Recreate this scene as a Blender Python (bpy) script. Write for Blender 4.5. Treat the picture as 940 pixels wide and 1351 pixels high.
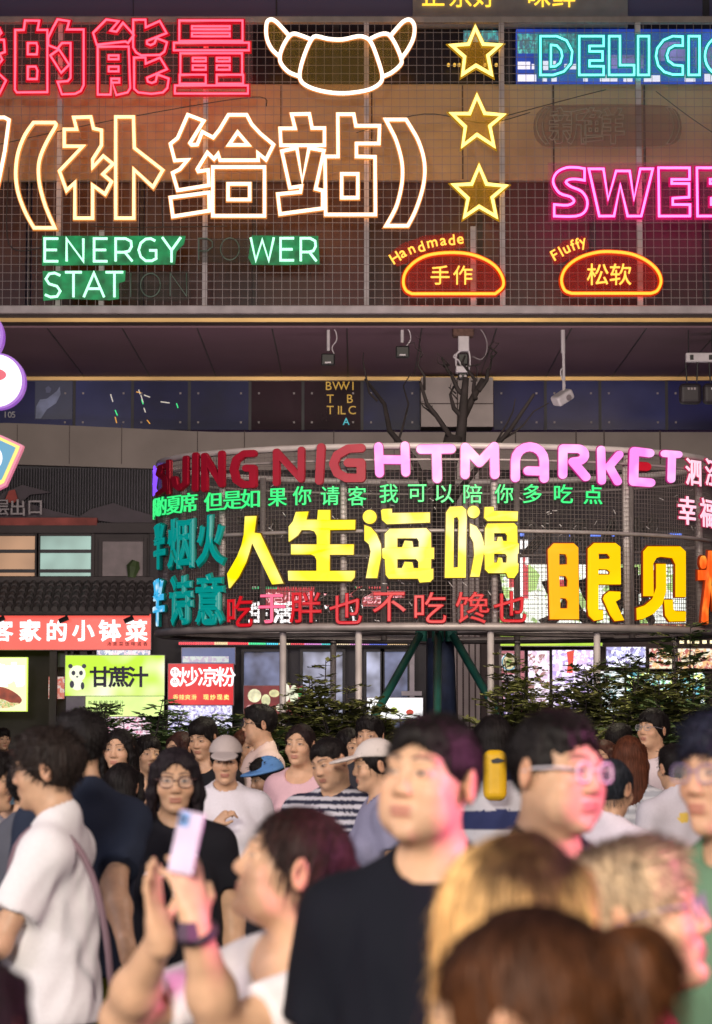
import bpy, bmesh, math, random
import numpy as np
from mathutils import Vector, Matrix, Euler
from mathutils.geometry import tessellate_polygon
for _o in list(bpy.data.objects):
    bpy.data.objects.remove(_o)
R = math.radians
random.seed(7)
RNG = np.random.default_rng(11)
SC = bpy.context.scene
COL = SC.collection

# ------------------------------------------------------------------ camera, sky, lamps, exposure
FPX, PW, PH, HORIZON, CAMH = 3329.0, 940.0, 1351.0, 970.0, 1.75
TILT = math.atan((HORIZON - PH / 2) / FPX)
cam_d = bpy.data.cameras.new('camera')
cam = bpy.data.objects.new('camera', cam_d)
COL.objects.link(cam)
cam.location = (0, 0, CAMH)
cam.rotation_euler = (math.pi / 2 + TILT, 0, 0)
cam_d.sensor_fit = 'HORIZONTAL'
cam_d.sensor_width = 24.0
cam_d.lens = 85.0
cam_d.clip_start = 0.1
cam_d.clip_end = 600
cam_d.dof.use_dof = True
cam_d.dof.focus_distance = 22.0
cam_d.dof.aperture_fstop = 4.6
cam_d.dof.aperture_blades = 9
SC.camera = cam

world = bpy.data.worlds.new('World')
SC.world = world
world.use_nodes = True
wn = world.node_tree.nodes
sky = wn.new('ShaderNodeTexSky')
sky.sky_type = 'NISHITA'
sky.sun_disc = False
sky.sun_elevation = R(-3.0)
sky.sun_rotation = R(200)
hsv = wn.new('ShaderNodeHueSaturation')
hsv.inputs['Saturation'].default_value = 0.45
world.node_tree.links.new(sky.outputs[0], hsv.inputs['Color'])
glow = wn.new('ShaderNodeMix')                        # the city's glow on the night sky
glow.data_type = 'RGBA'; glow.blend_type = 'ADD'; glow.inputs[0].default_value = 1.0
glow.inputs[7].default_value = (0.095, 0.045, 0.125, 1)
world.node_tree.links.new(hsv.outputs[0], glow.inputs[6])
world.node_tree.links.new(glow.outputs[2], wn['Background'].inputs['Color'])
wn['Background'].inputs['Strength'].default_value = 0.14

def lamp(name, loc, aim, size, power, color, size_y=None, spread=180):
    d = bpy.data.lights.new(name, 'AREA')
    d.energy = power; d.color = color; d.size = size
    d.spread = R(spread)
    if size_y:
        d.shape = 'RECTANGLE'; d.size_y = size_y
    o = bpy.data.objects.new(name, d); COL.objects.link(o)
    o.location = loc
    o.rotation_euler = (Vector(aim) - Vector(loc)).to_track_quat('-Z', 'Y').to_euler()
    return o
# unseen area lamps added as key and fills for crowd, planter and facade
lamp('crowd_key_light', (-2.2, -4.2, 4.6), (-0.3, 9, 1.4), 2.4, 1520, (1.0, 0.89, 0.77), 1.4)
lamp('magenta_side_light', (3.3, 4.1, 2.5), (0.5, 4.5, 1.55), 1.0, 34, (1.0, 0.26, 0.62), 0.8, spread=62)
lamp('cool_side_fill', (-7.5, 2.0, 4.5), (-1, 11, 1.3), 2.5, 230, (0.97, 0.90, 1.0), 2.0)
lamp('right_crowd_fill', (5.5, 8.0, 6.5), (0.5, 15.5, 1.3), 2.0, 350, (1.0, 0.78, 0.70), 2.0)
lamp('left_crowd_fill', (-6.5, 9.0, 6.0), (-1.0, 15.0, 1.3), 2.0, 320, (1.0, 0.86, 0.86), 2.0)
lamp('planter_fill', (1.5, 16.8, 5.6), (0.5, 22, 1.6), 2.0, 420, (1.0, 0.88, 0.64), 1.5)  # added to brighten the shrubs
lamp('facade_fill', (0.3, 27.0, 3.4), (0.2, 33, 5.6), 8.0, 96, (1.0, 0.80, 0.82), 0.6)  # added behind the drum to lift the stone band and soffit

SC.view_settings.view_transform = 'Standard'
SC.view_settings.look = 'None'
SC.view_settings.exposure = 0.0
SC.view_settings.gamma = 1.0
SC.view_settings.use_curve_mapping = False
SC.render.engine = 'CYCLES'
cy = SC.cycles
cy.use_denoising = True
cy.max_bounces = 5
cy.diffuse_bounces = 2
cy.glossy_bounces = 2
cy.transmission_bounces = 4
cy.transparent_max_bounces = 12
cy.sample_clamp_indirect = 3.0
cy.caustics_reflective = False
cy.caustics_refractive = False

# ------------------------------------------------------------------ pixel -> place helpers
ST, CT = math.sin(TILT), math.cos(TILT)
def ray(x, y):
    a = (x - PW / 2) / FPX; b = (PH / 2 - y) / FPX
    return Vector((a, CT - b * ST, ST + b * CT))
def P(x, y, Y):
    d = ray(x, y)
    return Vector((d.x / d.y * Y, Y, CAMH + d.z / d.y * Y))
def Xp(x, Y, y=700): return P(x, y, Y).x
def Zp(y, Y): return P(470, y, Y).z

# ------------------------------------------------------------------ materials
MATS = {}
def nt(name):
    m = bpy.data.materials.new(name); m.use_nodes = True
    n = m.node_tree.nodes
    return m, n, m.node_tree.links, n['Principled BSDF']
def mat(name, color, rough=0.6, metal=0.0, var=0.15, scale=6.0, bump=0.0, spec=0.5, attr=None, sss=0.0, stretch=None, coat=0.0):
    if name in MATS: return MATS[name]
    m, n, l, b = nt(name)
    b.inputs['Roughness'].default_value = rough
    b.inputs['Metallic'].default_value = metal
    b.inputs['Specular IOR Level'].default_value = spec
    if coat: b.inputs['Coat Weight'].default_value = coat
    tc = n.new('ShaderNodeTexCoord')
    noi = n.new('ShaderNodeTexNoise')
    noi.inputs['Scale'].default_value = scale
    noi.inputs['Detail'].default_value = 5
    if stretch:
        mp = n.new('ShaderNodeMapping'); mp.inputs['Scale'].default_value = stretch
        l.new(tc.outputs['Object'], mp.inputs[0]); l.new(mp.outputs[0], noi.inputs['Vector'])
    else:
        l.new(tc.outputs['Object'], noi.inputs['Vector'])
    mr = n.new('ShaderNodeMapRange')
    mr.inputs[1].default_value = 0.3; mr.inputs[2].default_value = 0.7
    mr.inputs[3].default_value = 1 - var; mr.inputs[4].default_value = 1 + var
    l.new(noi.outputs['Fac'], mr.inputs[0])
    mx = n.new('ShaderNodeVectorMath'); mx.operation = 'SCALE'
    if attr:
        at = n.new('ShaderNodeAttribute'); at.attribute_name = attr
        l.new(at.outputs['Color'], mx.inputs[0])
    else:
        mx.inputs[0].default_value = color
    l.new(mr.outputs[0], mx.inputs['Scale'])
    l.new(mx.outputs[0], b.inputs['Base Color'])
    if sss:
        b.inputs['Subsurface Weight'].default_value = sss
        b.inputs['Subsurface Radius'].default_value = (1.0, 0.35, 0.2)
        b.inputs['Subsurface Scale'].default_value = 0.012
    if bump:
        bp = n.new('ShaderNodeBump'); bp.inputs['Strength'].default_value = bump
        bp.inputs['Distance'].default_value = 0.01
        l.new(noi.outputs['Fac'], bp.inputs['Height']); l.new(bp.outputs[0], b.inputs['Normal'])
    MATS[name] = m
    return m
def emit(name, color, strength, var=0.0, scale=4.0):
    """a lit tube, lamp face or screen"""
    if name in MATS: return MATS[name]
    m, n, l, b = nt(name)
    b.inputs['Base Color'].default_value = (*[min(0.3, c * 0.22) for c in color], 1)
    b.inputs['Roughness'].default_value = 0.35
    b.inputs['Emission Color'].default_value = (*color, 1)
    b.inputs['Emission Strength'].default_value = strength
    if var:
        tc = n.new('ShaderNodeTexCoord'); noi = n.new('ShaderNodeTexNoise')
        noi.inputs['Scale'].default_value = scale
        l.new(tc.outputs['Object'], noi.inputs['Vector'])
        mr = n.new('ShaderNodeMapRange')
        mr.inputs[1].default_value = 0.3; mr.inputs[2].default_value = 0.7
        mr.inputs[3].default_value = strength * (1 - var); mr.inputs[4].default_value = strength * (1 + var)
        l.new(noi.outputs['Fac'], mr.inputs[0]); l.new(mr.outputs[0], b.inputs['Emission Strength'])
    MATS[name] = m
    return m
def led_face(name, c_lo, c_hi, strength, scale=9.0):
    """a lit letter face with brighter spots where its diodes sit"""
    if name in MATS: return MATS[name]
    m, n, l, b = nt(name)
    b.inputs['Base Color'].default_value = (*[.22 * q for q in c_lo], 1); b.inputs['Roughness'].default_value = 0.4
    tc = n.new('ShaderNodeTexCoord'); noi = n.new('ShaderNodeTexNoise')
    noi.inputs['Scale'].default_value = scale; noi.inputs['Detail'].default_value = 1
    l.new(tc.outputs['Object'], noi.inputs['Vector'])
    cr = n.new('ShaderNodeValToRGB')
    cr.color_ramp.elements[0].position = 0.46; cr.color_ramp.elements[0].color = (*c_lo, 1)
    cr.color_ramp.elements[1].position = 0.72; cr.color_ramp.elements[1].color = (*c_hi, 1)
    l.new(noi.outputs['Fac'], cr.inputs[0]); l.new(cr.outputs[0], b.inputs['Emission Color'])
    b.inputs['Emission Strength'].default_value = strength
    MATS[name] = m
    return m
def clear_panel(name, color, alpha=0.22, rough=0.25):
    if name in MATS: return MATS[name]
    m, n, l, b = nt(name)
    b.inputs['Base Color'].default_value = (*color, 1)
    b.inputs['Roughness'].default_value = rough
    b.inputs['Alpha'].default_value = alpha
    b.inputs['Specular IOR Level'].default_value = 0.25
    MATS[name] = m
    return m
def print_mat(name, cols, scale, strength, white=0.5, sx=1.0, sz=1.0):
    """backlit menu board: patches of food-photo colours on a pale sheet"""
    if name in MATS: return MATS[name]
    m, n, l, b = nt(name)
    tc = n.new('ShaderNodeTexCoord'); mp = n.new('ShaderNodeMapping')
    mp.inputs['Scale'].default_value = (sx, 0.01, sz)
    l.new(tc.outputs['Object'], mp.inputs[0])
    vo = n.new('ShaderNodeTexVoronoi'); vo.inputs['Scale'].default_value = scale * 2.2
    noi = n.new('ShaderNodeTexNoise'); noi.inputs['Scale'].default_value = scale * 1.1; noi.inputs['Detail'].default_value = 9; noi.inputs['Roughness'].default_value = 0.75
    l.new(mp.outputs[0], vo.inputs['Vector']); l.new(mp.outputs[0], noi.inputs['Vector'])
    sp = n.new('ShaderNodeSeparateColor'); l.new(vo.outputs['Color'], sp.inputs[0])
    ad = n.new('ShaderNodeMath'); ad.operation = 'ADD'
    ml = n.new('ShaderNodeMath'); ml.operation = 'MULTIPLY'; ml.inputs[1].default_value = 0.75
    l.new(noi.outputs['Fac'], ml.inputs[0])
    ml2 = n.new('ShaderNodeMath'); ml2.operation = 'MULTIPLY'; ml2.inputs[1].default_value = 0.4
    l.new(sp.outputs[0], ml2.inputs[0]); l.new(ml.outputs[0], ad.inputs[0]); l.new(ml2.outputs[0], ad.inputs[1])
    cr = n.new('ShaderNodeValToRGB'); cr.color_ramp.interpolation = 'CONSTANT'
    k = len(cols)
    els = cr.color_ramp.elements
    while len(els) < k: els.new(0.5)
    for i, c in enumerate(cols):
        els[i].position = 0.25 + 0.62 * i / k if i else 0.0
        els[i].color = (*c, 1)
    l.new(ad.outputs[0], cr.inputs[0])
    l.new(cr.outputs[0], b.inputs['Emission Color'])
    b.inputs['Emission Strength'].default_value = strength
    b.inputs['Base Color'].default_value = (0.2, 0.2, 0.2, 1)
    b.inputs['Roughness'].default_value = 0.3
    MATS[name] = m
    return m

M_STONE = mat('stone cladding', (0.27, 0.235, 0.215), 0.75, var=0.16, scale=1.2, bump=0.1)
M_STONE2 = mat('beige spandrel', (0.36, 0.28, 0.18), 0.75, var=0.14, scale=1.0, bump=0.1)
M_SOFFIT = mat('soffit panel', (0.21, 0.115, 0.155), 0.6, var=0.12, scale=0.7)
M_NAVY = mat('navy cladding', (0.05, 0.045, 0.11), 0.5, var=0.12, scale=0.6)
M_GREYP = mat('grey cladding', (0.16, 0.15, 0.16), 0.5, var=0.12)
M_BGLASS = mat('blue glazing', (0.015, 0.018, 0.10), 0.14, var=0.5, scale=0.8, spec=0.7)
M_BGLASS2 = mat('pale blue glazing', (0.03, 0.038, 0.15), 0.15, var=0.4, scale=1.0, spec=0.7)
M_RGLASS = mat('maroon glazing', (0.055, 0.016, 0.02), 0.3, var=0.5, scale=0.6, spec=0.5)
M_DARK = mat('dark bronze metal', (0.022, 0.020, 0.026), 0.45, metal=0.3, var=0.2)
M_BLACK = mat('black plastic', (0.012, 0.012, 0.014), 0.45)
M_WHITEP = mat('white painted metal', (0.62, 0.58, 0.62), 0.45, var=0.1, scale=9)
M_LILAC = mat('sign frame steel', (0.42, 0.37, 0.40), 0.5, metal=0.1, var=0.18, scale=5)
M_STEEL = mat('galvanised steel', (0.30, 0.26, 0.28), 0.5, metal=0.3, var=0.2, scale=7)
M_WIRE = mat('galvanised wire', (0.24, 0.20, 0.21), 0.45, metal=0.5, var=0.1)
M_BRASS = mat('brass edge trim', (0.62, 0.40, 0.16), 0.35, metal=0.6, var=0.3, scale=0.8)
M_TILE = mat('grey roof tile', (0.085, 0.075, 0.078), 0.7, var=0.3, scale=6, bump=0.2)
M_WOOD = mat('dark stained timber', (0.035, 0.025, 0.028), 0.6, var=0.3, scale=3)
M_CONC = mat('ribbed concrete', (0.44, 0.39, 0.37), 0.8, var=0.14, scale=3, bump=0.2)
M_BROWN = mat('brown cladding', (0.055, 0.032, 0.03), 0.6, var=0.2)
M_BARK = mat('dark bark', (0.022, 0.015, 0.018), 0.85, var=0.4, scale=9, bump=0.5)
M_WRAP = mat('navy trunk wrap', (0.015, 0.025, 0.07), 0.7, var=0.3, scale=8, bump=0.3)
M_GPOLE = mat('green painted pole', (0.01, 0.10, 0.085), 0.5, var=0.2)
M_LEAF = mat('dark green leaflets', (0.075, 0.12, 0.045), 0.5, var=0.5, scale=2.0)
M_LEAF2 = mat('olive green leaflets', (0.13, 0.14, 0.045), 0.5, var=0.5, scale=2.0)
M_PAVE = mat('grey granite paving', (0.10, 0.095, 0.10), 0.55, var=0.25, scale=2.0, bump=0.2)
M_SOIL = mat('planter soil', (0.04, 0.03, 0.02), 0.9)

# ------------------------------------------------------------------ object helpers
def link(name, me, m=None, parent=None):
    o = bpy.data.objects.new(name, me)
    COL.objects.link(o)
    if m is not None and me is not None:
        for q in (m if isinstance(m, (list, tuple)) else [m]): me.materials.append(q)
    if parent is not None: o.parent = parent
    return o
def tag(o, label, cat, group=None):
    o['label'] = label; o['category'] = cat
    if group: o['group'] = group
    return o
def struct(o): o['kind'] = 'structure'; return o
def empty(name, loc=(0, 0, 0), label=None, cat=None, group=None, rz=0.0):
    o = bpy.data.objects.new(name, None); COL.objects.link(o)
    o.location = loc; o.rotation_euler = (0, 0, rz); o.empty_display_size = 0.2
    if label: tag(o, label, cat, group)
    return o

class MB:
    """collects geometry (world coordinates) and links it as one mesh, local to its parent's base"""
    def __init__(s): s.v = []; s.f = []; s.mi = []
    def add(s, vs, fs, mi=0):
        b = len(s.v)
        s.v.extend([tuple(map(float, q)) for q in vs])
        s.f.extend([tuple(b + i for i in q) for q in fs])
        s.mi.extend([mi] * len(fs))
    def box(s, lo, hi, mi=0, rot=None, c=None):
        x0, y0, z0 = lo; x1, y1, z1 = hi
        vs = [(x0, y0, z0), (x1, y0, z0), (x1, y1, z0), (x0, y1, z0), (x0, y0, z1), (x1, y0, z1), (x1, y1, z1), (x0, y1, z1)]
        if rot is not None:
            c = Vector(c); vs = [c + rot @ (Vector(v) - c) for v in vs]
        s.add(vs, [(0, 3, 2, 1), (4, 5, 6, 7), (0, 1, 5, 4), (1, 2, 6, 5), (2, 3, 7, 6), (3, 0, 4, 7)], mi)
    def pbox(s, x0, y0, x1, y1, Y, depth, mi=0):
        """box whose front face covers this much of the view at distance Y"""
        a = P(x0, y1, Y); b = P(x1, y0, Y)
        s.box((a.x, Y, a.z), (b.x, Y + depth, b.z), mi)
    def tube(s, pts, r, n=6, closed=False, mi=0, caps=True, up=None):
        pts = [Vector(p) for p in pts]
        N = len(pts)
        rs = r if isinstance(r, (list, tuple)) else [r] * N
        rings = []; prev = None
        for i in range(N):
            if closed:
                t = (pts[(i + 1) % N] - pts[i]).normalized() + (pts[i] - pts[i - 1]).normalized()
            else:
                t = Vector((0, 0, 0))
                if i < N - 1: t += (pts[i + 1] - pts[i]).normalized()
                if i > 0: t += (pts[i] - pts[i - 1]).normalized()
            if t.length < 1e-6: t = pts[min(i + 1, N - 1)] - pts[i - 1]
            t.normalize()
            u = up if up is not None else (prev if prev is not None else (Vector((0, 0, 1)) if abs(t.z) < 0.9 else Vector((0, 1, 0))))
            a = u - t * u.dot(t)
            if a.length < 1e-5: a = t.orthogonal()
            a.normalize(); b = t.cross(a); prev = a
            mit = 1.0
            if 0 < i < N - 1 or closed:
                d1 = (pts[i] - pts[i - 1]).normalized()
                mit = 1.0 / max(0.45, abs(d1.dot(t)))
            rings.append([pts[i] + rs[i] * (a * math.cos(2 * math.pi * k / n) + b * math.sin(2 * math.pi * k / n) * mit) for k in range(n)])
        vs = [v for rg in rings for v in rg]; fs = []
        for i in range(N if closed else N - 1):
            j = (i + 1) % N
            for k in range(n):
                k2 = (k + 1) % n
                fs.append((i * n + k, i * n + k2, j * n + k2, j * n + k))
        if caps and not closed:
            fs.append(tuple(range(n - 1, -1, -1))); fs.append(tuple((N - 1) * n + k for k in range(n)))
        s.add(vs, fs, mi)
    def prism(s, loops, fn, d0, d1, mi=0, side=None):
        """loops: outline then holes in 2D; fn(x,y,d) gives the point; front at d1, back at d0"""
        pts = [q for lp in loops for q in lp]
        tris = tessellate_polygon([[Vector((q[0], q[1], 0)) for q in lp] for lp in loops])
        n = len(pts)
        fr = [fn(q[0], q[1], d1) for q in pts]; bk = [fn(q[0], q[1], d0) for q in pts]
        fs = []
        for t in tris:
            a, b, c = [pts[i] for i in t]
            cr = (b[0] - a[0]) * (c[1] - a[1]) - (b[1] - a[1]) * (c[0] - a[0])
            t = tuple(t) if cr < 0 else (t[0], t[2], t[1])   # y runs down in picture space
            fs.append(t)
        b0 = len(s.v)
        s.add(fr, fs, mi)
        sd = []; k = 0
        for lp in loops:
            L = len(lp)
            for i in range(L):
                j = (i + 1) % L
                sd.append((k + i, k + j, n + k + j, n + k + i))
            k += L
        s.add(fr + bk, sd, mi if side is None else side)
    def build(s, name, m, parent=None, smooth=False, label=None):
        me = bpy.data.meshes.new(name)
        v = s.v
        if parent is not None:
            inv = world_of(parent).inverted()
            v = [inv @ Vector(q) for q in v]
        me.from_pydata([tuple(q) for q in v], [], s.f)
        o = link(name, me, m, parent)
        if any(s.mi): me.polygons.foreach_set('material_index', s.mi)
        if smooth: me.polygons.foreach_set('use_smooth', [True] * len(me.polygons))
        if label: o['label'] = label
        return o
def world_of(o):
    m = Matrix.LocRotScale(o.location, o.rotation_euler, o.scale)
    return world_of(o.parent) @ m if o.parent else m
def bevel(o, w=0.01, seg=2):
    b = o.modifiers.new('soft_edges', 'BEVEL'); b.width = w; b.segments = seg; b.limit_method = 'ANGLE'
    return o

def smooth_path(pts, closed=False, k=4):
    out = []; N = len(pts)
    rng = range(N) if closed else range(N - 1)
    g = (lambda i: pts[i % N]) if closed else (lambda i: pts[max(0, min(N - 1, i))])
    for i in rng:
        p0, p1, p2, p3 = g(i - 1), g(i), g(i + 1), g(i + 2)
        for j in range(k):
            t = j / k
            out.append(tuple(0.5 * (2 * p1[c] + (p2[c] - p0[c]) * t + (2 * p0[c] - 5 * p1[c] + 4 * p2[c] - p3[c]) * t * t + (3 * p1[c] - p0[c] - 3 * p2[c] + p3[c]) * t ** 3) for c in range(len(p1))))
    if not closed: out.append(tuple(pts[-1]))
    return out
def Zm(ox, oy, sc, pts): return [(ox + a / sc, oy + b / sc) for a, b in pts]

# ------------------------------------------------------------------ glyph outlines from the built-in font
GCACHE = {}
def glyph(text):
    """outline loops of a short text, 1 unit em, centred on its bounding box, y up"""
    if text in GCACHE: return GCACHE[text]
    cu = bpy.data.curves.new('glyph', 'FONT'); cu.body = text; cu.size = 1.0
    o = bpy.data.objects.new('glyph', cu); COL.objects.link(o)
    bpy.context.view_layer.update()
    dg = bpy.context.evaluated_depsgraph_get()
    c = o.evaluated_get(dg).to_curve(dg)
    loops = []
    for sp in c.splines:
        lp = []
        if sp.type == 'BEZIER':
            bp = sp.bezier_points; n = len(bp)
            for i in range(n):
                a, b = bp[i], bp[(i + 1) % n]
                straight = (a.handle_right - a.co).length < 1e-5 and (b.handle_left - b.co).length < 1e-5
                d1 = (b.co - a.co)
                if not straight and d1.length > 1e-6:
                    u = d1.normalized()
                    off = max(((a.handle_right - a.co) - u * (a.handle_right - a.co).dot(u)).length, ((b.handle_left - b.co) - u * (b.handle_left - b.co).dot(u)).length)
                    straight = off < 0.004
                K = 1 if straight else 4
                for j in range(K):
                    t = j / K; s_ = 1 - t
                    q = a.co * s_ ** 3 + a.handle_right * 3 * s_ * s_ * t + b.handle_left * 3 * s_ * t * t + b.co * t ** 3
                    lp.append((q.x, q.y))
        else:
            lp = [(q.co.x, q.co.y) for q in sp.points]
        cl = []
        for q in lp:
            if not cl or abs(q[0] - cl[-1][0]) + abs(q[1] - cl[-1][1]) > 2e-3: cl.append(q)
        if len(cl) > 1 and abs(cl[0][0] - cl[-1][0]) + abs(cl[0][1] - cl[-1][1]) < 2e-3: cl.pop()
        if len(cl) >= 3: loops.append(cl)
    o.evaluated_get(dg).to_curve_clear()
    bpy.data.objects.remove(o); bpy.data.curves.remove(cu)
    xs = [q[0] for lp in loops for q in lp]; ys = [q[1] for lp in loops for q in lp]
    cx, cyy = (min(xs) + max(xs)) / 2, (min(ys) + max(ys)) / 2
    loops = [[(a - cx, b - cyy) for a, b in lp] for lp in loops]
    GCACHE[text] = (loops, max(xs) - min(xs), max(ys) - min(ys))
    return GCACHE[text]
def area2(lp): return sum(lp[i][0] * lp[(i + 1) % len(lp)][1] - lp[(i + 1) % len(lp)][0] * lp[i][1] for i in range(len(lp)))
def inside(p, lp):
    c = False; n = len(lp)
    for i in range(n):
        a, b = lp[i], lp[i - 1]
        if (a[1] > p[1]) != (b[1] > p[1]) and p[0] < (b[0] - a[0]) * (p[1] - a[1]) / (b[1] - a[1]) + a[0]: c = not c
    return c
def grow(lp, d, outer=True):
    """push an outline outwards (a hole inwards) by d"""
    n = len(lp); out = []
    sg = 1 if area2(lp) > 0 else -1
    if not outer: sg = -sg
    for i in range(n):
        p0, p1, p2 = Vector(lp[i - 1]), Vector(lp[i]), Vector(lp[(i + 1) % n])
        e1 = (p1 - p0); e2 = (p2 - p1)
        if e1.length < 1e-9 or e2.length < 1e-9: out.append(tuple(p1)); continue
        e1.normalize(); e2.normalize()
        n1 = Vector((e1.y, -e1.x)) * sg; n2 = Vector((e2.y, -e2.x)) * sg
        m = n1 + n2
        if m.length < 0.3: out.append(tuple(p1 + n1 * d)); continue
        m.normalize(); q = p1 + m * (d / max(0.5, m.dot(n1)))
        out.append((q.x, q.y))
    return out
def glyph_groups(text, bold=0.0):
    """[(outline, holes...)], with strokes thickened by `bold` em"""
    loops, w, h = glyph(text)
    ar = [abs(area2(l)) for l in loops]
    depth = [sum(1 for j in range(len(loops)) if j != i and ar[j] > ar[i] and inside(loops[i][0], loops[j])) for i in range(len(loops))]
    groups = []
    for i, l in enumerate(loops):
        if depth[i] % 2 == 0:
            holes = [loops[j] for j in range(len(loops)) if depth[j] == depth[i] + 1 and inside(loops[j][0], l)]
            g = [grow(l, bold, True)] if bold else [l]
            for hq in holes:
                hh = grow(hq, bold, False) if bold else hq
                if not bold or (area2(hh) * area2(hq) > 0 and abs(area2(hh)) > 1e-4): g.append(hh)
            groups.append(g)
    return groups, w, h
def glyph_prism(mb, text, fn, size, bold=0.0, d0=0.0, d1=0.02, mi=0, side=None, sx=1.0, rot=0.0):
    """fn(u, v, d) with v down, in metres or picture units as the caller likes; size is the em size; bold rounds and thickens the strokes"""
    gs, w, h = glyph_groups(text)
    c, s_ = math.cos(rot), math.sin(rot)
    r = (fn(bold * size, 0, d1) - fn(0, 0, d1)).length if bold else 0
    for k, g in enumerate(gs):
        lps = []
        for lp in g:
            lps.append([((a * c - b * s_) * size * sx, -(a * s_ + b * c) * size) for a, b in lp])
        mb.prism(lps, fn, d0, d1 + k * 0.0006, mi, side)
        if bold:
            for lp in lps:
                q = []
                for a, b in lp:
                    if not q or abs(a - q[-1][0]) + abs(b - q[-1][1]) > 0.012 * size: q.append((a, b))
                if len(q) > 2: mb.tube([fn(a, b, d1 - .35 * r) for a, b in q], r, 5, True, mi)
    return w * size, h * size
# ================================================================== SETTING
YS, YB = 29.0, 33.0          # plane of the upper sign, plane of the facade
m = MB(); m.add([(-120, -60, 0), (120, -60, 0), (120, 120, 0), (-120, 120, 0)], [(0, 1, 2, 3)])
struct(m.build('ground', M_PAVE))

# ---- the mall: one building, its facade in parts
XL, XR = Xp(-260, YB), Xp(1230, YB)
mall = empty('mall_building', (0, YB, 0), 'dark two-storey mall with blue glazing and stone bands behind the signs', 'building')
YU = YS + 1.15             # upper storeys stand over the overhang
def fac(name, x0, y0, x1, y1, mt, Y=YB, depth=0.3, bev=0.0, label=None, parent=None):
    mb = MB(); mb.pbox(x0, y0, x1, y1, Y, depth)
    o = mb.build(name, mt, parent or mall, label=label)
    if bev: bevel(o, bev)
    return o
# upper storeys, behind the wire sign
fac('wall', -260, -420, 1230, 22, M_NAVY, YU + 0.05)
for x in range(-200, 1200, 188):
    mb = MB(); mb.pbox(x, -420, x + 3, 22, YU + 0.02, 0.03); mb.build('panel_joint', M_DARK, mall)
fac('wall_panel', 545, -60, 828, 36, M_GREYP, YU - 0.02, 0.06)
fac('window_band', -260, 22, 1230, 110, mat('smoked glazing', (0.018, 0.016, 0.022), 0.2, var=0.4, scale=0.5), YU + 0.12)
for x in (-120, 64, 252, 440, 668, 846, 1010):
    fac('mullion', x, 22, x + 8, 110, M_DARK, YU + 0.06, 0.06)
mb = MB(); mb.pbox(-260, 110, 1230, 238, YU - 0.05, 0.3)
bevel(mb.build('spandrel', M_STONE2, mall), 0.02)
for x in range(-230, 1200, 120):
    mb = MB(); mb.pbox(x, 112, x + 1.5, 236, YU - 0.056, 0.02); mb.build('panel_joint', M_BROWN, mall)
for i, x in enumerate(range(-260, 1230, 149)):
    fac('window_pane', x + 3, 238, x + 146, 412, [M_RGLASS, mat('plum glazing', (0.036, 0.010, 0.018), 0.3, var=0.6, scale=0.8)][i % 2], YU + 0.06)
    fac('mullion', x - 3, 238, x + 3, 412, M_DARK, YU + 0.02, 0.1)
# overhang: fascia, soffit, edge strips
zf0, zf1 = Zp(424, YS + 0.1), Zp(411, YS + 0.1)
mb = MB(); mb.box((XL, YS + 0.1, zf0), (XR, YS + 0.4, zf1)); mb.build('fascia', M_BROWN, mall)
zs = zf0 - 0.02
mb = MB(); mb.box((XL, YS + 0.42, zs), (XR, YB + 1.2, zs + 0.2)); mb.build('soffit', M_SOFFIT, mall)
mb = MB(); mb.box((XL, YS + 0.06, zf0 - 0.01), (XR, YS + 0.1, zf0 + 0.035)); mb.build('edge_strip', M_BRASS, mall)
for x in range(-200, 1200, 94):
    mb = MB(); p = P(x, 450, 31); mb.box((p.x, YS + 0.45, zs - 0.006), (p.x + 0.012, YB + 1.1, zs + 0.01)); mb.build('panel_joint', M_BLACK, mall)
yg = 487                                                  # where the soffit meets the glass
Yg = (zs - CAMH) * 29.1 / (Zp(424, 29.1) - CAMH)
Yg = YB + 0.55
zg1 = zs
zg0 = Zp(567, Yg)
mb = MB(); mb.box((XL, Yg - 0.06, zs - 0.05), (XR, Yg, zs - 0.002)); mb.build('edge_strip', M_BRASS, mall)
# first-floor glazing
xs_ = [-160, -20, 98, 175, 250, 330, 400, 478, 556, 650, 720, 792, 880, 965, 1060, 1160]
for i in range(len(xs_) - 1):
    a, b = Xp(xs_[i], Yg, 530), Xp(xs_[i + 1], Yg, 530)
    if xs_[i] == 556: continue
    mt = M_BGLASS2 if i in (2, 10, 11, 13) else (mat('wine glazing', (0.03, 0.008, 0.018), 0.12, var=.5, scale=.8) if i in (5, 6, 8) else M_BGLASS)
    mb = MB(); mb.box((a + 0.02, Yg, zg0), (b - 0.02, Yg + 0.05, zg1 - 0.05)); g = mb.build('window_pane', mt, mall)
    mb = MB(); mb.box((b - 0.02, Yg + 0.02, zg0), (b + 0.02, Yg + 0.09, zg1 - 0.05)); mb.build('mullion', M_DARK, mall)
    mb = MB()
    for fx in (a + 0.12, b - 0.12):
        for fz in (zg0 + 0.1, zg1 - 0.22):
            mb.box((fx - 0.012, Yg - 0.02, fz - 0.012), (fx + 0.012, Yg - 0.001, fz + 0.012))
    mb.build('glass_clamps', M_STEEL, g)
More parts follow.
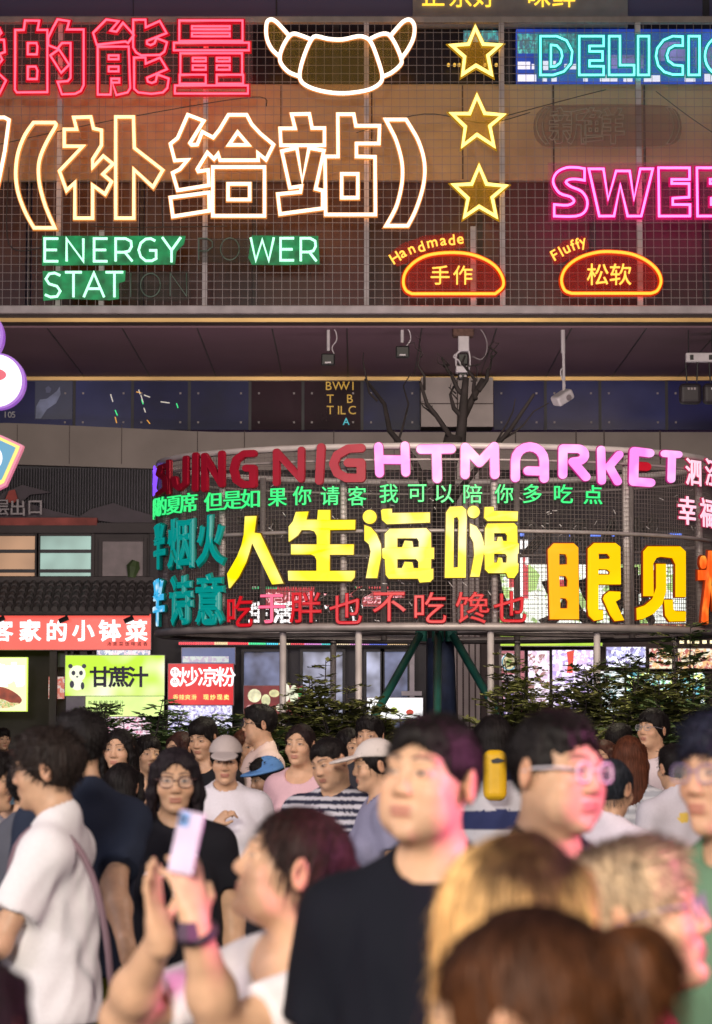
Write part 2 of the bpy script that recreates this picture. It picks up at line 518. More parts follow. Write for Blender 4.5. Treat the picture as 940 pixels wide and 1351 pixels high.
# stone band under the glazing, bowed a little on the left
mb = MB()
N = 40; top = []; bot = []
for i in range(N + 1):
    x = -200 + i * (1400 / N)
    top.append(P(x, 558 + 12 * min(1, max(0, (x - 20) / 260)), YB)); bot.append(P(x, 612 + 8 * min(1, max(0, x / 260)), YB))
vs = top + bot + [p + Vector((0, .55, 0)) for p in top] + [p + Vector((0, .55, 0)) for p in bot]
n1 = N + 1
fs = []
for i in range(N):
    fs += [(i, n1 + i, n1 + i + 1, i + 1), (i, i + 1, 2 * n1 + i + 1, 2 * n1 + i), (n1 + i, 3 * n1 + i, 3 * n1 + i + 1, n1 + i + 1)]
mb.add(vs, fs); mb.build('stone_band', M_STONE, mall)
for x in (-90, 22, 91, 160, 260, 322, 440, 520, 680, 760, 797, 871, 985):
    mb = MB(); mb.pbox(x, 568 + (0 if x > 160 else -8), x + 1.3, 612, YB - 0.006, 0.01); mb.build('panel_joint', M_BROWN, mall)
# storey behind the round sign: dark louvres on the left, brown wall behind
fac('wall', 204, 618, 1230, 845, mat('dark brown wall', (0.035, 0.026, 0.03), 0.7, var=0.3, scale=1.5), YB + 0.3)
mb = MB()
for x in np.arange(-100, 206, 3.6):
    mb.pbox(x, 617, x + 1.6, 692, YB + 0.06, 0.06)
lv = mb.build('louvre_screen', mat('grey violet louvre', (0.075, 0.066, 0.088), 0.55), mall)
fac('louvre_backing', -120, 612, 206, 700, M_DARK, YB + 0.16)
# square pillar through both storeys
pil = empty('pillar', P(610, 700, YB - 0.6) * 1, 'pale stone pillar standing behind the tree trunk under the round sign', 'pillar')
pil.location = (P(610, 700, YB - 0.6).x, YB - 0.6, 0)
a, b = P(586, 900, YB - 0.6), P(634, 900, YB - 0.6)
mb = MB()
mb.box((a.x, YB - 0.6, 0), (b.x, YB - 0.05, Zp(612, YB)))
bevel(mb.build('shaft', M_CONC, pil), 0.02)
mb = MB()
for x in (594, 602, 610, 618, 626):
    q = P(x, 800, YB - 0.6).x; mb.box((q, YB - 0.612, 0), (q + 0.02, YB - 0.59, 5.2))
mb.build('flutes', M_BROWN, pil)
mb = MB(); q0, q1 = P(634.5, 900, YB - 0.5).x, P(659, 900, YB - 0.5).x
mb.box((q0, YB - 0.5, 0), (q1, YB - 0.05, 5.2)); mb.build('side_cladding', M_BROWN, pil)
mb = MB(); q0, q1 = P(556, 520, YB + 0.2).x, P(651, 520, YB + 0.2).x
mb.box((q0, YB + 0.2, zg0), (q1, YB + 0.7, zs - 0.052)); up = mb.build('upper_shaft', M_CONC, pil)
mb = MB(); q = P(603, 520, YB + .2).x; mb.box((q, YB + 0.19, zg0), (q + 0.015, YB + 0.21, zs - 0.06))
for z in (zg0 + 0.3,): mb.box((q0, YB + 0.19, z), (q1, YB + 0.21, z + 0.012))
mb.build('panel_joint', M_BROWN, up)

# ---- things behind / on the upper glazing
def plane_fn(Y): return lambda x, y, d: P(x, y, Y) + Vector((0, -d, 0))
def glyph_at(mb, ch, cx, cy, h, Y, bold=0.0, d0=0.0, d1=0.02, mi=0, side=None, sx=1.0, rot=0.0, fn=None):
    """character centred at picture point cx,cy with picture height h, standing at distance Y"""
    _, w, hh = glyph(ch)
    size = h / 0.92 if ord(ch[0]) > 0x2e80 else h / max(hh, 1e-3)
    f0 = fn or plane_fn(Y)
    glyph_prism(mb, ch, lambda u, v, d: f0(cx + u, cy + v, d), size, bold, d0, d1, mi, side, sx, rot)
NEON_Y = emit('yellow neon', (1.0, 0.62, 0.05), 1.6)
t = empty('neon_sign', P(452, 525, Yg), 'small yellow letters in three rows, glowing on the blue glass as a reflected sign', 'neon sign')  # reflection of a yellow sign, built as glowing letters on the glass
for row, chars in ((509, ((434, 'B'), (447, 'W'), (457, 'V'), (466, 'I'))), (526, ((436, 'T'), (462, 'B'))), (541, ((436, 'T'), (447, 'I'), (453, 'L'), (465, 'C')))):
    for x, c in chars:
        mb = MB(); glyph_at(mb, c, x, row, 11, Yg - 0.012, d1=0.008); mb.build('letter', mat('mustard neon', (0.3, 0.2, 0.02), 0.5) if False else emit('reflected yellow glow', (1, .55, .04), .35), t)
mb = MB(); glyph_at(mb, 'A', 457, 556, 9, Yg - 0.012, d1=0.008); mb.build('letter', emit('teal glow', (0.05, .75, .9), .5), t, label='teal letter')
# small glowing streaks added on the glass for lights reflected in it
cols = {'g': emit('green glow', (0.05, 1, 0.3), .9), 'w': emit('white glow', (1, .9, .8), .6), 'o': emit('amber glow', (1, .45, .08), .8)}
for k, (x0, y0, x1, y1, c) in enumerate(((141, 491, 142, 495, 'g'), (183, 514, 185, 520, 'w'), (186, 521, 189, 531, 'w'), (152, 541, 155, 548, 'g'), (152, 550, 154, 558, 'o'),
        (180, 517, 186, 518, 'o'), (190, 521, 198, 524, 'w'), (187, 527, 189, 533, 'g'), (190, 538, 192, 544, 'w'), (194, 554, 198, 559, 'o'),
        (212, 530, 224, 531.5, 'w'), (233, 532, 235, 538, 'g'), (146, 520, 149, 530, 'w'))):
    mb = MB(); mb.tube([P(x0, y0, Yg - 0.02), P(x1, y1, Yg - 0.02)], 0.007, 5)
    o = mb.build('glass_glint', cols[c])
    tag(o, 'tiny glowing streak set on the first-floor glazing as a reflected light', 'light', 'glowing streaks set on the glazing for reflections')
# poster in the window
po = empty('window_poster', P(74, 522, Yg - 0.02), 'pale blue poster of a leaning figure behind the left glazing', 'poster')
mb = MB(); mb.pbox(46, 491, 96, 553, Yg - 0.012, 0.008); mb.build('sheet', mat('deep blue print', (0.02, 0.03, 0.10), 0.3), po)
mb = MB(); mb.prism([[(53, 527), (62, 526), (75, 516), (79, 510), (80, 520), (74, 532), (62, 540), (54, 552), (47, 552), (48, 536)]], plane_fn(Yg - 0.013), 0, 0.004)
mb.build('drawing', mat('ice blue print', (0.20, 0.24, 0.42), 0.4, var=0.4, scale=5), po)
mb = MB(); mb.prism([[(60, 512), (64, 509), (68, 513), (66, 518), (61, 518)]], plane_fn(Yg - 0.013), 0, 0.004)
mb.build('drawing', mat('dusk blue print', (0.10, 0.12, 0.26), 0.4), po)
mb = MB()
for x, c in ((7, '1'), (13, '0'), (18, '5')): glyph_at(mb, c, x, 547, 8, Yg - 0.012, d1=0.006)
tag(mb.build('window_number', mat('white vinyl', (0.6, 0.6, 0.65), 0.5)), 'small white numerals stuck on the glazing by the round white sign', 'numerals')

# LED screen high on the right, behind the sign
sc_ = empty('video_screen', P(830, 74, YU - 0.1), 'long blue and white video screen behind the teal lettering', 'screen')
mb = MB(); mb.pbox(682, 38, 1010, 108, YU - 0.06, 0.1); mb.build('screen_body', emit('screen blue', (0.03, 0.07, 0.42), 0.85, 0.5, 1.5), sc_)
mb = MB(); mb.pbox(683, 44, 764, 70, YU - 0.065, 0.003)
mb.build('picture_strip', print_mat('teal screen dots', [(0.0, .03, .1), (0.0, .16, .2), (0, .45, .45), (0, .10, .2), (.1, .7, .65)], 14, 0.8, sz=0.6), sc_)
mb = MB()
for x0, x1, y0, y1 in ((683, 700, 81, 91), (702, 706, 84, 91), (712, 734, 80, 92), (745, 762, 84, 91), (683, 708, 98, 107), (716, 722, 97, 107), (728, 735, 99, 107), (770, 776, 100, 107), (792, 815, 98, 107), (823, 835, 101, 108), (850, 872, 99, 108), (904, 918, 98, 108), (930, 960, 97, 107)):
    mb = MB(); mb.pbox(x0, y0, x1, y1, YU - 0.066, 0.003); mb.build('picture_strip', emit('screen white', (0.85, 0.82, 1.0), 1.1), sc_)
mb = MB()
for x0, x1, y0, y1 in ((870, 905, 55, 80), (918, 990, 62, 90), (800, 850, 72, 90)):
    mb = MB(); mb.pbox(x0, y0, x1, y1, YU - 0.0645, 0.003); mb.build('picture_strip', emit('screen violet', (0.35, 0.25, 0.75), 0.5, 0.5, 3), sc_)
t = empty('dark_lettering', P(627, 52, YU), 'patch of teal lettering in the window behind the upper star', 'lettering')
mb = MB(); mb.pbox(612, 40, 658, 54, YU - 0.006, 0.02); mb.build('sheet', print_mat('teal screen dots', [], 1, 1), t)
t = empty('neon_sign', P(655, 2, YU - 0.1), 'row of yellow neon characters cut off at the top edge', 'neon sign')
for k, (c, x) in enumerate(((0, 572), (1, 608), (2, 640), (3, 712), (4, 744))):
    ch = '正宗好味鲜'[k]
    mb = MB(); glyph_at(mb, ch, x, -6, 30, YU - 0.03, d1=0.02); mb.build('character', NEON_Y, t)
t = empty('string_light', P(625, 85, YU), 'short row of amber bulbs behind the upper star', 'light string')
for x in (592, 600, 606, 612, 640, 648, 655):
    mb = MB(); p = P(x, 86, YU - 0.02); mb.tube([p, p + Vector((0, -.05, 0))], 0.02, 6); mb.build('bulb', emit('amber bulb', (1, .6, .1), .8), t)

# ================================================================== LEFT SHOP
shop = empty('shop_house', P(80, 900, YB), 'timber shopfront with grey tiled eave under the louvre screen', 'shop')
def spart(name, x0, y0, x1, y1, mt, Y=YB, depth=0.1, parent=None, bev=0.0):
    mb = MB(); mb.pbox(x0, y0, x1, y1, Y, depth); o = mb.build(name, mt, parent or shop)
    if bev: bevel(o, bev)
    return o
spart('wall', -140, 692, 206, 775, M_WOOD, YB + 0.02, 0.3)
wcols = [emit('warm room', (1.0, 0.55, 0.30), 0.30, 0.5, 1.2), emit('cool room', (0.55, 0.85, 0.75), 0.42, 0.6, 1.4), mat('frosted pane', (0.22, 0.18, 0.19), 0.5, var=0.2)]
for x0, x1, y0, y1, q in ((-60, 46, 707, 762, 0), (53, 120, 707, 762, 1), (135, 189, 714, 761, 2)):
    w = spart('window', x0, y0, x1, y1, wcols[q], YB, 0.03)
    if q < 2:
        for yy in (725, 751): spart('glazing_bar', x0, yy, x1, yy + 4.5, M_DARK, YB - 0.03, 0.028, w)
    mb = MB()
    for a in ((x0 - 5, y0 - 4, x0, y1 + 4), (x1, y0 - 4, x1 + 5, y1 + 4), (x0, y0 - 4, x1, y0), (x0, y1, x1, y1 + 4)): mb.pbox(*a, YB - 0.04, 0.06)
    mb.build('frame', M_WOOD, w)
mb = MB(); mb.tube([P(174, 762, YB - .05), P(176, 748, YB - .05), P(179, 740, YB - .05)], [.05, .09, .05], 7)
tag(mb.build('potted_shrub', M_LEAF), 'small dark plant in front of the frosted first-floor window', 'plant')
spart('beam', -140, 690, 206, 703, M_WOOD, YB - 0.12, 0.13)
# tiled eave: a slope of round tiles
mb = MB()
e0, e1 = Zp(768, YB - 0.05), Zp(806, YB - 0.75)
XA, XB = Xp(-120, YB), Xp(199, YB - .6)
mb.add([(XA, YB - 0.02, e0), (XB, YB - 0.02, e0), (XB, YB - 0.72, e1), (XA, YB - 0.72, e1)], [(0, 3, 2, 1)])
mb.add([(XA, YB - 0.02, e0 - .06), (XB, YB - 0.02, e0 - .06), (XB, YB - 0.72, e1 - .06), (XA, YB - 0.72, e1 - .06)], [(0, 1, 2, 3)])
x = XA
while x < XB:
    for k in range(5):
        f0, f1 = k / 5, (k + 1) / 5
        mb.tube([(x, YB - 0.02 - .7 * f0, e0 + (e1 - e0) * f0 + .012), (x, YB - 0.02 - .7 * f1 - .02, e0 + (e1 - e0) * f1 + .02)], [0.036, 0.044], 7)
    x += 0.118
ev = mb.build('tiled_eave', M_TILE, shop)
mb = MB(); mb.tube([(XA, YB - 0.03, e0 + .03), (XB, YB - 0.03, e0 + .03)], .05, 8); mb.build('ridge', M_TILE, ev)
spart('valance', -120, 806, 200, 810, M_WOOD, YB - 0.7, 0.05)
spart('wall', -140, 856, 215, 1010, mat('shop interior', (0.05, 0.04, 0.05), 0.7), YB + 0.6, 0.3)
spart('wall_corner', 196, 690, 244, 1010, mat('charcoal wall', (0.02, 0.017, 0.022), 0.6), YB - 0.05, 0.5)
for x in (64, 84, 92, 104, 120): spart('post', x, 857, x + (11 if x in (64, 104) else 5), 1010, M_WOOD, YB - 0.3, 0.12)
spart('inner_screen', 66, 862, 100, 880, mat('grey blue board', (0.16, 0.16, 0.24), 0.5), YB + 0.2, 0.05)
mb = MB(); mb.pbox(64, 893, 106, 922, YB + 0.15, 0.05)
tag(mb.build('menu_board', print_mat('red menu print', [(.55, .06, .05), (.75, .12, .10), (.9, .65, .6), (.8, .2, .15), (.85, .5, .45)], 9, 0.75)), 'red menu board seen between the dark shop posts', 'menu board')
# "exit" letters and wave board over the windows
t = empty('exit_sign', P(45, 675, YB), 'grey exit characters on a red scuffed ledge above the shop windows', 'sign')
for ch, x in (('层', 2), ('出', 24), ('口', 47)):
    mb = MB(); glyph_at(mb, ch, x, 670, 21, YB - 0.14, bold=0.022, d1=0.05); mb.build('character', mat('grey letter', (0.33, 0.30, 0.32), 0.5), t)
mb = MB(); mb.pbox(-60, 683, 128, 693, YB - 0.13, 0.12); mb.build('ledge', mat('scuffed red board', (0.28, 0.06, 0.05), 0.7, var=0.6, scale=3), t)
mb = MB(); mb.prism([[(6, 662), (12, 648), (20, 646), (24, 660), (18, 664)]], plane_fn(YB - 0.1), 0, 0.03); mb.build('emblem', mat('dull red', (0.32, 0.04, 0.03), 0.6), t)
mb = MB(); mb.prism([[(-10, 668), (4, 650), (30, 640), (68, 650), (40, 653), (30, 662), (70, 674), (105, 682), (120, 672), (150, 664), (180, 674), (202, 680), (202, 690), (150, 690), (125, 686), (-10, 690)]], plane_fn(YB + 0.02), 0, 0.03)
mb.build('wave_board', mat('dark violet board', (0.06, 0.045, 0.06), 0.6), t)

def lightbox(name, x0, y0, x1, y1, mt, Y, label, cat='sign', depth=0.12, rim=None, rz=0):
    t = empty(name, P((x0 + x1) / 2, (y0 + y1) / 2, Y), label, cat)
    mb = MB(); mb.pbox(x0, y0, x1, y1, Y, 0.02); f = mb.build('face', mt, t)
    mb = MB(); mb.pbox(x0 - 0.8, y0 - 0.8, x1 + 0.8, y1 + 0.8, Y + 0.021, depth); mb.build('box', rim or M_STEEL, t)
    return t
def write(t, text, xs, cy, h, mt, Y, bold=0.0, sx=1.0, d=0.012, name='character'):
    for ch, x in zip(text, xs):
        mb = MB(); glyph_at(mb, ch, x, cy, h, Y, bold, 0.0, d, sx=sx); mb.build(name, mt, t)
W_LIT = emit('white lit letter', (1.0, 0.95, 0.95), 1.5)
t = lightbox('shop_sign', -150, 810, 199, 857, emit('coral lit panel', (1.0, 0.12, 0.09), 0.95, 0.12, 1.5), YB - 0.45, 'long coral red shop sign with white characters under the tiled eave')
write(t, '客家的小钵菜', (3, 40, 75, 110, 145, 180), 832, 27, W_LIT, YB - 0.452, bold=0.035)
write(t, '汤蒸菜饭味道香', (144, 152, 160, 168, 176, 184, 192), 849.5, 5.5, mat('maroon lettering', (0.10, 0.006, 0.008), 0.6), YB - 0.452, name='small_character')
for x in (2, 86, 172):
    h = empty('spotlight', P(x, 812, YB - 0.62), 'small dark spotlight leaning over the %s of the coral sign' % {2: 'left end', 86: 'middle', 172: 'right end'}[x], 'spotlight')
    mb = MB(); mb.tube([P(x + 2, 806, YB - .6), P(x + 1, 815, YB - .6)], .012, 6); mb.build('bracket', M_BLACK, h)
    mb = MB(); mb.tube([P(x - 8, 820, YB - .62), P(x + 4, 815, YB - .62)], .032, 8); mb.build('lamp_head', M_BLACK, h)
t = lightbox('lightbox_sign', -60, 868, 35, 938, emit('cream lit panel', (1.0, 0.93, 0.55), 1.05, 0.1, 2), YB - 0.75, 'cream lightbox with a roast meat picture left of the shop posts', rim=emit('lime lit edge', (.75, 1, .12), 1.0))
write(t, '鸡肉', (-8, 18), 890, 28, emit('white outline letter', (1, 1, 1), 1.3), YB - 0.753, bold=0.09, d=0.006)
write(t, '鸡肉', (-8, 18), 890, 27, mat('grey violet lettering', (0.25, 0.2, 0.3), 0.5), YB - 0.76, bold=0.045, d=0.004)
write(t, '鸡肉', (-8, 18), 890, 27, emit('white outline letter', (1, 1, 1), 1.3), YB - 0.766, bold=0.02, d=0.004)
mb = MB(); mb.prism([smooth_path([(-40, 905), (0, 906), (20, 914), (29, 924), (20, 930), (0, 922), (-40, 922)], True)], plane_fn(YB - 0.753), 0, 0.006); mb.build('picture', emit('roast brown print', (0.35, 0.05, 0.015), 0.8, 0.5, 8), t)
mb = MB(); mb.prism([smooth_path([(-40, 922), (0, 922), (12, 927), (25, 928), (10, 934), (-40, 935)], True)], plane_fn(YB - 0.756), 0, 0.006); mb.build('picture', print_mat('garnish print', [(.8, .35, .08), (.9, .7, .3), (.35, .55, .08), (.9, .85, .6)], 26, 0.9), t)
LIME = led_face('lime lit panel', (0.50, 0.80, 0.02), (1.0, 1.0, 0.72), 1.1, 2.2)
t = lightbox('lightbox_sign', 86, 865, 217, 918, LIME, YB - 0.7, 'lime green lightbox with dark characters and a black and white bear face')
write(t, '甘蔗汁', (132, 157, 182), 893, 26, mat('indigo lettering', (0.03, 0.02, 0.09), 0.5), YB - 0.702, bold=0.035)
mb = MB(); ell = lambda cx, cy, rx, ry, n=20, a0=0: [(cx + rx * math.cos(6.2832 * k / n + a0), cy + ry * math.sin(6.2832 * k / n + a0)) for k in range(n)]
for k, e in enumerate(((102, 889, 11, 11), (102, 903, 8, 8))): mb.prism([ell(*e)], plane_fn(YB - 0.702 - 0.002 * k), 0, 0.004)
mb.build('bear_face', emit('pale lime white', (.95, 1, .75), 1.0), t)
mb = MB()
for nm, e in (('ear', (93, 879, 3, 3)), ('ear', (111, 879, 3, 3)), ('eye_patch', (97, 888, 2.6, 3.2)), ('eye_patch', (107, 888, 2.6, 3.2)), ('nose', (102, 893, 1.6, 1.2)), ('arm', (95, 903, 3, 5)), ('arm', (109, 905, 2.5, 5))):
    mb = MB(); mb.prism([ell(*e, 12)], plane_fn(YB - 0.709), 0, 0.004); mb.build('printed_' + nm, mat('slate blue print', (0.10, 0.12, 0.2), 0.5), t)
t = lightbox('menu_lightbox', 113, 919, 216, 945, emit('pale lime lit panel', (0.75, 1.0, 0.30), 1.0, 0.2, 3), YB - 0.68, 'narrow pale lime menu lightbox hung below the bear lightbox', 'menu board')
for y in (927, 937.5):
    write(t, '新鲜现榨甘蔗汁', [119 + 7 * k for k in range(7)], y, 5.2, mat('green lettering', (0.03, 0.12, 0.03), 0.5), YB - 0.682)
mb = MB(); mb.pbox(87, 919, 112, 941, YB - 0.66, 0.1); tag(mb.build('meter_box', mat('grey plastic box', (0.22, 0.20, 0.26), 0.5)), 'small grey box under the left end of the bear lightbox', 'box')
PINKP = print_mat('pink menu print', [(.9, .3, .5), (1, .6, .8), (.95, .85, .95), (.7, .15, .3), (1, .9, .95)], 16, 0.9)
lightbox('menu_lightbox', 129, 946, 199, 985, PINKP, YB - 0.6, 'pink menu lightbox partly behind leaves below the pale lime one', 'menu board')
lightbox('banner', 128, 858, 198, 866, print_mat('white blue banner', [(.1, .2, .45), (.9, .9, .95), (.95, .7, .8), (.2, .3, .5), (1, 1, 1)], 12, 0.9), YB - 0.4, 'thin white and blue banner between the coral sign and the lime lightbox', 'banner')
t = lightbox('lightbox_sign', 222, 876, 308, 930, emit('red lit panel', (0.85, 0.012, 0.02), 0.8, 0.15, 3), YB - 0.8, 'red lightbox with white characters left of the shop windows')
write(t, '炒凉粉', (249, 274, 298), 893, 25, W_LIT, YB - 0.802, bold=0.014)
mb = MB()
for cy_ in (887, 900): mb.prism([ell(231, cy_, 6, 6.4)], plane_fn(YB - 0.802), 0, 0.006)
mb.build('round_badge', W_LIT, t)
write(t, '特色', (231,), 887, 8, mat('crimson lettering', (.4, .01, .02), .5), YB - 0.81, name='small_character'); write(t, '色', (231,), 900, 8, mat('crimson lettering', (.4, .01, .02), .5), YB - 0.81, name='small_character')
write(t, '香辣爽滑', (232, 240, 248, 256), 920, 7, emit('pale yellow letter', (1, .85, .25), 1.1), YB - 0.802, bold=0.01, name='small_character')
write(t, '现炒现卖', (272, 281, 290, 299), 920, 7, emit('pale yellow letter', (1, .85, .25), 1.1), YB - 0.802, bold=0.03, name='small_character')
lightbox('menu_lightbox', 222, 931, 306, 985, print_mat('blue white menu', [(.12, .1, .4), (.6, .6, .95), (.95, .95, 1), (.25, .2, .55), (.9, .9, 1)], 13, 1.0), YB - 0.75, 'blue and white menu lightbox below the red lightbox', 'menu board')
t = lightbox('shop_screen', 240, 855, 310, 876, emit('dusk blue panel', (0.16, 0.22, 0.5), 0.5, 0.3, 2), YB - 0.5, 'dim blue screen above the red lightbox', 'screen')
mb = MB(); mb.pbox(241, 866, 302, 874, YB - 0.505, 0.004); mb.build('strip', print_mat('pale mint print', [(.5, .75, .6), (.75, .85, .8), (.6, .5, .7), (.8, .9, .85)], 10, 0.7), t)

# ================================================================== MIDDLE SHOP
mid = empty('glass_shop', P(420, 900, YB), 'glass-fronted shop with dark frames behind the shrubs', 'shop')
def mpart(name, x0, y0, x1, y1, mt, Y=YB, depth=0.08, parent=None):
    mb = MB(); mb.pbox(x0, y0, x1, y1, Y, depth); return mb.build(name, mt, parent or mid)
mpart('wall', 240, 836, 588, 1010, M_DARK, YB + 0.2, 0.3)
mpart('lintel', 240, 838, 588, 846, M_DARK, YB - 0.1, 0.3)
g1 = emit('dim shop interior', (0.26, 0.30, 0.52), 0.34, 0.95, 4.0)
g2 = emit('pale shop interior', (0.50, 0.52, 0.70), 0.58, 0.85, 3.5)
for x0, x1, mt in ((322, 376, g1), (400, 452, g2), (484, 504, g2), (506, 538, g1)):
    w = mpart('window', x0, 860, x1, 960, mt, YB + 0.1, 0.02)
    mb = MB()
    for a in ((x0 - 4, 856, x0, 960), (x1, 856, x1 + 4, 960), (x0, 856, x1, 860)): mb.pbox(*a, YB + 0.02, 0.1)
    mb.build('frame', M_BLACK, w)
mpart('door_post', 541, 846, 547, 1000, M_WHITEP, YB - 0.02, 0.05)
mpart('rail', 530, 912, 557, 918, M_WHITEP, YB - 0.06, 0.04)
st = empty('led_strip', P(390, 849, YB - 0.3), 'rainbow LED strip along the lintel of the glass shop', 'LED strip')
rb = [(1, .05, .08), (1, .08, .1), (1, .75, .4), (1, .06, .08), (.05, .9, .35), (.05, .75, .95), (1, .8, .45), (1, .06, .1), (.95, .3, .85), (.05, .8, .8), (1, .8, .5), (.9, .3, .8), (.12, .2, 1), (1, .7, .35)]
xe = [236, 258, 283, 300, 328, 352, 368, 384, 402, 424, 442, 462, 488, 512, 538]
for i in range(14):
    mb = MB()
    x = xe[i]
    while x < xe[i + 1] - 1:
        mb.pbox(x, 847.2, x + 1.9, 850.6, YB - 0.32, 0.03); x += 2.6
    mb.build('led_segment', emit('led %d' % i, rb[i], 1.1), st)
mb = MB(); mb.pbox(236, 846, 540, 852, YB - 0.288, 0.03); mb.build('channel', M_DARK, st)
t = empty('string_light', P(470, 843, YB - 0.4), 'row of white bulbs above the rainbow LED strip', 'light string')
for x in range(418, 528, 6):
    mb = MB(); p = P(x + random.uniform(-1, 1), 843.5, YB - 0.4); mb.tube([p, p + Vector((0, 0, -0.035))], .022, 6); mb.build('bulb', W_LIT, t)
t = lightbox('white_screen', 485, 921, 558, 948, emit('white lit panel', (1, 1, 1), 1.25), YB - 0.35, 'bright white lightbox low beside the blue wrapped trunk', 'screen')
mb = MB(); mb.prism([ell(541, 940, 5, 4)], plane_fn(YB - 0.352), 0, 0.004); mb.build('picture', emit('red print', (.7, .08, .05), .8), t)
mb = MB(); mb.prism([ell(520, 938, 5, 5)], plane_fn(YB - 0.352), 0, 0.004); mb.build('picture', emit('leaf print', (.5, .6, .1), .8), t)
t = lightbox('red_banner', 322, 905, 400, 950, emit('dark red panel', (0.30, 0.03, 0.03), 0.6, 0.6, 4), YB - 0.5, 'dark red menu board with pale plates behind the shrub', 'menu board')
for x, y, rx, ry, c in ((336, 918, 9, 9, (1, .95, .6)), (351, 924, 6, 8, (.9, .9, .5)), (362, 915, 7, 5, (.85, .8, .4)), (378, 914, 5, 12, (1, .95, .75)), (388, 917, 6, 13, (.95, 1, .7)), (397, 914, 4, 6, (.05, .8, .2)), (372, 934, 8, 6, (1, .95, .7)), (330, 938, 6, 8, (.9, .5, .5))):
    mb = MB(); mb.prism([ell(x, y, rx, ry, 14)], plane_fn(YB - 0.502), 0, 0.006); mb.build('picture', emit('plate %d' % x, c, .8, .4, 12), t)
t = lightbox('shop_sign', 345, 777, 470, 800, emit('crimson panel', (0.55, 0.01, 0.03), 0.6), YB - 0.2, 'red snack sign glimpsed through the lower left of the wire drum')
write(t, '特色小吃地方小吃', [352 + 15 * k for k in range(8)], 788, 13, emit('pink lit letter', (1, .45, .5), 1.2), YB - 0.202, bold=0.02)
t = lightbox('shop_sign', 478, 780, 534, 800, emit('crimson panel', (0.55, 0.01, 0.03), 0.6), YB - 0.2, 'red snack sign glimpsed through the lower middle of the wire drum')
write(t, '地方小吃', (486, 499, 512, 525), 790, 12, emit('pink lit letter', (1, .45, .5), 1.2), YB - 0.202, bold=0.02)
t = empty('led_strip', P(440, 775, YB - .3), 'thin dotted LED line above the snack signs behind the drum', 'LED strip')
for i, (x0, x1, c) in enumerate(((333, 365, 'green'), (366, 420, 'red'), (425, 470, 'green'), (470, 540, 'red'))):
    mb = MB(); x = x0
    while x < x1: mb.pbox(x, 774, x + 1.8, 777, YB - 0.32, 0.03); x += 3.4
    mb.build('led_segment', emit('led ' + c, (.05, .7, .25) if c == 'green' else (.9, .04, .06), .8), t)
t = empty('white_neon', P(360, 806, YB - .3), 'cluster of white lit characters glimpsed through the lower drum', 'neon sign')
write(t, '生活', (342, 374), 808, 26, W_LIT, YB - 0.3, bold=0.05); write(t, '串吧', (428, 468), 810, 24, W_LIT, YB - 0.3, bold=0.03)

# ================================================================== RIGHT SHOP
rs = empty('food_hall', P(790, 900, YB), 'bright food stall front with menu boards on the right', 'shop')
def rpart(name, x0, y0, x1, y1, mt, Y=YB, depth=0.08, parent=None):
    mb = MB(); mb.pbox(x0, y0, x1, y1, Y, depth); return mb.build(name, mt, parent or rs)
rpart('wall', 660, 836, 1120, 1010, M_BROWN, YB + 0.1, 0.2)
rpart('counter', 660, 945, 1100, 1010, M_DARK, YB - 0.6, 0.5)
rpart('post', 655, 830, 662, 1010, M_LILAC, YB - 0.3, 0.1)
lightbox('shop_sign', 661, 838, 795, 852, led_face('green yellow lit panel', (0.42, 0.72, 0.03), (0.85, 0.95, 0.12), 1.0, 1.6), YB - 0.5, 'long green and yellow lit sign over the food stall')
t = lightbox('menu_lightbox', 662, 859, 692, 899, emit('dusky rose panel', (.55, .16, .2), .8, .3, 3), YB - 0.15, 'menu lightbox with a round noodle bowl picture', 'menu board')
for k, (r_, c) in enumerate(((11, (1, 1, 1)), (9.6, (.08, .35, .5)), (8, (.75, .65, .35)), (4, (.3, .4, .1)))):
    mb = MB(); mb.prism([ell(672, 874, r_, r_ * 1.15)], plane_fn(YB - 0.152 - .004 * k), 0, .003); mb.build('picture', emit('bowl %d' % k, c, .8, .3, 10), t)
mb = MB(); mb.pbox(663, 890, 683, 898.5, YB - 0.158, .005); mb.build('caption', emit('caption white', (.95, .85, .9), .9), t)
MENU = [(.08, .06, .10), (.55, .4, .55), (.8, .68, .85), (.25, .1, .1), (.85, .75, .9), (.95, .9, 1)]
pm = print_mat('food menu print', MENU, 6.5, 1.5)
lightbox('menu_lightbox', 698, 859, 725, 932, pm, YB - 0.14, 'narrow photo menu right of the noodle bowl lightbox', 'menu board')
t = lightbox('menu_lightbox', 730, 858, 783, 935, print_mat('lilac menu print', [(.12, .08, .25), (.55, .4, .7), (.9, .8, .95), (.35, .25, .6), (.95, .9, 1)], 8, 1.5), YB - 0.13, 'lilac photo menu with a red patch', 'menu board')
mb = MB(); mb.prism([[(748, 860), (758, 858), (757, 872), (756, 888), (748, 888), (750, 875)]], plane_fn(YB - .132), 0, .004); mb.build('picture', emit('vermilion print', (.85, .06, .03), .9), t)
lightbox('menu_lightbox', 801, 854, 852, 880, print_mat('violet menu print', [(.05, .05, .18), (.3, .3, .6), (.85, .85, 1), (.12, .1, .3), (.9, .9, 1)], 9, 1.5), YB - 0.12, 'violet and white photo menu above the aquarium blue boards', 'menu board')
lightbox('menu_lightbox', 828, 888, 930, 932, print_mat('aqua menu print', [(.02, .15, .3), (.1, .55, .75), (.85, 1, 1), (.15, .45, .2), (.75, .8, .2), (.9, 1, 1)], 8, 1.6), YB - 0.11, 'wide aqua and green photo menu among the shrubs', 'menu board')
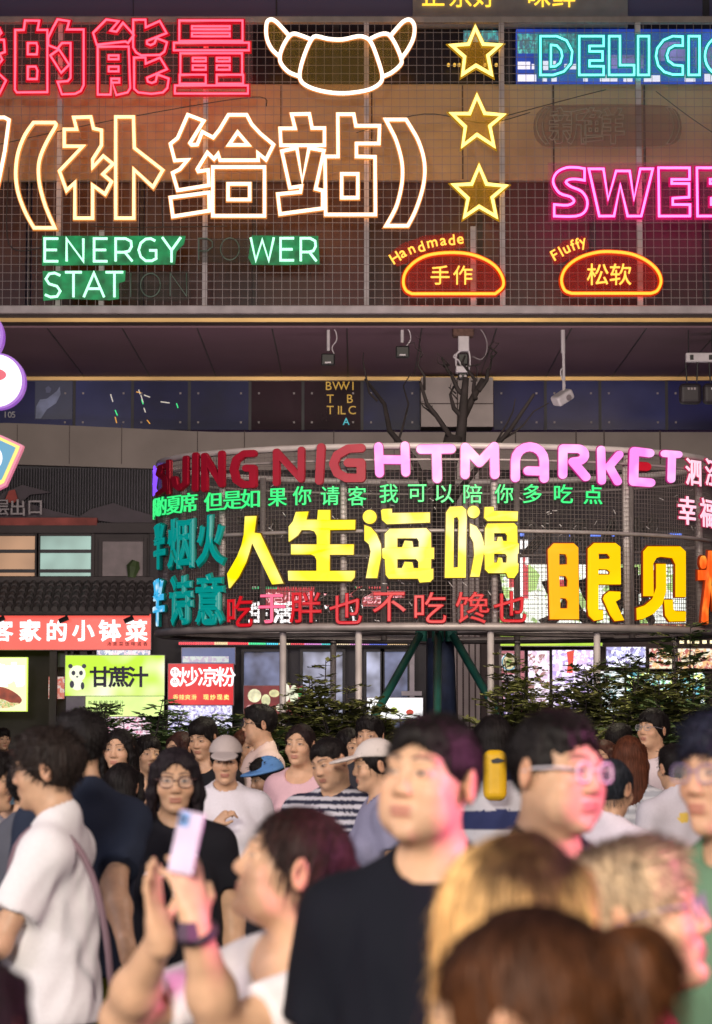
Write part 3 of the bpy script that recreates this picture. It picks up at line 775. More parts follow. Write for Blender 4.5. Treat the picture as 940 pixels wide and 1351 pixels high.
lightbox('menu_lightbox', 858, 856, 940, 882, print_mat('peach menu print', [(.35, .08, .03), (.9, .5, .2), (.95, .85, .6), (.5, .1, .08), (1, .95, .85)], 9, 1.1), YB - 0.1, 'peach and red photo menu at the far right of the food stall', 'menu board')
lightbox('menu_lightbox', 792, 886, 824, 940, print_mat('white teal menu', [(.05, .2, .25), (.8, .9, .95), (.95, 1, 1), (.2, .45, .5), (1, 1, 1)], 9, 1.2), YB - 0.1, 'white and teal photo menu between the lilac and aqua ones', 'menu board')
lightbox('menu_lightbox', 664, 903, 692, 945, print_mat('rose menu print', [(.4, .06, .1), (.8, .5, .55), (.2, .15, .4), (.9, .75, .85)], 10, 1.0), YB - 0.12, 'rose coloured photo menu under the noodle bowl lightbox', 'menu board')
t = empty('string_light', P(920, 845, YB - .5), 'row of warm bulbs right of the green and yellow sign', 'light string')
for x in range(890, 1000, 10):
    mb = MB(); p = P(x, 845, YB - .5); mb.tube([p, p + Vector((0, 0, -.04))], .028, 7); mb.build('bulb', emit('warm bulb', (1, .85, .5), 1.6), t)
# upper lit fronts seen through the drum on the right
t = lightbox('mural_screen', 660, 745, 905, 822, print_mat('green mural print', [(.10, .22, .05), (.35, .6, .12), (.95, 1, .9), (.9, .95, .85), (.25, .45, .1), (1, 1, 1)], 1.6, 1.25), YB - 0.05, 'green and white lit mural behind the orange letters', 'mural')
for x0, y0, x1, y1 in ((672, 745, 684, 775), (690, 735, 697, 790), (735, 765, 745, 790), (828, 765, 840, 785), (862, 752, 872, 770)):
    mb = MB(); mb.pbox(x0, y0, x1, y1, YB - .06, .005); mb.build('red_patch', emit('red lit patch', (.8, .03, .06), .8), t)
mb = MB(); mb.pbox(660, 700, 905, 746, YB + .05, .1); mb.build('dark_header', M_DARK, t)
t = empty('led_strip', P(800, 705, YB - .1), 'broken blue LED line above the mural behind the drum', 'LED strip')
for x0, x1 in ((672, 692), (716, 726), (752, 760), (768, 775), (780, 793), (800, 818), (838, 852), (858, 866), (884, 900)):
    mb = MB(); mb.pbox(x0, 703.5, x1, 707.5, YB - .1, .04); mb.build('led_segment', emit('led blue', (.12, .25, 1), 1.2), t)
t = empty('white_neon', P(690, 730, YB - .1), 'white and red lit post beside the tall yellow character', 'neon sign')
for x, y0, y1 in ((686, 712, 724), (693, 712, 724), (686, 730, 800), (694, 732, 745)):
    mb = MB(); mb.pbox(x, y0, x + 4, y1, YB - .12, .04); mb.build('bar', W_LIT, t)
t = lightbox('vermilion_strip', 660, 824, 905, 830, print_mat('orange red lights', [(.3, .02, .01), (.9, .1, .03), (1, .6, .15), (.6, .05, .02), (1, .85, .5)], 11, .9), YB - .45, 'strip of orange and red lights below the mural', 'LED strip')

# ================================================================== UPPER SIGN FRAME
frame = empty('wire_sign_frame', (Xp(470, YS), YS, Zp(408, YS)), 'wide steel frame with welded wire mesh carrying the neon words', 'sign frame')
X0, X1 = Xp(-260, YS), Xp(1200, YS)
mb = MB(); mb.pbox(-260, 402.5, 1200, 413, YS - 0.04, 0.10); bevel(mb.build('bottom_rail', M_LILAC, frame), 0.01)
mb = MB(); mb.pbox(-260, 20.5, 1200, 29, YS - 0.0, 0.08); bevel(mb.build('top_rail', mat('shaded frame steel', (0.25, 0.21, 0.20), .5, metal=.1, var=.2), frame), 0.01)  # top rail in a darker frame steel, shade put into its colour
for x, y0, y1, w in ((-110, 28, 403, 6), (76, 28, 403, 6.5), (133, 303, 403, 6.5), (270, 28, 403, 6.5), (484, 28, 403, 6.5), (625, 298, 403, 7), (664, 28, 403, 7), (846, 28, 403, 7), (1030, 28, 403, 6)):
    a, b = P(x - w / 2, y1, YS), P(x + w / 2, y0, YS)
    mb = MB(); mb.box((a.x, YS + 0.015, a.z), (a.x + w / 115, YS + 0.07, b.z)); mb.build('post', M_LILAC, frame)
mb = MB()
z0, z1 = Zp(404, YS), Zp(24, YS)
wr = 0.0028
x = X0
while x < X1:
    mb.box((x - wr, YS - wr, z0), (x + wr, YS + wr, z1)); x += 0.0985
z = z0
while z < z1:
    mb.box((X0, YS - 3 * wr, z - wr), (X1, YS - wr - 0.0002, z + wr)); z += 0.0985
mb.build('wire_mesh', M_WIRE, frame)
mb = MB()
for pts in (((0, 190), (150, 158), (330, 128), (352, 140)), ((470, 175), (560, 150), (640, 162), (700, 148)), ((640, 160), (760, 128), (800, 118)), ((866, 120), (905, 150), (940, 174), (980, 200)), ((12, 220), (12, 322), (60, 326)), ((214, 260), (215, 300)), ((120, 298), (170, 300), (300, 298))):
    mb.tube([P(a, b, YS - 0.02) for a, b in smooth_path(list(pts), False, 6)], 0.006, 5)
mb.build('cable', M_BLACK, frame)

# ---- neon words on it
HALO = {'red neon': emit('red back light', (1.0, 0.004, 0.012), 7), 'warm white neon': emit('amber back light', (1.0, 0.38, 0.035), 7.5), 'gold neon': emit('amber back light', (1.0, 0.38, 0.035), 7.5), 'cream neon': emit('amber back light', (1, .3, .05), 7.5),
        'yellow star neon': emit('yellow back light', (1.0, 0.50, 0.02), 13), 'teal neon': emit('teal back light', (0.0, 0.75, 0.7), 6), 'pink neon': emit('magenta back light', (1.0, 0.01, 0.22), 11), 'orange neon': emit('scarlet back light', (1.0, 0.05, 0.0), 11)}
fS = plane_fn(YS - 0.05)
def neon_char(t, loops, core, glow_sleeve, r, jr, name='character', fn=None, d=0.05, label=None):
    fn = fn or fS
    halo = HALO.get(core.name) if jr else None
    mb = MB(); up = Vector((0, -1, 0))
    for lp, closed in loops:
        pts = [fn(a, b, d) for a, b in lp]
        mb.tube(pts, r, 6, closed, 0, up=up)
        if jr:  # wider glowing tube added for the bloom round the core
            pts = [fn(a, b, d - jr - .002) for a, b in lp]
            mb.tube(pts, jr, 6, closed, 1, up=up)
            if halo:                                   # hidden strip added to throw the neon's colour on the wall
                mb.tube([fn(a, b, d - 2 * jr - .014) for a, b in lp], .010, 4, closed, 2, up=up)
    return mb.build(name, [core, glow_sleeve or core] + ([halo] if halo else []), t, smooth=True, label=label)
def C(ox, oy, sc, pts): return (Zm(ox, oy, sc, pts), True)
def O(ox, oy, sc, pts): return (Zm(ox, oy, sc, pts), False)
RED = emit('red neon', (1.0, 0.085, 0.145), 2.3); REDJ = emit('red neon bloom', (0.75, 0.0, 0.014), 0.6)
A_ = (0, 10, 5.222); B_ = (160, 10, 5.222)
t = empty('neon_sign', P(160, 78, YS - .05), 'red double-outlined neon characters in the top left of the frame', 'neon sign')
def rect(x0, y0, x1, y1): return [(x0, y0), (x1, y0), (x1, y1), (x0, y1)]
neon_char(t, [C(*A_, [(-150, 150), (0, 150), (14, 180), (-10, 205), (-20, 228), (32, 228), (38, 312), (0, 325), (20, 365), (-8, 400), (-15, 450), (45, 508), (2, 595), (-60, 560), (-150, 600)]), C(*A_, rect(-120, 260, -60, 330))], RED, REDJ, .0125, .033)
neon_char(t, [C(*A_, [(108, 160), (168, 160), (176, 95), (274, 97), (262, 160), (330, 160), (330, 588), (120, 590), (107, 572)]), C(*A_, [(195, 250), (255, 250), (262, 275), (258, 328), (195, 328)]), C(*A_, [(195, 412), (250, 412), (262, 440), (258, 498), (195, 498)]),
    C(*A_, [(400, 87), (480, 100), (465, 157), (580, 157), (580, 540), (560, 580), (520, 600), (430, 603), (400, 517), (470, 512), (490, 490), (490, 250), (430, 250), (400, 290), (336, 265), (336, 215), (372, 140)]), C(*A_, [(350, 335), (410, 293), (480, 400), (425, 455)])], RED, REDJ, .0125, .033)
neon_char(t, [C(*A_, [(645, 180), (735, 88), (820, 100), (765, 165), (806, 172), (850, 110), (925, 195), (885, 250), (868, 240), (670, 262)]), C(*A_, [(676, 275), (890, 275), (900, 560), (882, 590), (805, 608), (770, 500), (765, 605), (677, 605)]),
    C(*A_, rect(752, 335, 820, 362)), C(*A_, rect(752, 412, 820, 445)), C(*A_, rect(770, 495, 825, 522)),
    C(*B_, [(85, 90), (170, 90), (172, 142), (268, 98), (315, 182), (180, 235), (180, 255), (205, 265), (232, 252), (245, 215), (318, 245), (300, 310), (270, 332), (140, 335), (105, 315), (85, 280)]),
    C(*B_, [(90, 350), (170, 350), (172, 392), (270, 350), (318, 430), (180, 490), (185, 515), (212, 525), (240, 515), (250, 465), (330, 495), (320, 560), (290, 590), (210, 600), (120, 590), (92, 565)])], RED, REDJ, .0125, .033)
neon_char(t, [C(*B_, rect(402, 95, 838, 236)), C(*B_, rect(490, 134, 750, 156)), C(*B_, rect(490, 180, 750, 204)), C(*B_, rect(365, 248, 882, 300)), O(*B_, [(410, 462), (410, 320), (835, 320), (835, 462)]),
    C(*B_, rect(495, 352, 585, 376)), C(*B_, rect(495, 404, 585, 434)), C(*B_, rect(660, 352, 750, 376)), C(*B_, rect(660, 404, 750, 434)), C(*B_, rect(405, 468, 585, 530)), C(*B_, rect(660, 468, 842, 530)), C(*B_, rect(372, 542, 875, 598))], RED, REDJ, .0125, .033)
mb = MB(); mb.pbox(-60, 24, 334, 129, YS - 0.062, 0.008); mb.build('acrylic_panel', clear_panel('clear acrylic', (0.8, 0.5, 0.5), 0.05), t)

WARM = emit('warm white neon', (1.0, 0.80, 0.58), 1.9); WARMJ = emit('warm neon bloom', (0.80, 0.27, 0.06), 0.8)
GOLD = emit('gold neon', (1.0, 0.72, 0.36), 1.8)
Cc = (0, 140, 4.273); D_ = (210, 140, 5.222); E_ = (350, 140, 4.273)
t = empty('neon_sign', P(280, 225, YS - .05), 'big warm white outlined neon characters between tall brackets', 'neon sign')
neon_char(t, [C(*Cc, [(-200, 70), (28, 68), (54, 82), (30, 260), (0, 410), (-60, 640), (-200, 640)])], WARM, WARMJ, .0215, .033)
neon_char(t, [C(*Cc, smooth_path([(312, 97), (318, 115), (285, 172), (250, 240), (228, 300), (220, 360), (227, 450), (260, 570), (312, 690)], False, 3) + smooth_path([(195, 690), (160, 630), (130, 565), (105, 490), (93, 410), (95, 330), (110, 250), (145, 165), (192, 97)], False, 3))], GOLD, WARMJ, .0205, .033, 'bracket')
neon_char(t, [C(*Cc, [(418, 68), (515, 65), (530, 130), (575, 140), (575, 225), (525, 305), (525, 350), (585, 285), (640, 330), (582, 388), (632, 430), (595, 500), (525, 450), (525, 635), (425, 635), (425, 435), (378, 480), (338, 370), (470, 230), (365, 230), (365, 135), (435, 135)]),
    C(*Cc, [(655, 65), (755, 65), (760, 240), (920, 365), (865, 460), (757, 360), (757, 635), (655, 635)])], GOLD, WARMJ, .0200, .032)
neon_char(t, [C(*D_, [(200, 65), (310, 107), (215, 260), (225, 272), (265, 270), (300, 182), (375, 222), (420, 165), (480, 65), (605, 65), (640, 130), (700, 195), (790, 270), (738, 375), (682, 328), (685, 378), (422, 378), (408, 335), (380, 370), (335, 325), (265, 440), (272, 455), (340, 445), (345, 550), (130, 585), (95, 465), (145, 440), (200, 375), (110, 380), (80, 265), (130, 225)]),
    C(*D_, [(543, 185), (618, 272), (483, 272)]), C(*D_, [(80, 635), (345, 600), (348, 725), (97, 765)]), C(*D_, rect(372, 425, 728, 760)), C(*D_, rect(477, 540, 626, 648))], WARM, WARMJ, .0215, .033)
neon_char(t, [C(*E_, [(150, 50), (250, 48), (265, 128), (335, 128), (335, 225), (90, 225), (85, 130), (170, 130)]), C(*E_, [(95, 258), (180, 240), (210, 425), (248, 240), (332, 255), (285, 470), (325, 480), (325, 580), (85, 612), (72, 500), (200, 488), (205, 455), (140, 465)]),
    C(*E_, [(410, 50), (500, 50), (512, 115), (645, 115), (642, 215), (515, 215), (515, 288), (620, 290), (622, 615), (342, 615), (338, 288), (412, 288)]), C(*E_, rect(432, 386, 523, 520))], WARM, WARMJ, .0215, .033)
neon_char(t, [C(*E_, smooth_path([(795, 80), (832, 140), (862, 195), (888, 270), (900, 345), (897, 420), (880, 500), (845, 600), (805, 678)], False, 3) + smooth_path([(682, 678), (718, 615), (745, 555), (768, 460), (775, 380), (768, 300), (740, 200), (712, 140), (680, 80)], False, 3))], WARM, WARMJ, .0215, .033, 'bracket')

F_ = (340, 15, 4.273)
CREAM = emit('cream neon', (1.0, 0.86, 0.72), 1.9)
t = empty('neon_sign', P(450, 75, YS - .05), 'cream neon outline of a croissant', 'neon sign')
neon_char(t, [(smooth_path(Zm(*F_, [(330, 145), (400, 160), (480, 163), (560, 146), (605, 150), (642, 182), (680, 280), (703, 365), (690, 410), (630, 445), (540, 462), (460, 466), (370, 455), (290, 430), (245, 395), (240, 340), (265, 250), (300, 170)]), True, 3), True)] +
    [(smooth_path(Zm(*F_, q), False, 4), False) for q in ([(300, 162), (250, 142), (205, 130), (175, 150), (145, 200), (128, 250), (132, 295), (175, 345), (240, 372)], [(178, 140), (140, 98), (105, 62), (75, 50), (52, 72), (52, 150), (80, 215), (128, 262)],
      [(632, 162), (680, 138), (722, 130), (750, 146), (785, 205), (812, 280), (800, 312), (755, 350), (706, 372)], [(752, 140), (790, 95), (825, 60), (860, 52), (884, 85), (880, 150), (850, 215), (814, 266)])], CREAM, WARMJ, .0235, .031, 'tube_outline')
mb = MB(); mb.prism([Zm(*F_, [(50, 75), (100, 60), (180, 140), (300, 160), (480, 163), (640, 160), (750, 140), (850, 52), (885, 90), (850, 215), (800, 312), (700, 390), (540, 462), (370, 455), (240, 390), (130, 295), (60, 180)])], plane_fn(YS - .055), 0, .006)
mb.build('acrylic_panel', clear_panel('olive acrylic', (0.45, 0.30, 0.05), 0.25), t)

STAR = emit('yellow star neon', (1.0, 0.78, 0.22), 1.9); STARJ = emit('yellow neon bloom', (0.60, 0.32, 0.0), 0.6)
G_ = (580, 20, 4.825)
sd = ('topmost', 'middle', 'lowest')
for k, pts in enumerate(([(228, 85), (278, 190), (385, 195), (308, 262), (330, 380), (232, 325), (148, 380), (160, 270), (78, 198), (185, 190)], [(238, 520), (288, 630), (405, 640), (320, 710), (345, 835), (238, 765), (148, 835), (165, 715), (80, 632), (192, 632)], [(252, 968), (300, 1080), (420, 1092), (335, 1165), (360, 1285), (252, 1222), (160, 1285), (182, 1170), (92, 1085), (205, 1080)])):
    q = Zm(*G_, pts); cx = sum(a for a, b in q) / 10; cyy = sum(b for a, b in q) / 10
    t = empty('neon_star', P(cx, cyy, YS - .05), '%s of the three yellow neon stars on the wire mesh' % sd[k], 'neon star', 'yellow neon stars in a column')
    neon_char(t, [(q, True)], STAR, STARJ, .021, .037, 'tube_outline')
    big = [(cx + (a - cx) * 1.08, cyy + (b - cyy) * 1.08) for a, b in q]
    mb = MB(); mb.prism([big], plane_fn(YS - .055), 0, .006); mb.build('acrylic_panel', clear_panel('honey acrylic', (0.85, 0.45, 0.02), 0.38), t)

TEAL = emit('teal neon', (0.20, 0.95, 0.90), 1.7); TEALJ = emit('teal neon bloom', (0.0, 0.30, 0.28), 0.6)
H_ = (670, 0, 3.4815)
t = empty('neon_sign', P(830, 74, YS - .05), 'teal outlined capital letters across the video screen', 'neon sign')
Os = lambda dx: [C(*H_, ell(990 + dx, 260, 85, 92, 28)), C(*H_, ell(990 + dx, 260, 42, 50, 24))]
for lps in ([C(*H_, [(150, 170), (225, 170), (270, 190), (296, 240), (290, 295), (258, 332), (210, 348), (150, 348)]), C(*H_, [(198, 210), (225, 213), (245, 235), (250, 262), (240, 293), (220, 308), (198, 310)])],
            [C(*H_, [(328, 170), (440, 170), (440, 215), (375, 215), (375, 240), (435, 240), (435, 282), (375, 282), (375, 308), (440, 308), (440, 348), (328, 348)])],
            [C(*H_, [(465, 170), (515, 170), (515, 303), (580, 303), (580, 348), (465, 348)])], [C(*H_, rect(598, 170, 648, 348))],
            [C(*H_, [(803, 172), (757, 170), (715, 188), (686, 226), (680, 262), (690, 304), (718, 334), (757, 346), (803, 346), (803, 306), (762, 302), (736, 282), (730, 258), (740, 228), (765, 213), (803, 214)])],
            [C(*H_, rect(830, 170, 880, 348))], Os(0)):
    neon_char(t, lps, TEAL, TEALJ, .0135, .031, 'letter')
mb = MB(); mb.pbox(706, 42, 990, 106, YS - 0.062, 0.008); mb.build('acrylic_panel', clear_panel('sea green acrylic', (0.2, 0.6, 0.55), 0.12), t)

PINK = emit('pink neon', (1.0, 0.22, 0.78), 2.0); PINKJ = emit('magenta neon bloom', (0.72, 0.0, 0.13), 0.7)
I_ = (680, 120, 3.615)
t = empty('neon_sign', P(850, 255, YS - .05), 'hot pink outlined capital letters below the unlit characters', 'neon sign')
E1 = [(682, 370), (830, 370), (830, 425), (745, 425), (745, 445), (828, 445), (828, 510), (750, 515), (750, 545), (832, 545), (832, 600), (685, 600)]
for lps in ([C(*I_, smooth_path([(330, 430), (292, 424), (260, 425), (241, 438), (265, 460), (315, 482), (342, 525), (334, 575), (290, 600), (185, 600)], False, 3) + smooth_path([(185, 545), (250, 548), (280, 530), (262, 508), (210, 490), (180, 440), (195, 395), (240, 370), (290, 368), (330, 374)], False, 3))],
            [C(*I_, [(350, 375), (420, 375), (442, 520), (480, 385), (545, 385), (565, 522), (595, 375), (655, 375), (600, 600), (535, 600), (500, 450), (470, 600), (400, 600)])], [C(*I_, E1)], [C(*I_, [(a + 183, b) for a, b in E1])], [C(*I_, [(1055, 370), (1210, 370), (1210, 425), (1160, 425), (1160, 600), (1105, 600), (1105, 425), (1055, 425)])]):
    neon_char(t, lps, PINK, PINKJ, .0145, .036, 'letter')
mb = MB(); mb.pbox(724, 214, 1020, 292, YS - 0.062, 0.008); mb.build('acrylic_panel', clear_panel('pink acrylic', (0.75, 0.10, 0.3), 0.12), t)

# unlit characters between them
t = empty('neon_sign', P(800, 167, YS - .05), 'unlit grey outlined characters in brackets between the teal and pink words', 'neon sign')
GREYT = mat('unlit grey tube', (0.30, 0.24, 0.19), 0.5)
for ch, x, w in (('(', 716, 16), ('新', 752, 40), ('鲜', 796, 40), ('美', 836, 40), (')', 888, 16)):
    if ch == '美': continue
    gs, gw, gh = glyph_groups(ch, 0.018); s_ = 46 / gh
    neon_char(t, [([(x + a * s_ * 1.15, 167 - b * s_) for a, b in lp], True) for g in gs for lp in g], GREYT, None, .007, 0, 'character')
mb = MB(); mb.prism([smooth_path([(704, 168), (716, 142), (760, 138), (860, 138), (892, 145), (900, 168), (892, 188), (860, 193), (760, 193), (716, 192)], True, 3)], plane_fn(YS - .055), 0, .006)
mb.build('acrylic_panel', clear_panel('smoky acrylic', (0.22, 0.13, 0.11), 0.55), t)

# orange domes with curved words
ORA = emit('orange neon', (1.0, 0.38, 0.03), 1.9); ORAJ = emit('orange neon bloom', (0.70, 0.03, 0.0), 0.75)
ORT = emit('amber neon letter', (1.0, 0.55, 0.07), 1.5)
for dome, chars, cx, cyy, hh, word, lab in ((Zm(500, 290, 4.7, [(205, 462), (168, 440), (152, 390), (168, 325), (225, 263), (310, 222), (440, 207), (560, 216), (660, 250), (730, 300), (768, 365), (768, 420), (722, 462)]), '手作', (581, 611), 363, 25, 'Handmade', 'orange neon dome with a curved eight-letter word above it'),
        (Zm(700, 290, 3.917, [(212, 383), (175, 365), (160, 310), (185, 250), (250, 200), (340, 172), (420, 168), (520, 180), (600, 215), (655, 265), (674, 320), (655, 368), (620, 383)]), '松软', (789, 819), 362, 28, 'Fluffy', 'orange neon dome with a curved six-letter word above it')):
    x0 = min(a for a, b in dome); x1 = max(a for a, b in dome); yb = max(b for a, b in dome)
    t = empty('neon_sign', P((x0 + x1) / 2, cyy, YS - .05), lab, 'neon sign', 'orange neon domes')
    lp = [dome[-1]] + [dome[0]]
    arc = smooth_path(dome[:], False, 4)
    neon_char(t, [(arc, True)], ORA, ORAJ, .018, .036, 'dome_outline')
    for ch, x in zip(chars, cx):
        mb = MB(); glyph_at(mb, ch, x, cyy, hh, YS - .07, bold=0.008, d0=.0, d1=.02); mb.build('character', ORT, t)
    if word == 'Handmade': pos = [(521.5, 340.5, .55), (532, 335.5, .48), (543.5, 330.5, .42), (555.5, 326, .35), (570.5, 322, .22), (585, 319.5, .16), (596, 317, .10), (607.5, 317.5, .05)]; hs = 15
    else: pos = [(732, 337, .5), (740, 332.5, .5), (748, 330, .45), (756, 324, .38), (762.5, 322, .35), (770, 322.5, .3)]; hs = 15
    for ch, (x, y, rt) in zip(word, pos):
        gs, gw, gh = glyph_groups(ch, 0.028)
        mb = MB(); sz = 20
        glyph_prism(mb, ch, lambda u, v, d: fS(x + u, y + v, d), sz, 0.018, .02, .04, rot=rt); mb.build('letter', ORT, t)
    a = [(x0 + (x1 - x0) * 0.5 + (p[0] - (x0 + x1) / 2) * 1.05, p[1] if p[1] > cyy else cyy + (p[1] - cyy) * 1.06) for p in arc]
    mb = MB(); mb.prism([a], plane_fn(YS - .05), 0, .006)
    if word == 'Handmade': mb.prism([[(512, 336), (530, 322), (560, 311), (612, 306), (614, 326), (560, 338), (524, 352)]], plane_fn(YS - .05), 0, .006)
    else: mb.prism([[(724, 334), (745, 317), (774, 311), (778, 328), (752, 342), (732, 350)]], plane_fn(YS - .05), 0, .006)
    mb.build('acrylic_panel', clear_panel('scarlet acrylic', (0.6, 0.012, 0.0), 0.40), t)

# green single-line words, some letters dead
GRN = emit('green white neon', (0.45, 1.0, 0.66), 1.7); GRNU = mat('unlit green tube', (0.10, 0.16, 0.13), 0.4)
GPAN = emit('glowing green acrylic', (0.0, 0.17, 0.05), 1.0, 0.6, 7)
t = empty('neon_sign', P(240, 353, YS - .05), 'green neon words with a few dead letters on the lower left mesh', 'neon sign')
SF = {'E': [[(1, 0), (0, 0), (0, 1), (1, 1)], [(0, .5), (.9, .5)]], 'N': [[(0, 1), (0, 0), (1, 1), (1, 0)]], 'R': [[(0, 1), (0, 0), (.6, 0), (.92, .12), (.95, .35), (.8, .55), (.5, .6), (0, .6)], [(.55, .6), (1, 1)]],
      'G': [[(.95, .1), (.7, 0), (.4, .02), (.12, .2), (0, .5), (.12, .8), (.4, .98), (.75, .98), (1, .88), (1, .52), (.6, .52)]], 'Y': [[(0, 0), (.5, .52), (1, 0)], [(.5, .52), (.5, 1)]], 'P': [[(0, 1), (0, 0), (.6, 0), (.95, .15), (.95, .4), (.6, .58), (0, .58)]],
      'O': [ell(.5, .5, .5, .5, 20) + [(1, .5)]], 'W': [[(0, 0), (.22, 1), (.5, .1), (.78, 1), (1, 0)]], 'S': [[(.95, .1), (.6, 0), (.25, .04), (.05, .25), (.25, .45), (.75, .55), (.95, .75), (.75, .97), (.35, 1), (0, .9)]], 'T': [[(0, 0), (1, 0)], [(.5, 0), (.5, 1)]], 'A': [[(0, 1), (.5, 0), (1, 1)], [(.2, .65), (.8, .65)]], 'I': [[(.5, 0), (.5, 1)]]}
K_ = (30, 300, 4.087); L_ = (240, 300, 4.273)
def st_letters(org, items):
    for ch, x0, x1, y0, y1, lit in items:
        lps = [(Zm(*org, [(x0 + a * (x1 - x0), y0 + b * (y1 - y0)) for a, b in ln]), False) for ln in SF[ch]]
        neon_char(t, lps, GRN if lit else GRNU, None, .016 if lit else .008, 0, 'letter', d=.06, label=None if lit else 'dead unlit letter')
st_letters(K_, [('E', 122, 195, 65, 187, 1), ('N', 240, 330, 65, 187, 1), ('E', 388, 460, 65, 187, 1), ('R', 504, 594, 65, 187, 1), ('G', 628, 722, 65, 187, 1), ('Y', 755, 855, 58, 192, 1), ('S', 124, 210, 250, 380, 1), ('T', 232, 322, 246, 380, 1), ('A', 332, 442, 250, 380, 1), ('T', 450, 545, 246, 380, 1), ('I', 570, 600, 250, 378, 0), ('O', 638, 745, 252, 378, 0), ('N', 798, 886, 250, 375, 0)])
st_letters(L_, [('P', 97, 178, 66, 188, 0), ('O', 220, 325, 64, 188, 0), ('W', 390, 520, 62, 192, 1), ('E', 558, 634, 66, 190, 1), ('R', 672, 760, 66, 195, 1)])
mb = MB()
for org, pts in ((K_, [(105, 45), (880, 45), (870, 90), (830, 130), (822, 200), (105, 205)]), (K_, [(108, 235), (555, 232), (552, 290), (520, 300), (520, 385), (470, 392), (230, 385), (112, 395)]), (L_, [(395, 45), (770, 48), (778, 208), (560, 212), (395, 210), (375, 170)])):
    mb.prism([Zm(*org, pts)], plane_fn(YS - .055), 0, .006)
mb.build('acrylic_panel', GPAN, t)
mb = MB(); mb.pbox(262, 314, 330, 346, YS - .06, .006); mb.pbox(158, 358, 250, 396, YS - .06, .006); mb.build('acrylic_panel', clear_panel('dead acrylic', (0.05, 0.06, 0.05), 0.2), t)
# ================================================================== ROUND DRUM SIGN
DE = 0.62                                   # the drum is an oval: depth to width
DR = 2.60
DY = 22.0 + DR * DE
DC = Vector((Xp(575, DY, 720), DY, 0))
def oval(a, r=0.0, z=0.0):
    """point on the drum at bearing a (0 faces the street), r outside its skin, and the outward normal"""
    n = Vector((math.sin(a) * DE, -math.cos(a), 0)).normalized()
    return Vector((DC.x + DR * math.sin(a), DC.y - DR * DE * math.cos(a), z)) + n * r, n
def cyl_hit(x, y, back=False):
    d = ray(x, y); d = d / d.y
    ax, ay = d.x, 1.0 / DE
    bx, by = -DC.x, -DC.y / DE
    A = ax * ax + ay * ay; B = 2 * (ax * bx + ay * by); Cq = bx * bx + by * by - DR * DR
    disc = B * B - 4 * A * Cq
    if disc < 0: t = -B / (2 * A)
    else: t = (-B - math.sqrt(disc)) / (2 * A) if not back else (-B + math.sqrt(disc)) / (2 * A)
    p = Vector((0, 0, CAMH)) + d * t
    a = math.atan2((p.x - DC.x) / DR, -(p.y - DC.y) / (DR * DE))
    return oval(a, 0, p.z)
def fD(x, y, d):
    q, n = cyl_hit(x, y); return q + n * (d + 0.03)
def fDflat(x, y):
    """lay a flat letter out round the drum from the point seen at x,y: u,v in metres"""
    q, n = cyl_hit(x, y); th = math.atan2((q.x - DC.x) / DR, -(q.y - DC.y) / (DR * DE)); z0 = q.z
    sp = math.hypot(DR * math.cos(th), DR * DE * math.sin(th))
    return lambda u, v, d: oval(th + u / sp, 0.03 + d, z0 - v)[0]
ztop, zbot = cyl_hit(575, 588)[0].z, cyl_hit(575, 827)[0].z
drum = empty('round_sign_frame', (DC.x, DC.y, 0), 'big round wire drum on steel legs over the planter carrying lit letters', 'sign frame')
def ring(mb, z, r, rad, n=96, m=8):
    mb.tube([oval(2 * math.pi * k / n, r - DR, z)[0] for k in range(n)], rad, m, True, up=Vector((0, 0, 1)))
for z, rad in ((ztop, .030), (zbot, .036), (cyl_hit(575, 700)[0].z, .018), (cyl_hit(575, 606)[0].z, .012)):
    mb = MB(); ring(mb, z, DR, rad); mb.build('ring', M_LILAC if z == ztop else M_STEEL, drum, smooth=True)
mb = MB()
n = 96
for k in range(n):
    a0, a1 = 2 * math.pi * k / n, 2 * math.pi * (k + 1) / n
    r0, r1 = DR - .11, DR - .01
    pt = lambda r, a, z: oval(a, r - DR, z)[0]
    mb.add([pt(r0, a0, zbot - .03), pt(r1, a0, zbot - .03), pt(r1, a1, zbot - .03), pt(r0, a1, zbot - .03)], [(0, 1, 2, 3)])
    mb.add([pt(r0, a0, zbot - .0), pt(r1, a0, zbot - .0), pt(r1, a1, zbot - .0), pt(r0, a1, zbot - .0)], [(3, 2, 1, 0)])
mb.build('bottom_plate', M_STEEL, drum)
mb = MB(); w = .0019
nv = 400
for k in range(nv):
    a = 2 * math.pi * k / nv
    p = oval(a)[0]
    mb.tube([p + Vector((0, 0, zbot)), p + Vector((0, 0, ztop))], w, 4, caps=False)
z = zbot + .04
while z < ztop: ring(mb, z, DR - .003, w, 96, 4); z += .04
mb.build('wire_mesh', M_WIRE, drum)
for k in range(12):
    a = -math.pi / 2 + (k + .35) * 2 * math.pi / 12
    p = oval(a + math.pi / 2, -.05)[0]
    mb = MB(); mb.tube([p + Vector((0, 0, zbot)), p + Vector((0, 0, ztop))], .032, 8); mb.build('upright', M_LILAC if p.y < DY else M_STEEL, drum, smooth=True)
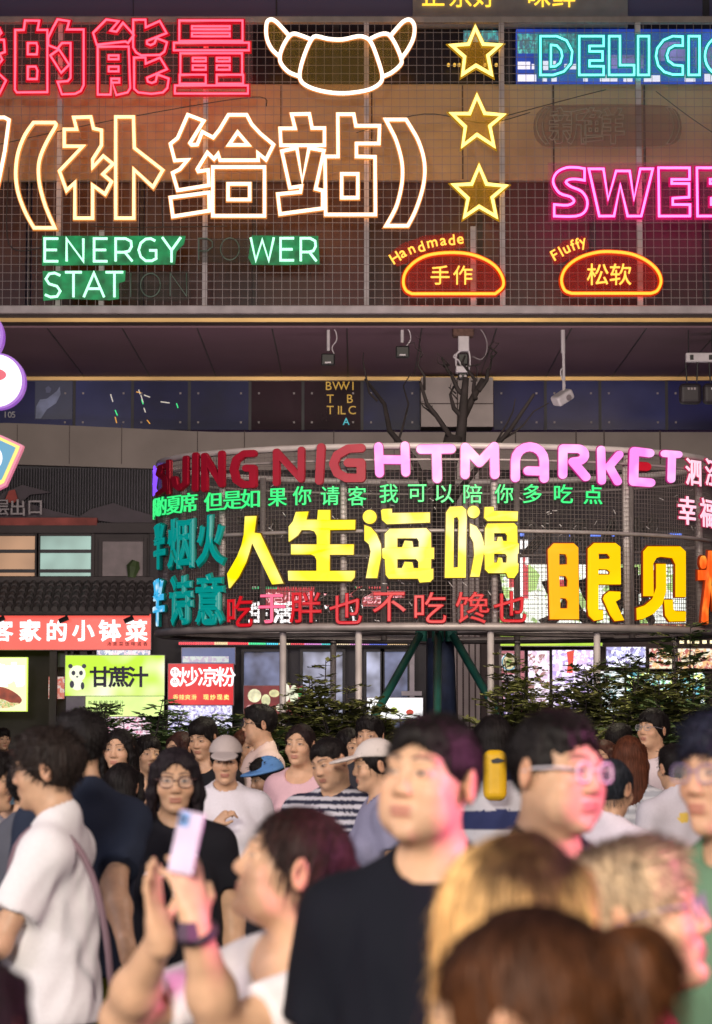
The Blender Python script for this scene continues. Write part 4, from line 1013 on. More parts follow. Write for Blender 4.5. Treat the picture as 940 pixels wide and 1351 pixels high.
# legs down to the planter
for x, bk in ((367, 0), (470, 0), (436, 1), (650, 0), (686, 1), (795, 0), (900, 1)  ):
    q, _ = cyl_hit(x, 826, bool(bk)); q = Vector((DC.x, DC.y, 0)) + (q - Vector((DC.x, DC.y, q.z))) * .97 + Vector((0, 0, 0)); 
    mb = MB(); mb.tube([(q.x, q.y, .3), (q.x, q.y, zbot)], .03, 8); mb.build('leg', M_LILAC, drum, smooth=True)
mb = MB()
for a in range(0, 180, 45):
    v = Vector((math.cos(R(a)) * (DR - .1), math.sin(R(a)) * (DR * DE - .1), 0))
    for sg in (1, -1): mb.tube([DC + v * sg + Vector((0, 0, zbot + .02)), DC + v * sg * .09 + Vector((0, 0, zbot + .02))], .022, 6)
mb.build('spoke', M_STEEL, drum)

def cap(p0, p1, w, k=7):
    """rounded bar from p0 to p1 in picture space"""
    a = math.atan2(p1[1] - p0[1], p1[0] - p0[0]); out = []
    for j in range(k + 1): q = a + math.pi / 2 + math.pi * j / k; out.append((p0[0] + w / 2 * math.cos(q), p0[1] + w / 2 * math.sin(q)))
    for j in range(k + 1): q = a - math.pi / 2 + math.pi * j / k; out.append((p1[0] + w / 2 * math.cos(q), p1[1] + w / 2 * math.sin(q)))
    return out
def bar_letter(t, strokes, w, face, rim, fn=fD, d=.030, grow_=2.0, name='letter'):
    mb = MB(); k = 0
    for ln in strokes:
        for a, b in zip(ln[:-1], ln[1:]):
            mb.prism([cap(a, b, w)], fn, d - .015, d + .0008 * k, 0); 
            mb.prism([cap(a, b, w + grow_)], fn, 0, d - .018 + .0008 * k, 1); k += 1
    return mb.build(name, [face, rim], t)
DRED = mat('unlit crimson acrylic', (0.30, 0.003, 0.022), 0.45, var=.06); DREDR = mat('unlit crimson return', (0.25, 0.005, 0.02), .5)
PNKF = led_face('pink lit acrylic', (1.0, 0.27, 0.82), (1.0, 0.55, 0.95), 1.0, 5); PNKR = emit('magenta glowing return', (0.55, 0.01, 0.22), .55)
t = empty('channel_letters', cyl_hit(400, 615)[0], 'unlit dark red capital letters on the upper left of the wire drum', 'sign letters')
for st, w in (([[(226, 615), (219, 617), (217, 626), (225, 632), (226, 645), (217, 652)]], 6.5), ([[(229, 609), (228.7, 651)]], 4.5), ([[(251, 605), (250.7, 638), (243, 645), (238, 641), (236.7, 632)]], 6.5), ([[(263.4, 601), (263, 646)]], 7),
        ([[(275, 646), (275, 602), (297, 640), (297, 599)]], 7.5), ([[(338, 599), (326, 599.5), (316, 607), (312.5, 620), (316, 634), (325, 640), (338, 640), (338, 618.5), (329, 618.5)]], 9), ([[(368, 638), (368, 597), (400, 633), (400.3, 594.5)]], 8.5),
        ([[(426, 591), (423.5, 635)]], 10.5), ([[(478, 592), (461, 593), (447, 601), (442, 613), (447, 625), (459, 631.5), (478, 631.5), (478, 611.5), (461, 611.5)]], 11)):
    bar_letter(t, st, w, DRED, DREDR, grow_=1.2)
t = empty('channel_letters', cyl_hit(690, 612)[0], 'pink lit capital letters on the upper right of the wire drum', 'sign letters')
arc = lambda cx, cy_, rx, ry, a0, a1, n=8: [(cx + rx * math.cos(R(a0 + (a1 - a0) * k / n)), cy_ + ry * math.sin(R(a0 + (a1 - a0) * k / n))) for k in range(n + 1)]
for st, w in (([[(500.7, 590), (502, 625)], [(535, 589), (536, 624)], [(501, 607), (536, 607.5)]], 11), ([[(556, 593.5), (595, 593)], [(576, 594), (577, 632)]], 12), ([[(613.2, 627), (613.5, 591), (632, 611), (651.2, 590), (652, 627)]], 11.5),
        ([[(678.7, 631)] + arc(697.3, 609, 18.6, 18.8, 180, 360) + [(716, 632)], [(695, 622), (715, 622.5)]], 11.5), ([[(740.4, 627), (740.6, 592.5), (760, 592.8)] + arc(759, 601, 9.5, 8.3, -70, 90, 6) + [(753, 610), (770, 630)]], 11),
        ([[(790, 594), (791, 635)], [(813.5, 600.5), (800.5, 616), (811.5, 636)]], 10), ([[(853, 598.5), (833, 596), (832, 636), (854, 637.5)]], 11), ([[(872, 599), (890, 600.3)], [(881.6, 600), (880.8, 633)]], 9)):
    bar_letter(t, st, w, PNKF, PNKR)
bar_letter(t, [[(840, 616), (849, 616.5)]], 11, mat('dead red acrylic', (.5, .008, .03), .4), DREDR, name='dead_stroke')

# green row
GRF = emit('bright green letter', (0.05, 0.92, 0.24), 1.0); GRR = emit('green glowing return', (0.0, 0.32, 0.07), .6)
t = empty('channel_letters', cyl_hit(490, 655)[0], 'row of small green lit characters under the capital letters', 'sign letters')
def seen_x(p):
    d = Vector(p) - Vector((0, 0, CAMH)); return PW / 2 + FPX * d.x / (d.y * CT + d.z * ST)
def dchar(t, ch, x, y, hpx, face, rim, bold=.03, d=.024, sx=1.0, name='character', grow_=.018, wpx=None):
    q, n = cyl_hit(x, y)
    size = hpx / FPX * q.y / .92
    f = fDflat(x, y)
    if wpx:                                     # letters near the drum's edge are made as wide as they are there
        gw = glyph(ch)[1] * size / 2
        for _ in range(4): sx *= wpx / max(4.0, abs(seen_x(f(gw * sx, 0, 0)) - seen_x(f(-gw * sx, 0, 0))))
    mb = MB()
    glyph_prism(mb, ch, f, size, bold, d - .012, d, 0, 0, sx)
    if rim: glyph_prism(mb, ch, f, size, bold + grow_, 0, d - .014, 1, 1, sx)
    return mb.build(name, [face, rim or face], t)
for ch, x, y in zip('我的夏席但是如果你请客我可以陪你多吃点', (210.5, 219.5, 235, 253.5, 286, 310.5, 333.6, 369, 401, 437.5, 472.6, 514, 551, 586.7, 623.4, 664, 701, 741.5, 779.8),
        (671, 668, 666.5, 663.5, 662.3, 660.5, 658.3, 656.7, 654.5, 654.5, 655, 651.7, 651.3, 652, 652, 652, 652, 652, 653.3)):
    dchar(t, ch, x, y, 25, GRF, GRR, .003, sx=.9, wpx=9 if x < 212 else 11 if x < 225 else 19 if x < 240 else 22 if x < 270 else 24)
# teal and blue characters, left
TEF = emit('teal glowing letter', (0.0, 0.36, 0.33), .62); TER = mat('teal return', (0.0, 0.18, 0.17), .5)  # unlit letters given a faint glow in place of the light on them
t = empty('channel_letters', cyl_hit(250, 750)[0], 'dull teal characters in two rows at the left edge of the drum', 'sign letters')
for ch, x, y, h, w in (('半', 216, 721, 58, 13), ('烟', 243, 717, 64, 31), ('火', 281.6, 713, 64, 34), ('诗', 243.5, 792, 62, 28), ('意', 280.5, 791, 64, 34)):
    dchar(t, ch, x, y, h, TEF, TER, .030, sx=.6, wpx=w)
dchar(t, '半', 215, 795, 60, led_face('blue white lit letter', (.05, .45, .8), (.8, .95, 1), 1.0, 10), TER, .026, sx=.6, wpx=13)
t = empty('channel_letters', cyl_hit(209, 634)[0], 'violet lit character seen edge on at the far left of the drum', 'sign letters')
dchar(t, '夜', 211, 634, 38, emit('violet lit letter', (.25, .08, 1), 1.2), None, .02)
# red row along the bottom
RDF = emit('red lit letter', (0.85, 0.010, 0.022), .62); RDR = emit('red glowing return', (0.30, 0.0, 0.008), .6)
t = empty('channel_letters', cyl_hit(500, 803)[0], 'row of thin red lit characters along the bottom of the drum', 'sign letters')
for ch, x, y in zip('吃于胖也不吃馋也', (320, 361.5, 405, 457.5, 514.5, 568, 623, 672), (807, 803.5, 801, 803.5, 801, 802, 802, 801)):
    dchar(t, ch, x, y, 41, emit('rose lit letter', (1, .16, .30), 1.0) if ch == '于' else RDF, RDR, .004, sx=1.04 if x > 400 else .95)
# big yellow and orange characters
YEL = led_face('yellow lit acrylic', (1.0, 0.80, 0.0), (1.0, 0.93, 0.32), 1.05, 3.2); YELR = mat('dark letter return', (.10, .05, .0), .5)
YEL2 = led_face('pale yellow lit acrylic', (1.0, 0.84, 0.01), (1.0, 0.95, 0.5), 1.05, 4)
ORG = led_face('orange lit acrylic', (1.0, 0.42, 0.0), (1.0, 0.60, 0.02), 1.0, 2.5); ORG2 = led_face('amber lit acrylic', (1.0, 0.57, 0.0), (1.0, 0.72, 0.0), 1.0, 2.5); ORGR = emit('red brown return', (.30, .02, 0), .45)
def shapes(t, groups, face, rim, d=.036, name='character'):
    mb = MB()
    for k, g in enumerate(groups):
        mb.prism(g, fD, d - .02, d + k * .0008, 0)
        gg = [grow(g[0], 1.3, True)] + [grow(h, 1.0, False) for h in g[1:]]
        mb.prism(gg, fD, 0, d - .022 + k * .0008, 1)
    return mb.build(name, [face, rim], t)
def S(o, lps, sm=False): return [Zm(*o, lp) for lp in lps]
z6, z7, z8 = (300, 660, 5.222), (470, 655, 4.087), (710, 700, 4.087)
t = empty('channel_letters', cyl_hit(500, 715)[0], 'four huge yellow lit characters across the front of the drum', 'sign letters')
shapes(t, [S(z6, [[(147, 115), (220, 112), (205, 226), (245, 232), (402, 575), (330, 582), (192, 290), (172, 360), (150, 430), (100, 530), (40, 608), (28, 510), (70, 435), (95, 390), (125, 310), (140, 240)]])], YEL, YELR)
shapes(t, [S(z6, [[(490, 85), (572, 82), (557, 138), (635, 138), (640, 72), (720, 72), (720, 140), (890, 140), (888, 205), (718, 208), (716, 308), (880, 308), (878, 378), (716, 378), (716, 490), (888, 490), (885, 535), (862, 560), (440, 556), (437, 490), (630, 490), (630, 415), (617, 388), (592, 376), (458, 376), (458, 308), (632, 308), (632, 250), (615, 218), (580, 208), (525, 208), (500, 245), (442, 288), (442, 185), (470, 150)]])], YEL, YELR)
shapes(t, [S(z7, [ell(79, 113, 36, 37)]), S(z7, [[(52, 158), (85, 170), (115, 205), (138, 260), (140, 320), (118, 442), (60, 442), (85, 300), (75, 260), (52, 240)]]), S(z7, [[(140, 80), (150, 72), (195, 70), (197, 93), (398, 90), (398, 143), (170, 152), (145, 130)]]),
    S(z7, [[(185, 178), (380, 175), (403, 200), (405, 280), (420, 280), (420, 338), (405, 340), (404, 393), (416, 393), (416, 445), (400, 462), (345, 466), (335, 445), (180, 445), (165, 425), (160, 340), (148, 335), (146, 285), (160, 280), (160, 205)],
           [(225, 228), (330, 228), (340, 245), (340, 275), (310, 277), (305, 245), (265, 242), (252, 277), (225, 277)], [(225, 340), (325, 340), (338, 355), (338, 390), (312, 390), (305, 358), (265, 356), (250, 390), (225, 390)]])], YEL2, YELR)
shapes(t, [S(z7, [[(505, 60), (570, 57), (590, 75), (593, 120), (588, 440), (478, 440), (485, 90)], [(525, 118), (545, 113), (552, 130), (548, 385), (523, 387)]]), S(z7, [ell(630, 87, 32, 33)]), S(z7, [[(612, 150), (645, 165), (670, 205), (685, 255), (682, 320), (660, 435), (613, 435), (635, 320), (630, 250), (612, 215)]]),
    S(z7, [[(690, 62), (735, 60), (737, 82), (865, 85), (862, 135), (705, 135), (687, 118)]]),
    S(z7, [[(705, 150), (845, 148), (860, 165), (862, 255), (870, 258), (868, 310), (862, 315), (862, 362), (868, 365), (866, 410), (845, 442), (815, 440), (805, 415), (710, 415), (692, 395), (690, 320), (684, 308), (683, 275), (690, 265), (692, 175)],
           [(738, 200), (800, 200), (810, 215), (808, 245), (785, 243), (780, 222), (760, 222), (755, 245), (738, 245)], [(738, 310), (800, 312), (808, 325), (806, 360), (785, 360), (780, 335), (762, 333), (755, 360), (738, 360)]])], YEL2, YELR)
t = empty('channel_letters', cyl_hit(820, 770)[0], 'two tall orange lit characters low on the right of the drum', 'sign letters')
shapes(t, [S(z8, [[(75, 72), (180, 72), (203, 95), (207, 480), (55, 480), (45, 105)], [(103, 127), (140, 130), (147, 150), (147, 185), (103, 187)], [(103, 245), (140, 248), (150, 270), (148, 305), (105, 305)], [(108, 365), (140, 368), (150, 385), (148, 422), (108, 422)]])], ORG, ORGR, name='character_half')
shapes(t, [S(z8, [[(290, 70), (400, 70), (425, 90), (428, 292), (310, 292), (310, 430), (335, 432), (335, 480), (290, 488), (262, 460), (256, 420), (258, 100)], [(310, 127), (360, 127), (375, 145), (372, 155), (312, 157)], [(310, 210), (360, 212), (375, 225), (372, 240), (310, 240)]]),
    S(z8, [[(345, 350), (370, 330), (425, 332), (425, 370), (400, 385), (445, 485), (400, 490), (375, 455), (338, 370)]])], ORG2, ORGR, name='character_half')
shapes(t, [S(z8, [[(575, 88), (740, 88), (768, 115), (768, 360), (722, 360), (722, 185), (705, 150), (640, 142), (615, 150), (598, 180), (600, 355), (552, 355), (552, 115)]]), S(z8, [[(620, 182), (665, 182), (665, 330), (645, 400), (600, 450), (540, 480), (518, 482), (516, 420), (560, 405), (600, 370), (620, 310)]]),
    S(z8, [[(662, 375), (700, 375), (702, 425), (715, 437), (768, 438), (767, 490), (690, 492), (668, 460)]])], ORG2, ORGR)
t = empty('channel_letters', cyl_hit(932, 775)[0], 'red orange lit character with an amber dot at the right edge of the drum', 'sign letters')
shapes(t, [S(z8, [[(840, 215), (935, 213), (935, 268), (840, 268)]]), S(z8, [ell(863, 172, 14, 35)]), S(z8, [[(895, 110), (918, 112), (905, 250), (885, 430), (885, 505), (857, 505), (862, 430), (880, 280)]]), S(z8, [[(905, 300), (925, 295), (938, 420), (920, 430)]])], led_face('vermilion lit acrylic', (1, .11, .01), (1, .4, .05), 1.0, 7), ORGR)
# pink-white characters, right edge
t = empty('channel_letters', cyl_hit(915, 650)[0], 'pale pink outlined characters stacked at the right edge of the drum', 'sign letters')
PW_ = emit('pale pink lit letter', (1.0, .55, .68), 1.2); PWR = emit('rose glowing return', (.55, .02, .09), .6)
for ch, x, y, h in (('泗', 910, 623.5, 36), ('泾', 932, 624, 36), ('幸', 902, 674, 37), ('福', 927, 677, 38)):
    dchar(t, ch, x, y, h, PW_, PWR, .012, sx=1.0)
# the far side of the drum carries the same words, seen dark from behind
t = empty('channel_letters', (DC.x, DC.y + DR * DE, 3.6), 'dark backs of capital letters on the far side of the drum', 'sign letters')
BACK = mat('grey letter back', (.11, .10, .11), .6)
def back_text(word, z, size, a0, step, bold=.06):
    for k, ch in enumerate(word):
        a = R(a0 + step * k)
        f = lambda u, v, d, a=a: oval(a + u / DR, .03 + d, z - v)[0]
        gs, w, h = glyph_groups(ch); mb = MB()
        glyph_prism(mb, ch, f, size, bold, 0, .06); mb.build('letter', BACK, t)
back_text('MARKETNIGHT', 3.72, .46, 128, 9.5)
back_text('烟火人生海', 3.12, .62, 132, 17, .05)
# clear brackets and little cable clips catching the light
mb = MB()
rr = random.Random(5)
for k in range(230):
    x = rr.uniform(214, 935); y = rr.choice([rr.uniform(690, 705), rr.uniform(735, 820), rr.uniform(640, 690), rr.uniform(770, 825)])
    bk = rr.random() < .6
    q, nn = cyl_hit(x, y, bk); tt = Vector((-nn.y, nn.x, 0)) * rr.uniform(.008, .05)
    mb.tube([q - nn * .02, q - nn * .02 + tt + Vector((0, 0, rr.uniform(-.05, .02)))], .004, 4)
mb.build('cable_clips', mat('clear plastic clip', (.62, .58, .64), .15, spec=.8), drum)['kind'] = 'stuff'

# ---- planter, tree, shrubs
pl = empty('planter', (DC.x, DC.y, 0), 'low round stone planter under the drum', 'planter')
mb = MB(); n = 64
for r0, r1, z1 in ((3.0, 3.25, .5),):
    vs = []; fs = []
    for k in range(n):
        c, s_ = math.cos(2 * math.pi * k / n), math.sin(2 * math.pi * k / n)
        vs += [(DC.x + r1 * c, DC.y + r1 * s_, 0.004), (DC.x + r1 * c, DC.y + r1 * s_, z1), (DC.x + r0 * c, DC.y + r0 * s_, z1), (DC.x + r0 * c, DC.y + r0 * s_, .004)]
    for k in range(n):
        a, b = 4 * k, 4 * ((k + 1) % n)
        for j in range(3): fs.append((a + j, b + j, b + j + 1, a + j + 1))
    mb.add(vs, fs)
mb.build('wall', M_STONE, pl)
mb = MB(); mb.add([(DC.x + 3.0 * math.cos(2 * math.pi * k / n), DC.y + 3.0 * math.sin(2 * math.pi * k / n), .42) for k in range(n)], [tuple(range(n))]); mb.build('soil', M_SOIL, pl)

tree = empty('tree', (DC.x, DC.y, .42), 'bare-limbed dark tree growing up through the wire drum', 'tree')
def tpt(x, y, dy=0): return P(x, y, DY + dy)
mb = MB()
trunk = [tpt(583, 1000), tpt(582, 900), tpt(581, 800), tpt(584, 700), tpt(588, 620), tpt(600, 575)]
mb.tube([Vector((trunk[0].x, trunk[0].y, .3))] + trunk, [.16, .14, .125, .115, .10, .095, .09], 12)
mb.build('trunk', M_BARK, tree, smooth=True)
mb = MB(); mb.tube([tpt(583, 985), tpt(582, 890), tpt(581, 842)], [.150, .137, .130], 12); mb.build('trunk_wrap', M_WRAP, tree, smooth=True)
rr = random.Random(3)
mb = MB()
def limb(p, q, r0, r1, lvl, dyj=.3):
    mid = [p.lerp(q, f) + Vector((rr.uniform(-.06, .06), rr.uniform(-.06, .06), rr.uniform(-.04, .04))) for f in (.25, .5, .75)]
    pts = [p] + mid + [q]
    mb.tube(pts, [r0 + (r1 - r0) * k / 4 for k in range(5)], 7)
    if lvl > 0:
        for k in range(2):
            f = rr.uniform(.35, .95); b = p.lerp(q, f); d = (q - p).normalized()
            e = b + (d + Vector((rr.uniform(-.9, .9), rr.uniform(-.6, .6), rr.uniform(-.2, .5)))).normalized() * (q - p).length * rr.uniform(.35, .6)
            limb(b, e, r1 * .9, r1 * .3, lvl - 1)
root = trunk[-1]
for x, y, dy, r in ((638, 500, .3, .055), (615, 498, 0, .06), (555, 505, -.3, .030)):
    limb(root + Vector((rr.uniform(-.05, .05), rr.uniform(-.05, .05), rr.uniform(-.35, 0))), tpt(x, y, dy), r, r * .5, 2)
for x0, y0, x1, y1 in ((560, 640, 482, 500), (580, 690, 705, 520)):
    limb(tpt(x0, y0), tpt(x1, y1, rr.uniform(-.8, .8)), .04, .014, 1)
mb.build('limbs', M_BARK, tree, smooth=True)
for k, (x0, y0, x1, y1, dy) in enumerate(((556, 835, 486, 960, -1.2), (596, 835, 668, 960, -1.0), (578, 835, 577, 985, -1.6))):
    t = empty('tree_brace', tpt(x1, y1, dy), ['green pole leaning from the left against the wrapped trunk', 'green pole leaning from the right against the wrapped trunk', 'upright green pole in front of the wrapped trunk'][k], 'tree brace')
    p0, p1 = tpt(x0, y0, -.14), tpt(x1, y1, dy); e = p1 + (p1 - p0) * .35; e.z = max(e.z, .42)
    f = (p0.z - .42) / (p0.z - p1.z); e = p0 + (p1 - p0) * f
    mb = MB(); mb.tube([p0, e], .038, 8); mb.build('pole', M_GPOLE, t, smooth=True)
    mb = MB(); mb.tube([p0 + Vector((0, 0, .02)), p0 + Vector((0, 0, -.08))], .055, 8); mb.build('collar', M_GPOLE, t)

def shrub(px, ytop, Y, spread, nst, label, seed, mt, group='leafy shrubs in the planter', z0=.42, dense=1.0):
    rr = random.Random(seed)
    base = P(px, 1000, Y); base.z = z0
    top = Zp(ytop, Y)
    t = empty('shrub', base, label, 'shrub', group)
    st = MB(); lf = MB()
    for s_ in range(int(nst * 1.35)):
        a = rr.uniform(0, 6.283); rad = spread * math.sqrt(rr.random())
        h = (top - z0) * (rr.uniform(.62, 1.0) if s_ else 1.0) * (1 - .18 * rad / spread)
        tip = base + Vector((rad * math.cos(a), rad * math.sin(a), h))
        b0 = base + Vector((rr.uniform(-.12, .12), rr.uniform(-.12, .12), 0))
        c1 = b0.lerp(tip, .5) + Vector((0, 0, .12 * h)) - Vector((rad * math.cos(a), rad * math.sin(a), 0)) * .18
        pts = [b0 * (1 - f) ** 2 + c1 * 2 * f * (1 - f) + tip * f * f for f in (0, .25, .5, .75, 1)]
        st.tube(pts, [.014, .012, .010, .007, .004], 5)
        nfr = int(32 * dense)
        for k in range(nfr):
            f = .22 + .78 * (k + rr.random()) / nfr
            p = b0 * (1 - f) ** 2 + c1 * 2 * f * (1 - f) + tip * f * f
            fa = rr.uniform(0, 6.283); L = rr.uniform(.20, .40) * (1.12 - f * .55)
            dv = Vector((math.cos(fa), math.sin(fa), rr.uniform(.05, .75))).normalized()
            pr = [p, p + dv * L * .5, p + dv * L + Vector((0, 0, -L * .22))]
            st.tube(pr, [.004, .003, .002], 3, caps=False)
            sd = dv.cross(Vector((0, 0, 1))).normalized()
            nl = int(L / .021)
            for j in range(nl):
                g = (j + 1) / nl; q = pr[0] * (1 - g) ** 2 + pr[1] * 2 * g * (1 - g) + pr[2] * g * g
                for sg in (1, -1):
                    l = rr.uniform(.06, .115) * (1.15 - .5 * g); ld = (sd * sg + dv * .55 + Vector((rr.uniform(-.25, .25), rr.uniform(-.25, .25), rr.uniform(-.35, .2)))).normalized()
                    wv = ld.cross(Vector((rr.uniform(-.4, .4), rr.uniform(-.4, .4), 1))).normalized() * l * .23
                    lf.add([q, q + ld * l * .5 + wv, q + ld * l, q + ld * l * .5 - wv], [(0, 1, 2, 3)])
    st.build('stems', M_BARK, t); lf.build('leaves', mt, t)
    return t
shrub(176, 888, 20.6, .62, 24, 'dark feathery shrub over the right end of the lime lightbox', 1, M_LEAF)
shrub(222, 925, 20.9, .5, 10, 'low dark shrub below the red lightbox', 2, M_LEAF)
shrub(300, 912, 21.0, .55, 12, 'low feathery shrub behind the man in the pale pink shirt', 3, M_LEAF)
shrub(428, 852, 21.6, .42, 12, 'tall feathery shrub with a spire in front of the glass shop', 4, M_LEAF2)
shrub(384, 905, 21.2, .5, 12, 'olive shrub left of the tall spired one', 5, M_LEAF2)
shrub(478, 900, 21.3, .5, 12, 'feathery shrub under the left green brace', 6, M_LEAF2)
shrub(540, 925, 21.5, .45, 9, 'low shrub at the foot of the wrapped trunk', 7, M_LEAF)
shrub(640, 930, 21.4, .45, 8, 'low shrub below the stone pillar', 8, M_LEAF2)
shrub(706, 832, 21.6, .42, 13, 'tall olive shrub in front of the noodle bowl lightbox', 9, M_LEAF2)
shrub(756, 878, 21.3, .6, 20, 'broad olive shrub in front of the lilac menu', 10, M_LEAF2)
shrub(838, 836, 21.8, .6, 24, 'tall dark shrub in front of the violet menu', 11, M_LEAF)
shrub(908, 816, 22.2, .75, 30, 'bushiest dark shrub beside the row of warm bulbs', 12, M_LEAF)
shrub(866, 900, 21.0, .65, 18, 'low dark shrub behind the man in the white crew-neck tee', 13, M_LEAF)
shrub(596, 938, 20.8, .5, 10, 'low dark shrub behind the near man in black', 16, M_LEAF)
shrub(345, 935, 20.7, .5, 10, 'low dark shrub behind the woman in the pink shirt', 17, M_LEAF)
shrub(262, 942, 20.4, .5, 10, 'low dark shrub behind the black-shirted man', 18, M_LEAF)
shrub(440, 935, 20.6, .55, 12, 'low olive shrub behind the off-white cap', 19, M_LEAF2)
shrub(720, 932, 20.5, .6, 12, 'low olive shrub behind the man in white-framed glasses', 20, M_LEAF2)
shrub(800, 930, 20.5, .6, 12, 'low dark shrub behind the auburn hair', 21, M_LEAF)
shrub(672, 878, 21.2, .42, 12, 'olive shrub left of the tall one by the noodle bowl', 22, M_LEAF2)
shrub(790, 858, 21.5, .5, 16, 'tall olive shrub in front of the white and teal menu', 23, M_LEAF2)
shrub(880, 846, 21.4, .5, 16, 'dark shrub between the aqua menu and the bushiest shrub', 24, M_LEAF2)
shrub(503, 893, 21.2, .45, 12, 'olive shrub in front of the bright white lightbox', 25, M_LEAF2)
shrub(404, 886, 21.4, .45, 12, 'olive shrub close left of the tall spired one', 26, M_LEAF2)
shrub(455, 882, 21.4, .45, 13, 'olive shrub close right of the tall spired one', 27, M_LEAF2)
shrub(948, 885, 21.3, .6, 18, 'dark shrub below the row of warm bulbs', 14, M_LEAF)
shrub(100, 948, 20.6, .5, 8, 'low shrub beside the dark shop posts', 15, M_LEAF)

# ---- cameras and lamps hung from the overhang
YH = YS + .5
def hang_z(x): return zs
def rod(mb, x, y0, y1, Y, r=.022, mi=0): 
    a = P(x, y1, Y); mb.tube([Vector((a.x, Y, zs)), a], r, 8, mi=mi)
Y1 = 29.6
for k, (x, y1, bx, by) in enumerate(((433.5, 463, 433, 474), (531, 452, 531.5, 464))):
    t = empty('floodlight', P(x, by, Y1), ['small black floodlight on a longer white rod above the dim yellow lettering', 'small black floodlight on a short knotted white rod'][k], 'floodlight')
    mb = MB(); rod(mb, x, 420, y1, Y1, .02); mb.build('rod', M_WHITEP, t)
    mb = MB(); mb.pbox(bx - 9, by - 8, bx + 9, by + 7, Y1 - .06, .12); o = mb.build('lamp_head', M_BLACK, t); bevel(o, .015)
    mb = MB(); mb.pbox(bx - 4, by + 3, bx + 4, by + 5, Y1 - .066, .008); mb.build('mark', M_WHITEP, o)
    mb = MB(); mb.tube([P(a, b, Y1 - .03) for a, b in smooth_path([(x + 1, 432), (x + 9, 436), (x + 11, 448), (x + 5, 458), (x + 8, 468)], False, 4)], .007, 5); mb.build('cable', M_WHITEP, t)
t = empty('surveillance_camera', P(611, 470, Y1), 'white boxy camera with a dark twin-lens head hanging from a rusty plate', 'camera')
mb = MB(); mb.pbox(598, 430, 626, 443, Y1 - .1, .2); bevel(mb.build('mount_plate', mat('rusty bracket', (.13, .07, .055), .8, var=.5, scale=20), t), .02)
mb = MB(); mb.pbox(605, 441, 619.5, 463, Y1 - .08, .14); bevel(mb.build('housing', M_WHITEP, t), .012)
mb = MB()
for pts in ([(606, 463), (602, 470), (602.5, 483)], [(619, 463), (620.5, 472), (620.5, 483)], [(608, 463), (599, 470), (606, 476), (609, 484)]): mb.tube([P(a, b, Y1 - .05) for a, b in smooth_path(pts, False, 4)], .010, 5)
mb.build('bracket', M_WHITEP, t)
mb = MB(); mb.pbox(605, 466, 618, 481, Y1 - .03, .1); bevel(mb.build('motor', M_BLACK, t), .012)
mb = MB(); mb.pbox(602, 482, 620.5, 491, Y1 - .09, .16); bevel(mb.build('cover', M_WHITEP, t), .015)
mb = MB(); mb.pbox(605, 491, 617.5, 500, Y1 - .07, .12); hd = mb.build('lens_head', M_BLACK, t); bevel(hd, .015)
mb = MB()
for x in (608, 614.5): mb.tube([P(x, 496, Y1 - .07), P(x, 496, Y1 - .085)], .016, 10)
mb.build('lens', M_STEEL, hd)
mb = MB(); mb.tube([P(a, b, Y1 - .03) for a, b in smooth_path([(624, 428), (636, 436), (643, 452), (641, 468), (634, 474), (624, 470)], False, 5)], .008, 5); mb.build('cable', M_STEEL, t)
t = empty('surveillance_camera', P(743, 524, Y1), 'pale bullet camera tilted down on a long white rod', 'camera')
mb = MB(); rod(mb, 743.5, 420, 466, Y1, .026); a_, b_ = P(744, 466, Y1), P(744.5, 515, Y1); mb.tube([a_, b_], .018, 8); mb.build('rod', M_WHITEP, t)
mb = MB()
q = P(743, 524, Y1); rot = Euler((R(12), R(-32), R(25))).to_matrix()
mb.box((q.x - .125, q.y - .085, q.z - .062), (q.x + .115, q.y + .085, q.z + .062), rot=rot, c=q); o = mb.build('camera_body', M_WHITEP, t); bevel(o, .03, 3)
mb = MB(); mb.tube([q + rot @ Vector((.02, -.086, -.01)), q + rot @ Vector((.02, -.10, -.01))], .035, 12); mb.build('lens', M_STEEL, o)
mb = MB(); mb.tube([P(a, b, Y1 - .03) for a, b in smooth_path([(743, 485), (740, 490), (742, 500), (746, 508), (743, 516)], False, 4)], .008, 5); mb.build('cable', M_WHITEP, t)
t = empty('power_strip', P(930, 471, Y1), 'white socket strip hanging under the overhang at the right edge', 'power strip')
mb = MB(); mb.pbox(906, 465, 962, 477, Y1 - .05, .1); o = mb.build('strip_body', M_WHITEP, t); bevel(o, .01)
mb = MB()
for x in (911, 936, 958): mb.pbox(x, 468, x + 4.5, 474.5, Y1 - .056, .008)
mb.build('socket', M_BLACK, o)
mb = MB()
for x in (909, 940): rod(mb, x, 420, 466, Y1, .006)
mb.build('hanger', M_BLACK, t)
for x, lab in ((915, 'black speaker-like box hanging below the socket strip'), (946, 'black box with pale marks cut by the right edge below the socket strip')):
    t = empty('hanging_camera', P(x, 512, Y1), lab, 'camera')
    mb = MB(); mb.pbox(x - 17, 505, x + 12, 532, Y1 - .05, .16); o = mb.build('housing', mat('soft black housing', (.03, .024, .03), .5), t); bevel(o, .05, 3)
    mb = MB()
    for dx in (-10, 6): mb.tube([P(x + dx, 478, Y1), P(x + dx * .8, 505, Y1)], .009, 5)
    mb.build('bracket', M_BLACK, t)
    mb = MB()
    for k in range(3): mb.pbox(x - 7 + 4 * k, 511, x - 4.5 + 4 * k, 514, Y1 - .056, .008)
    mb.build('mark', M_WHITEP if x > 930 else M_STEEL, o)

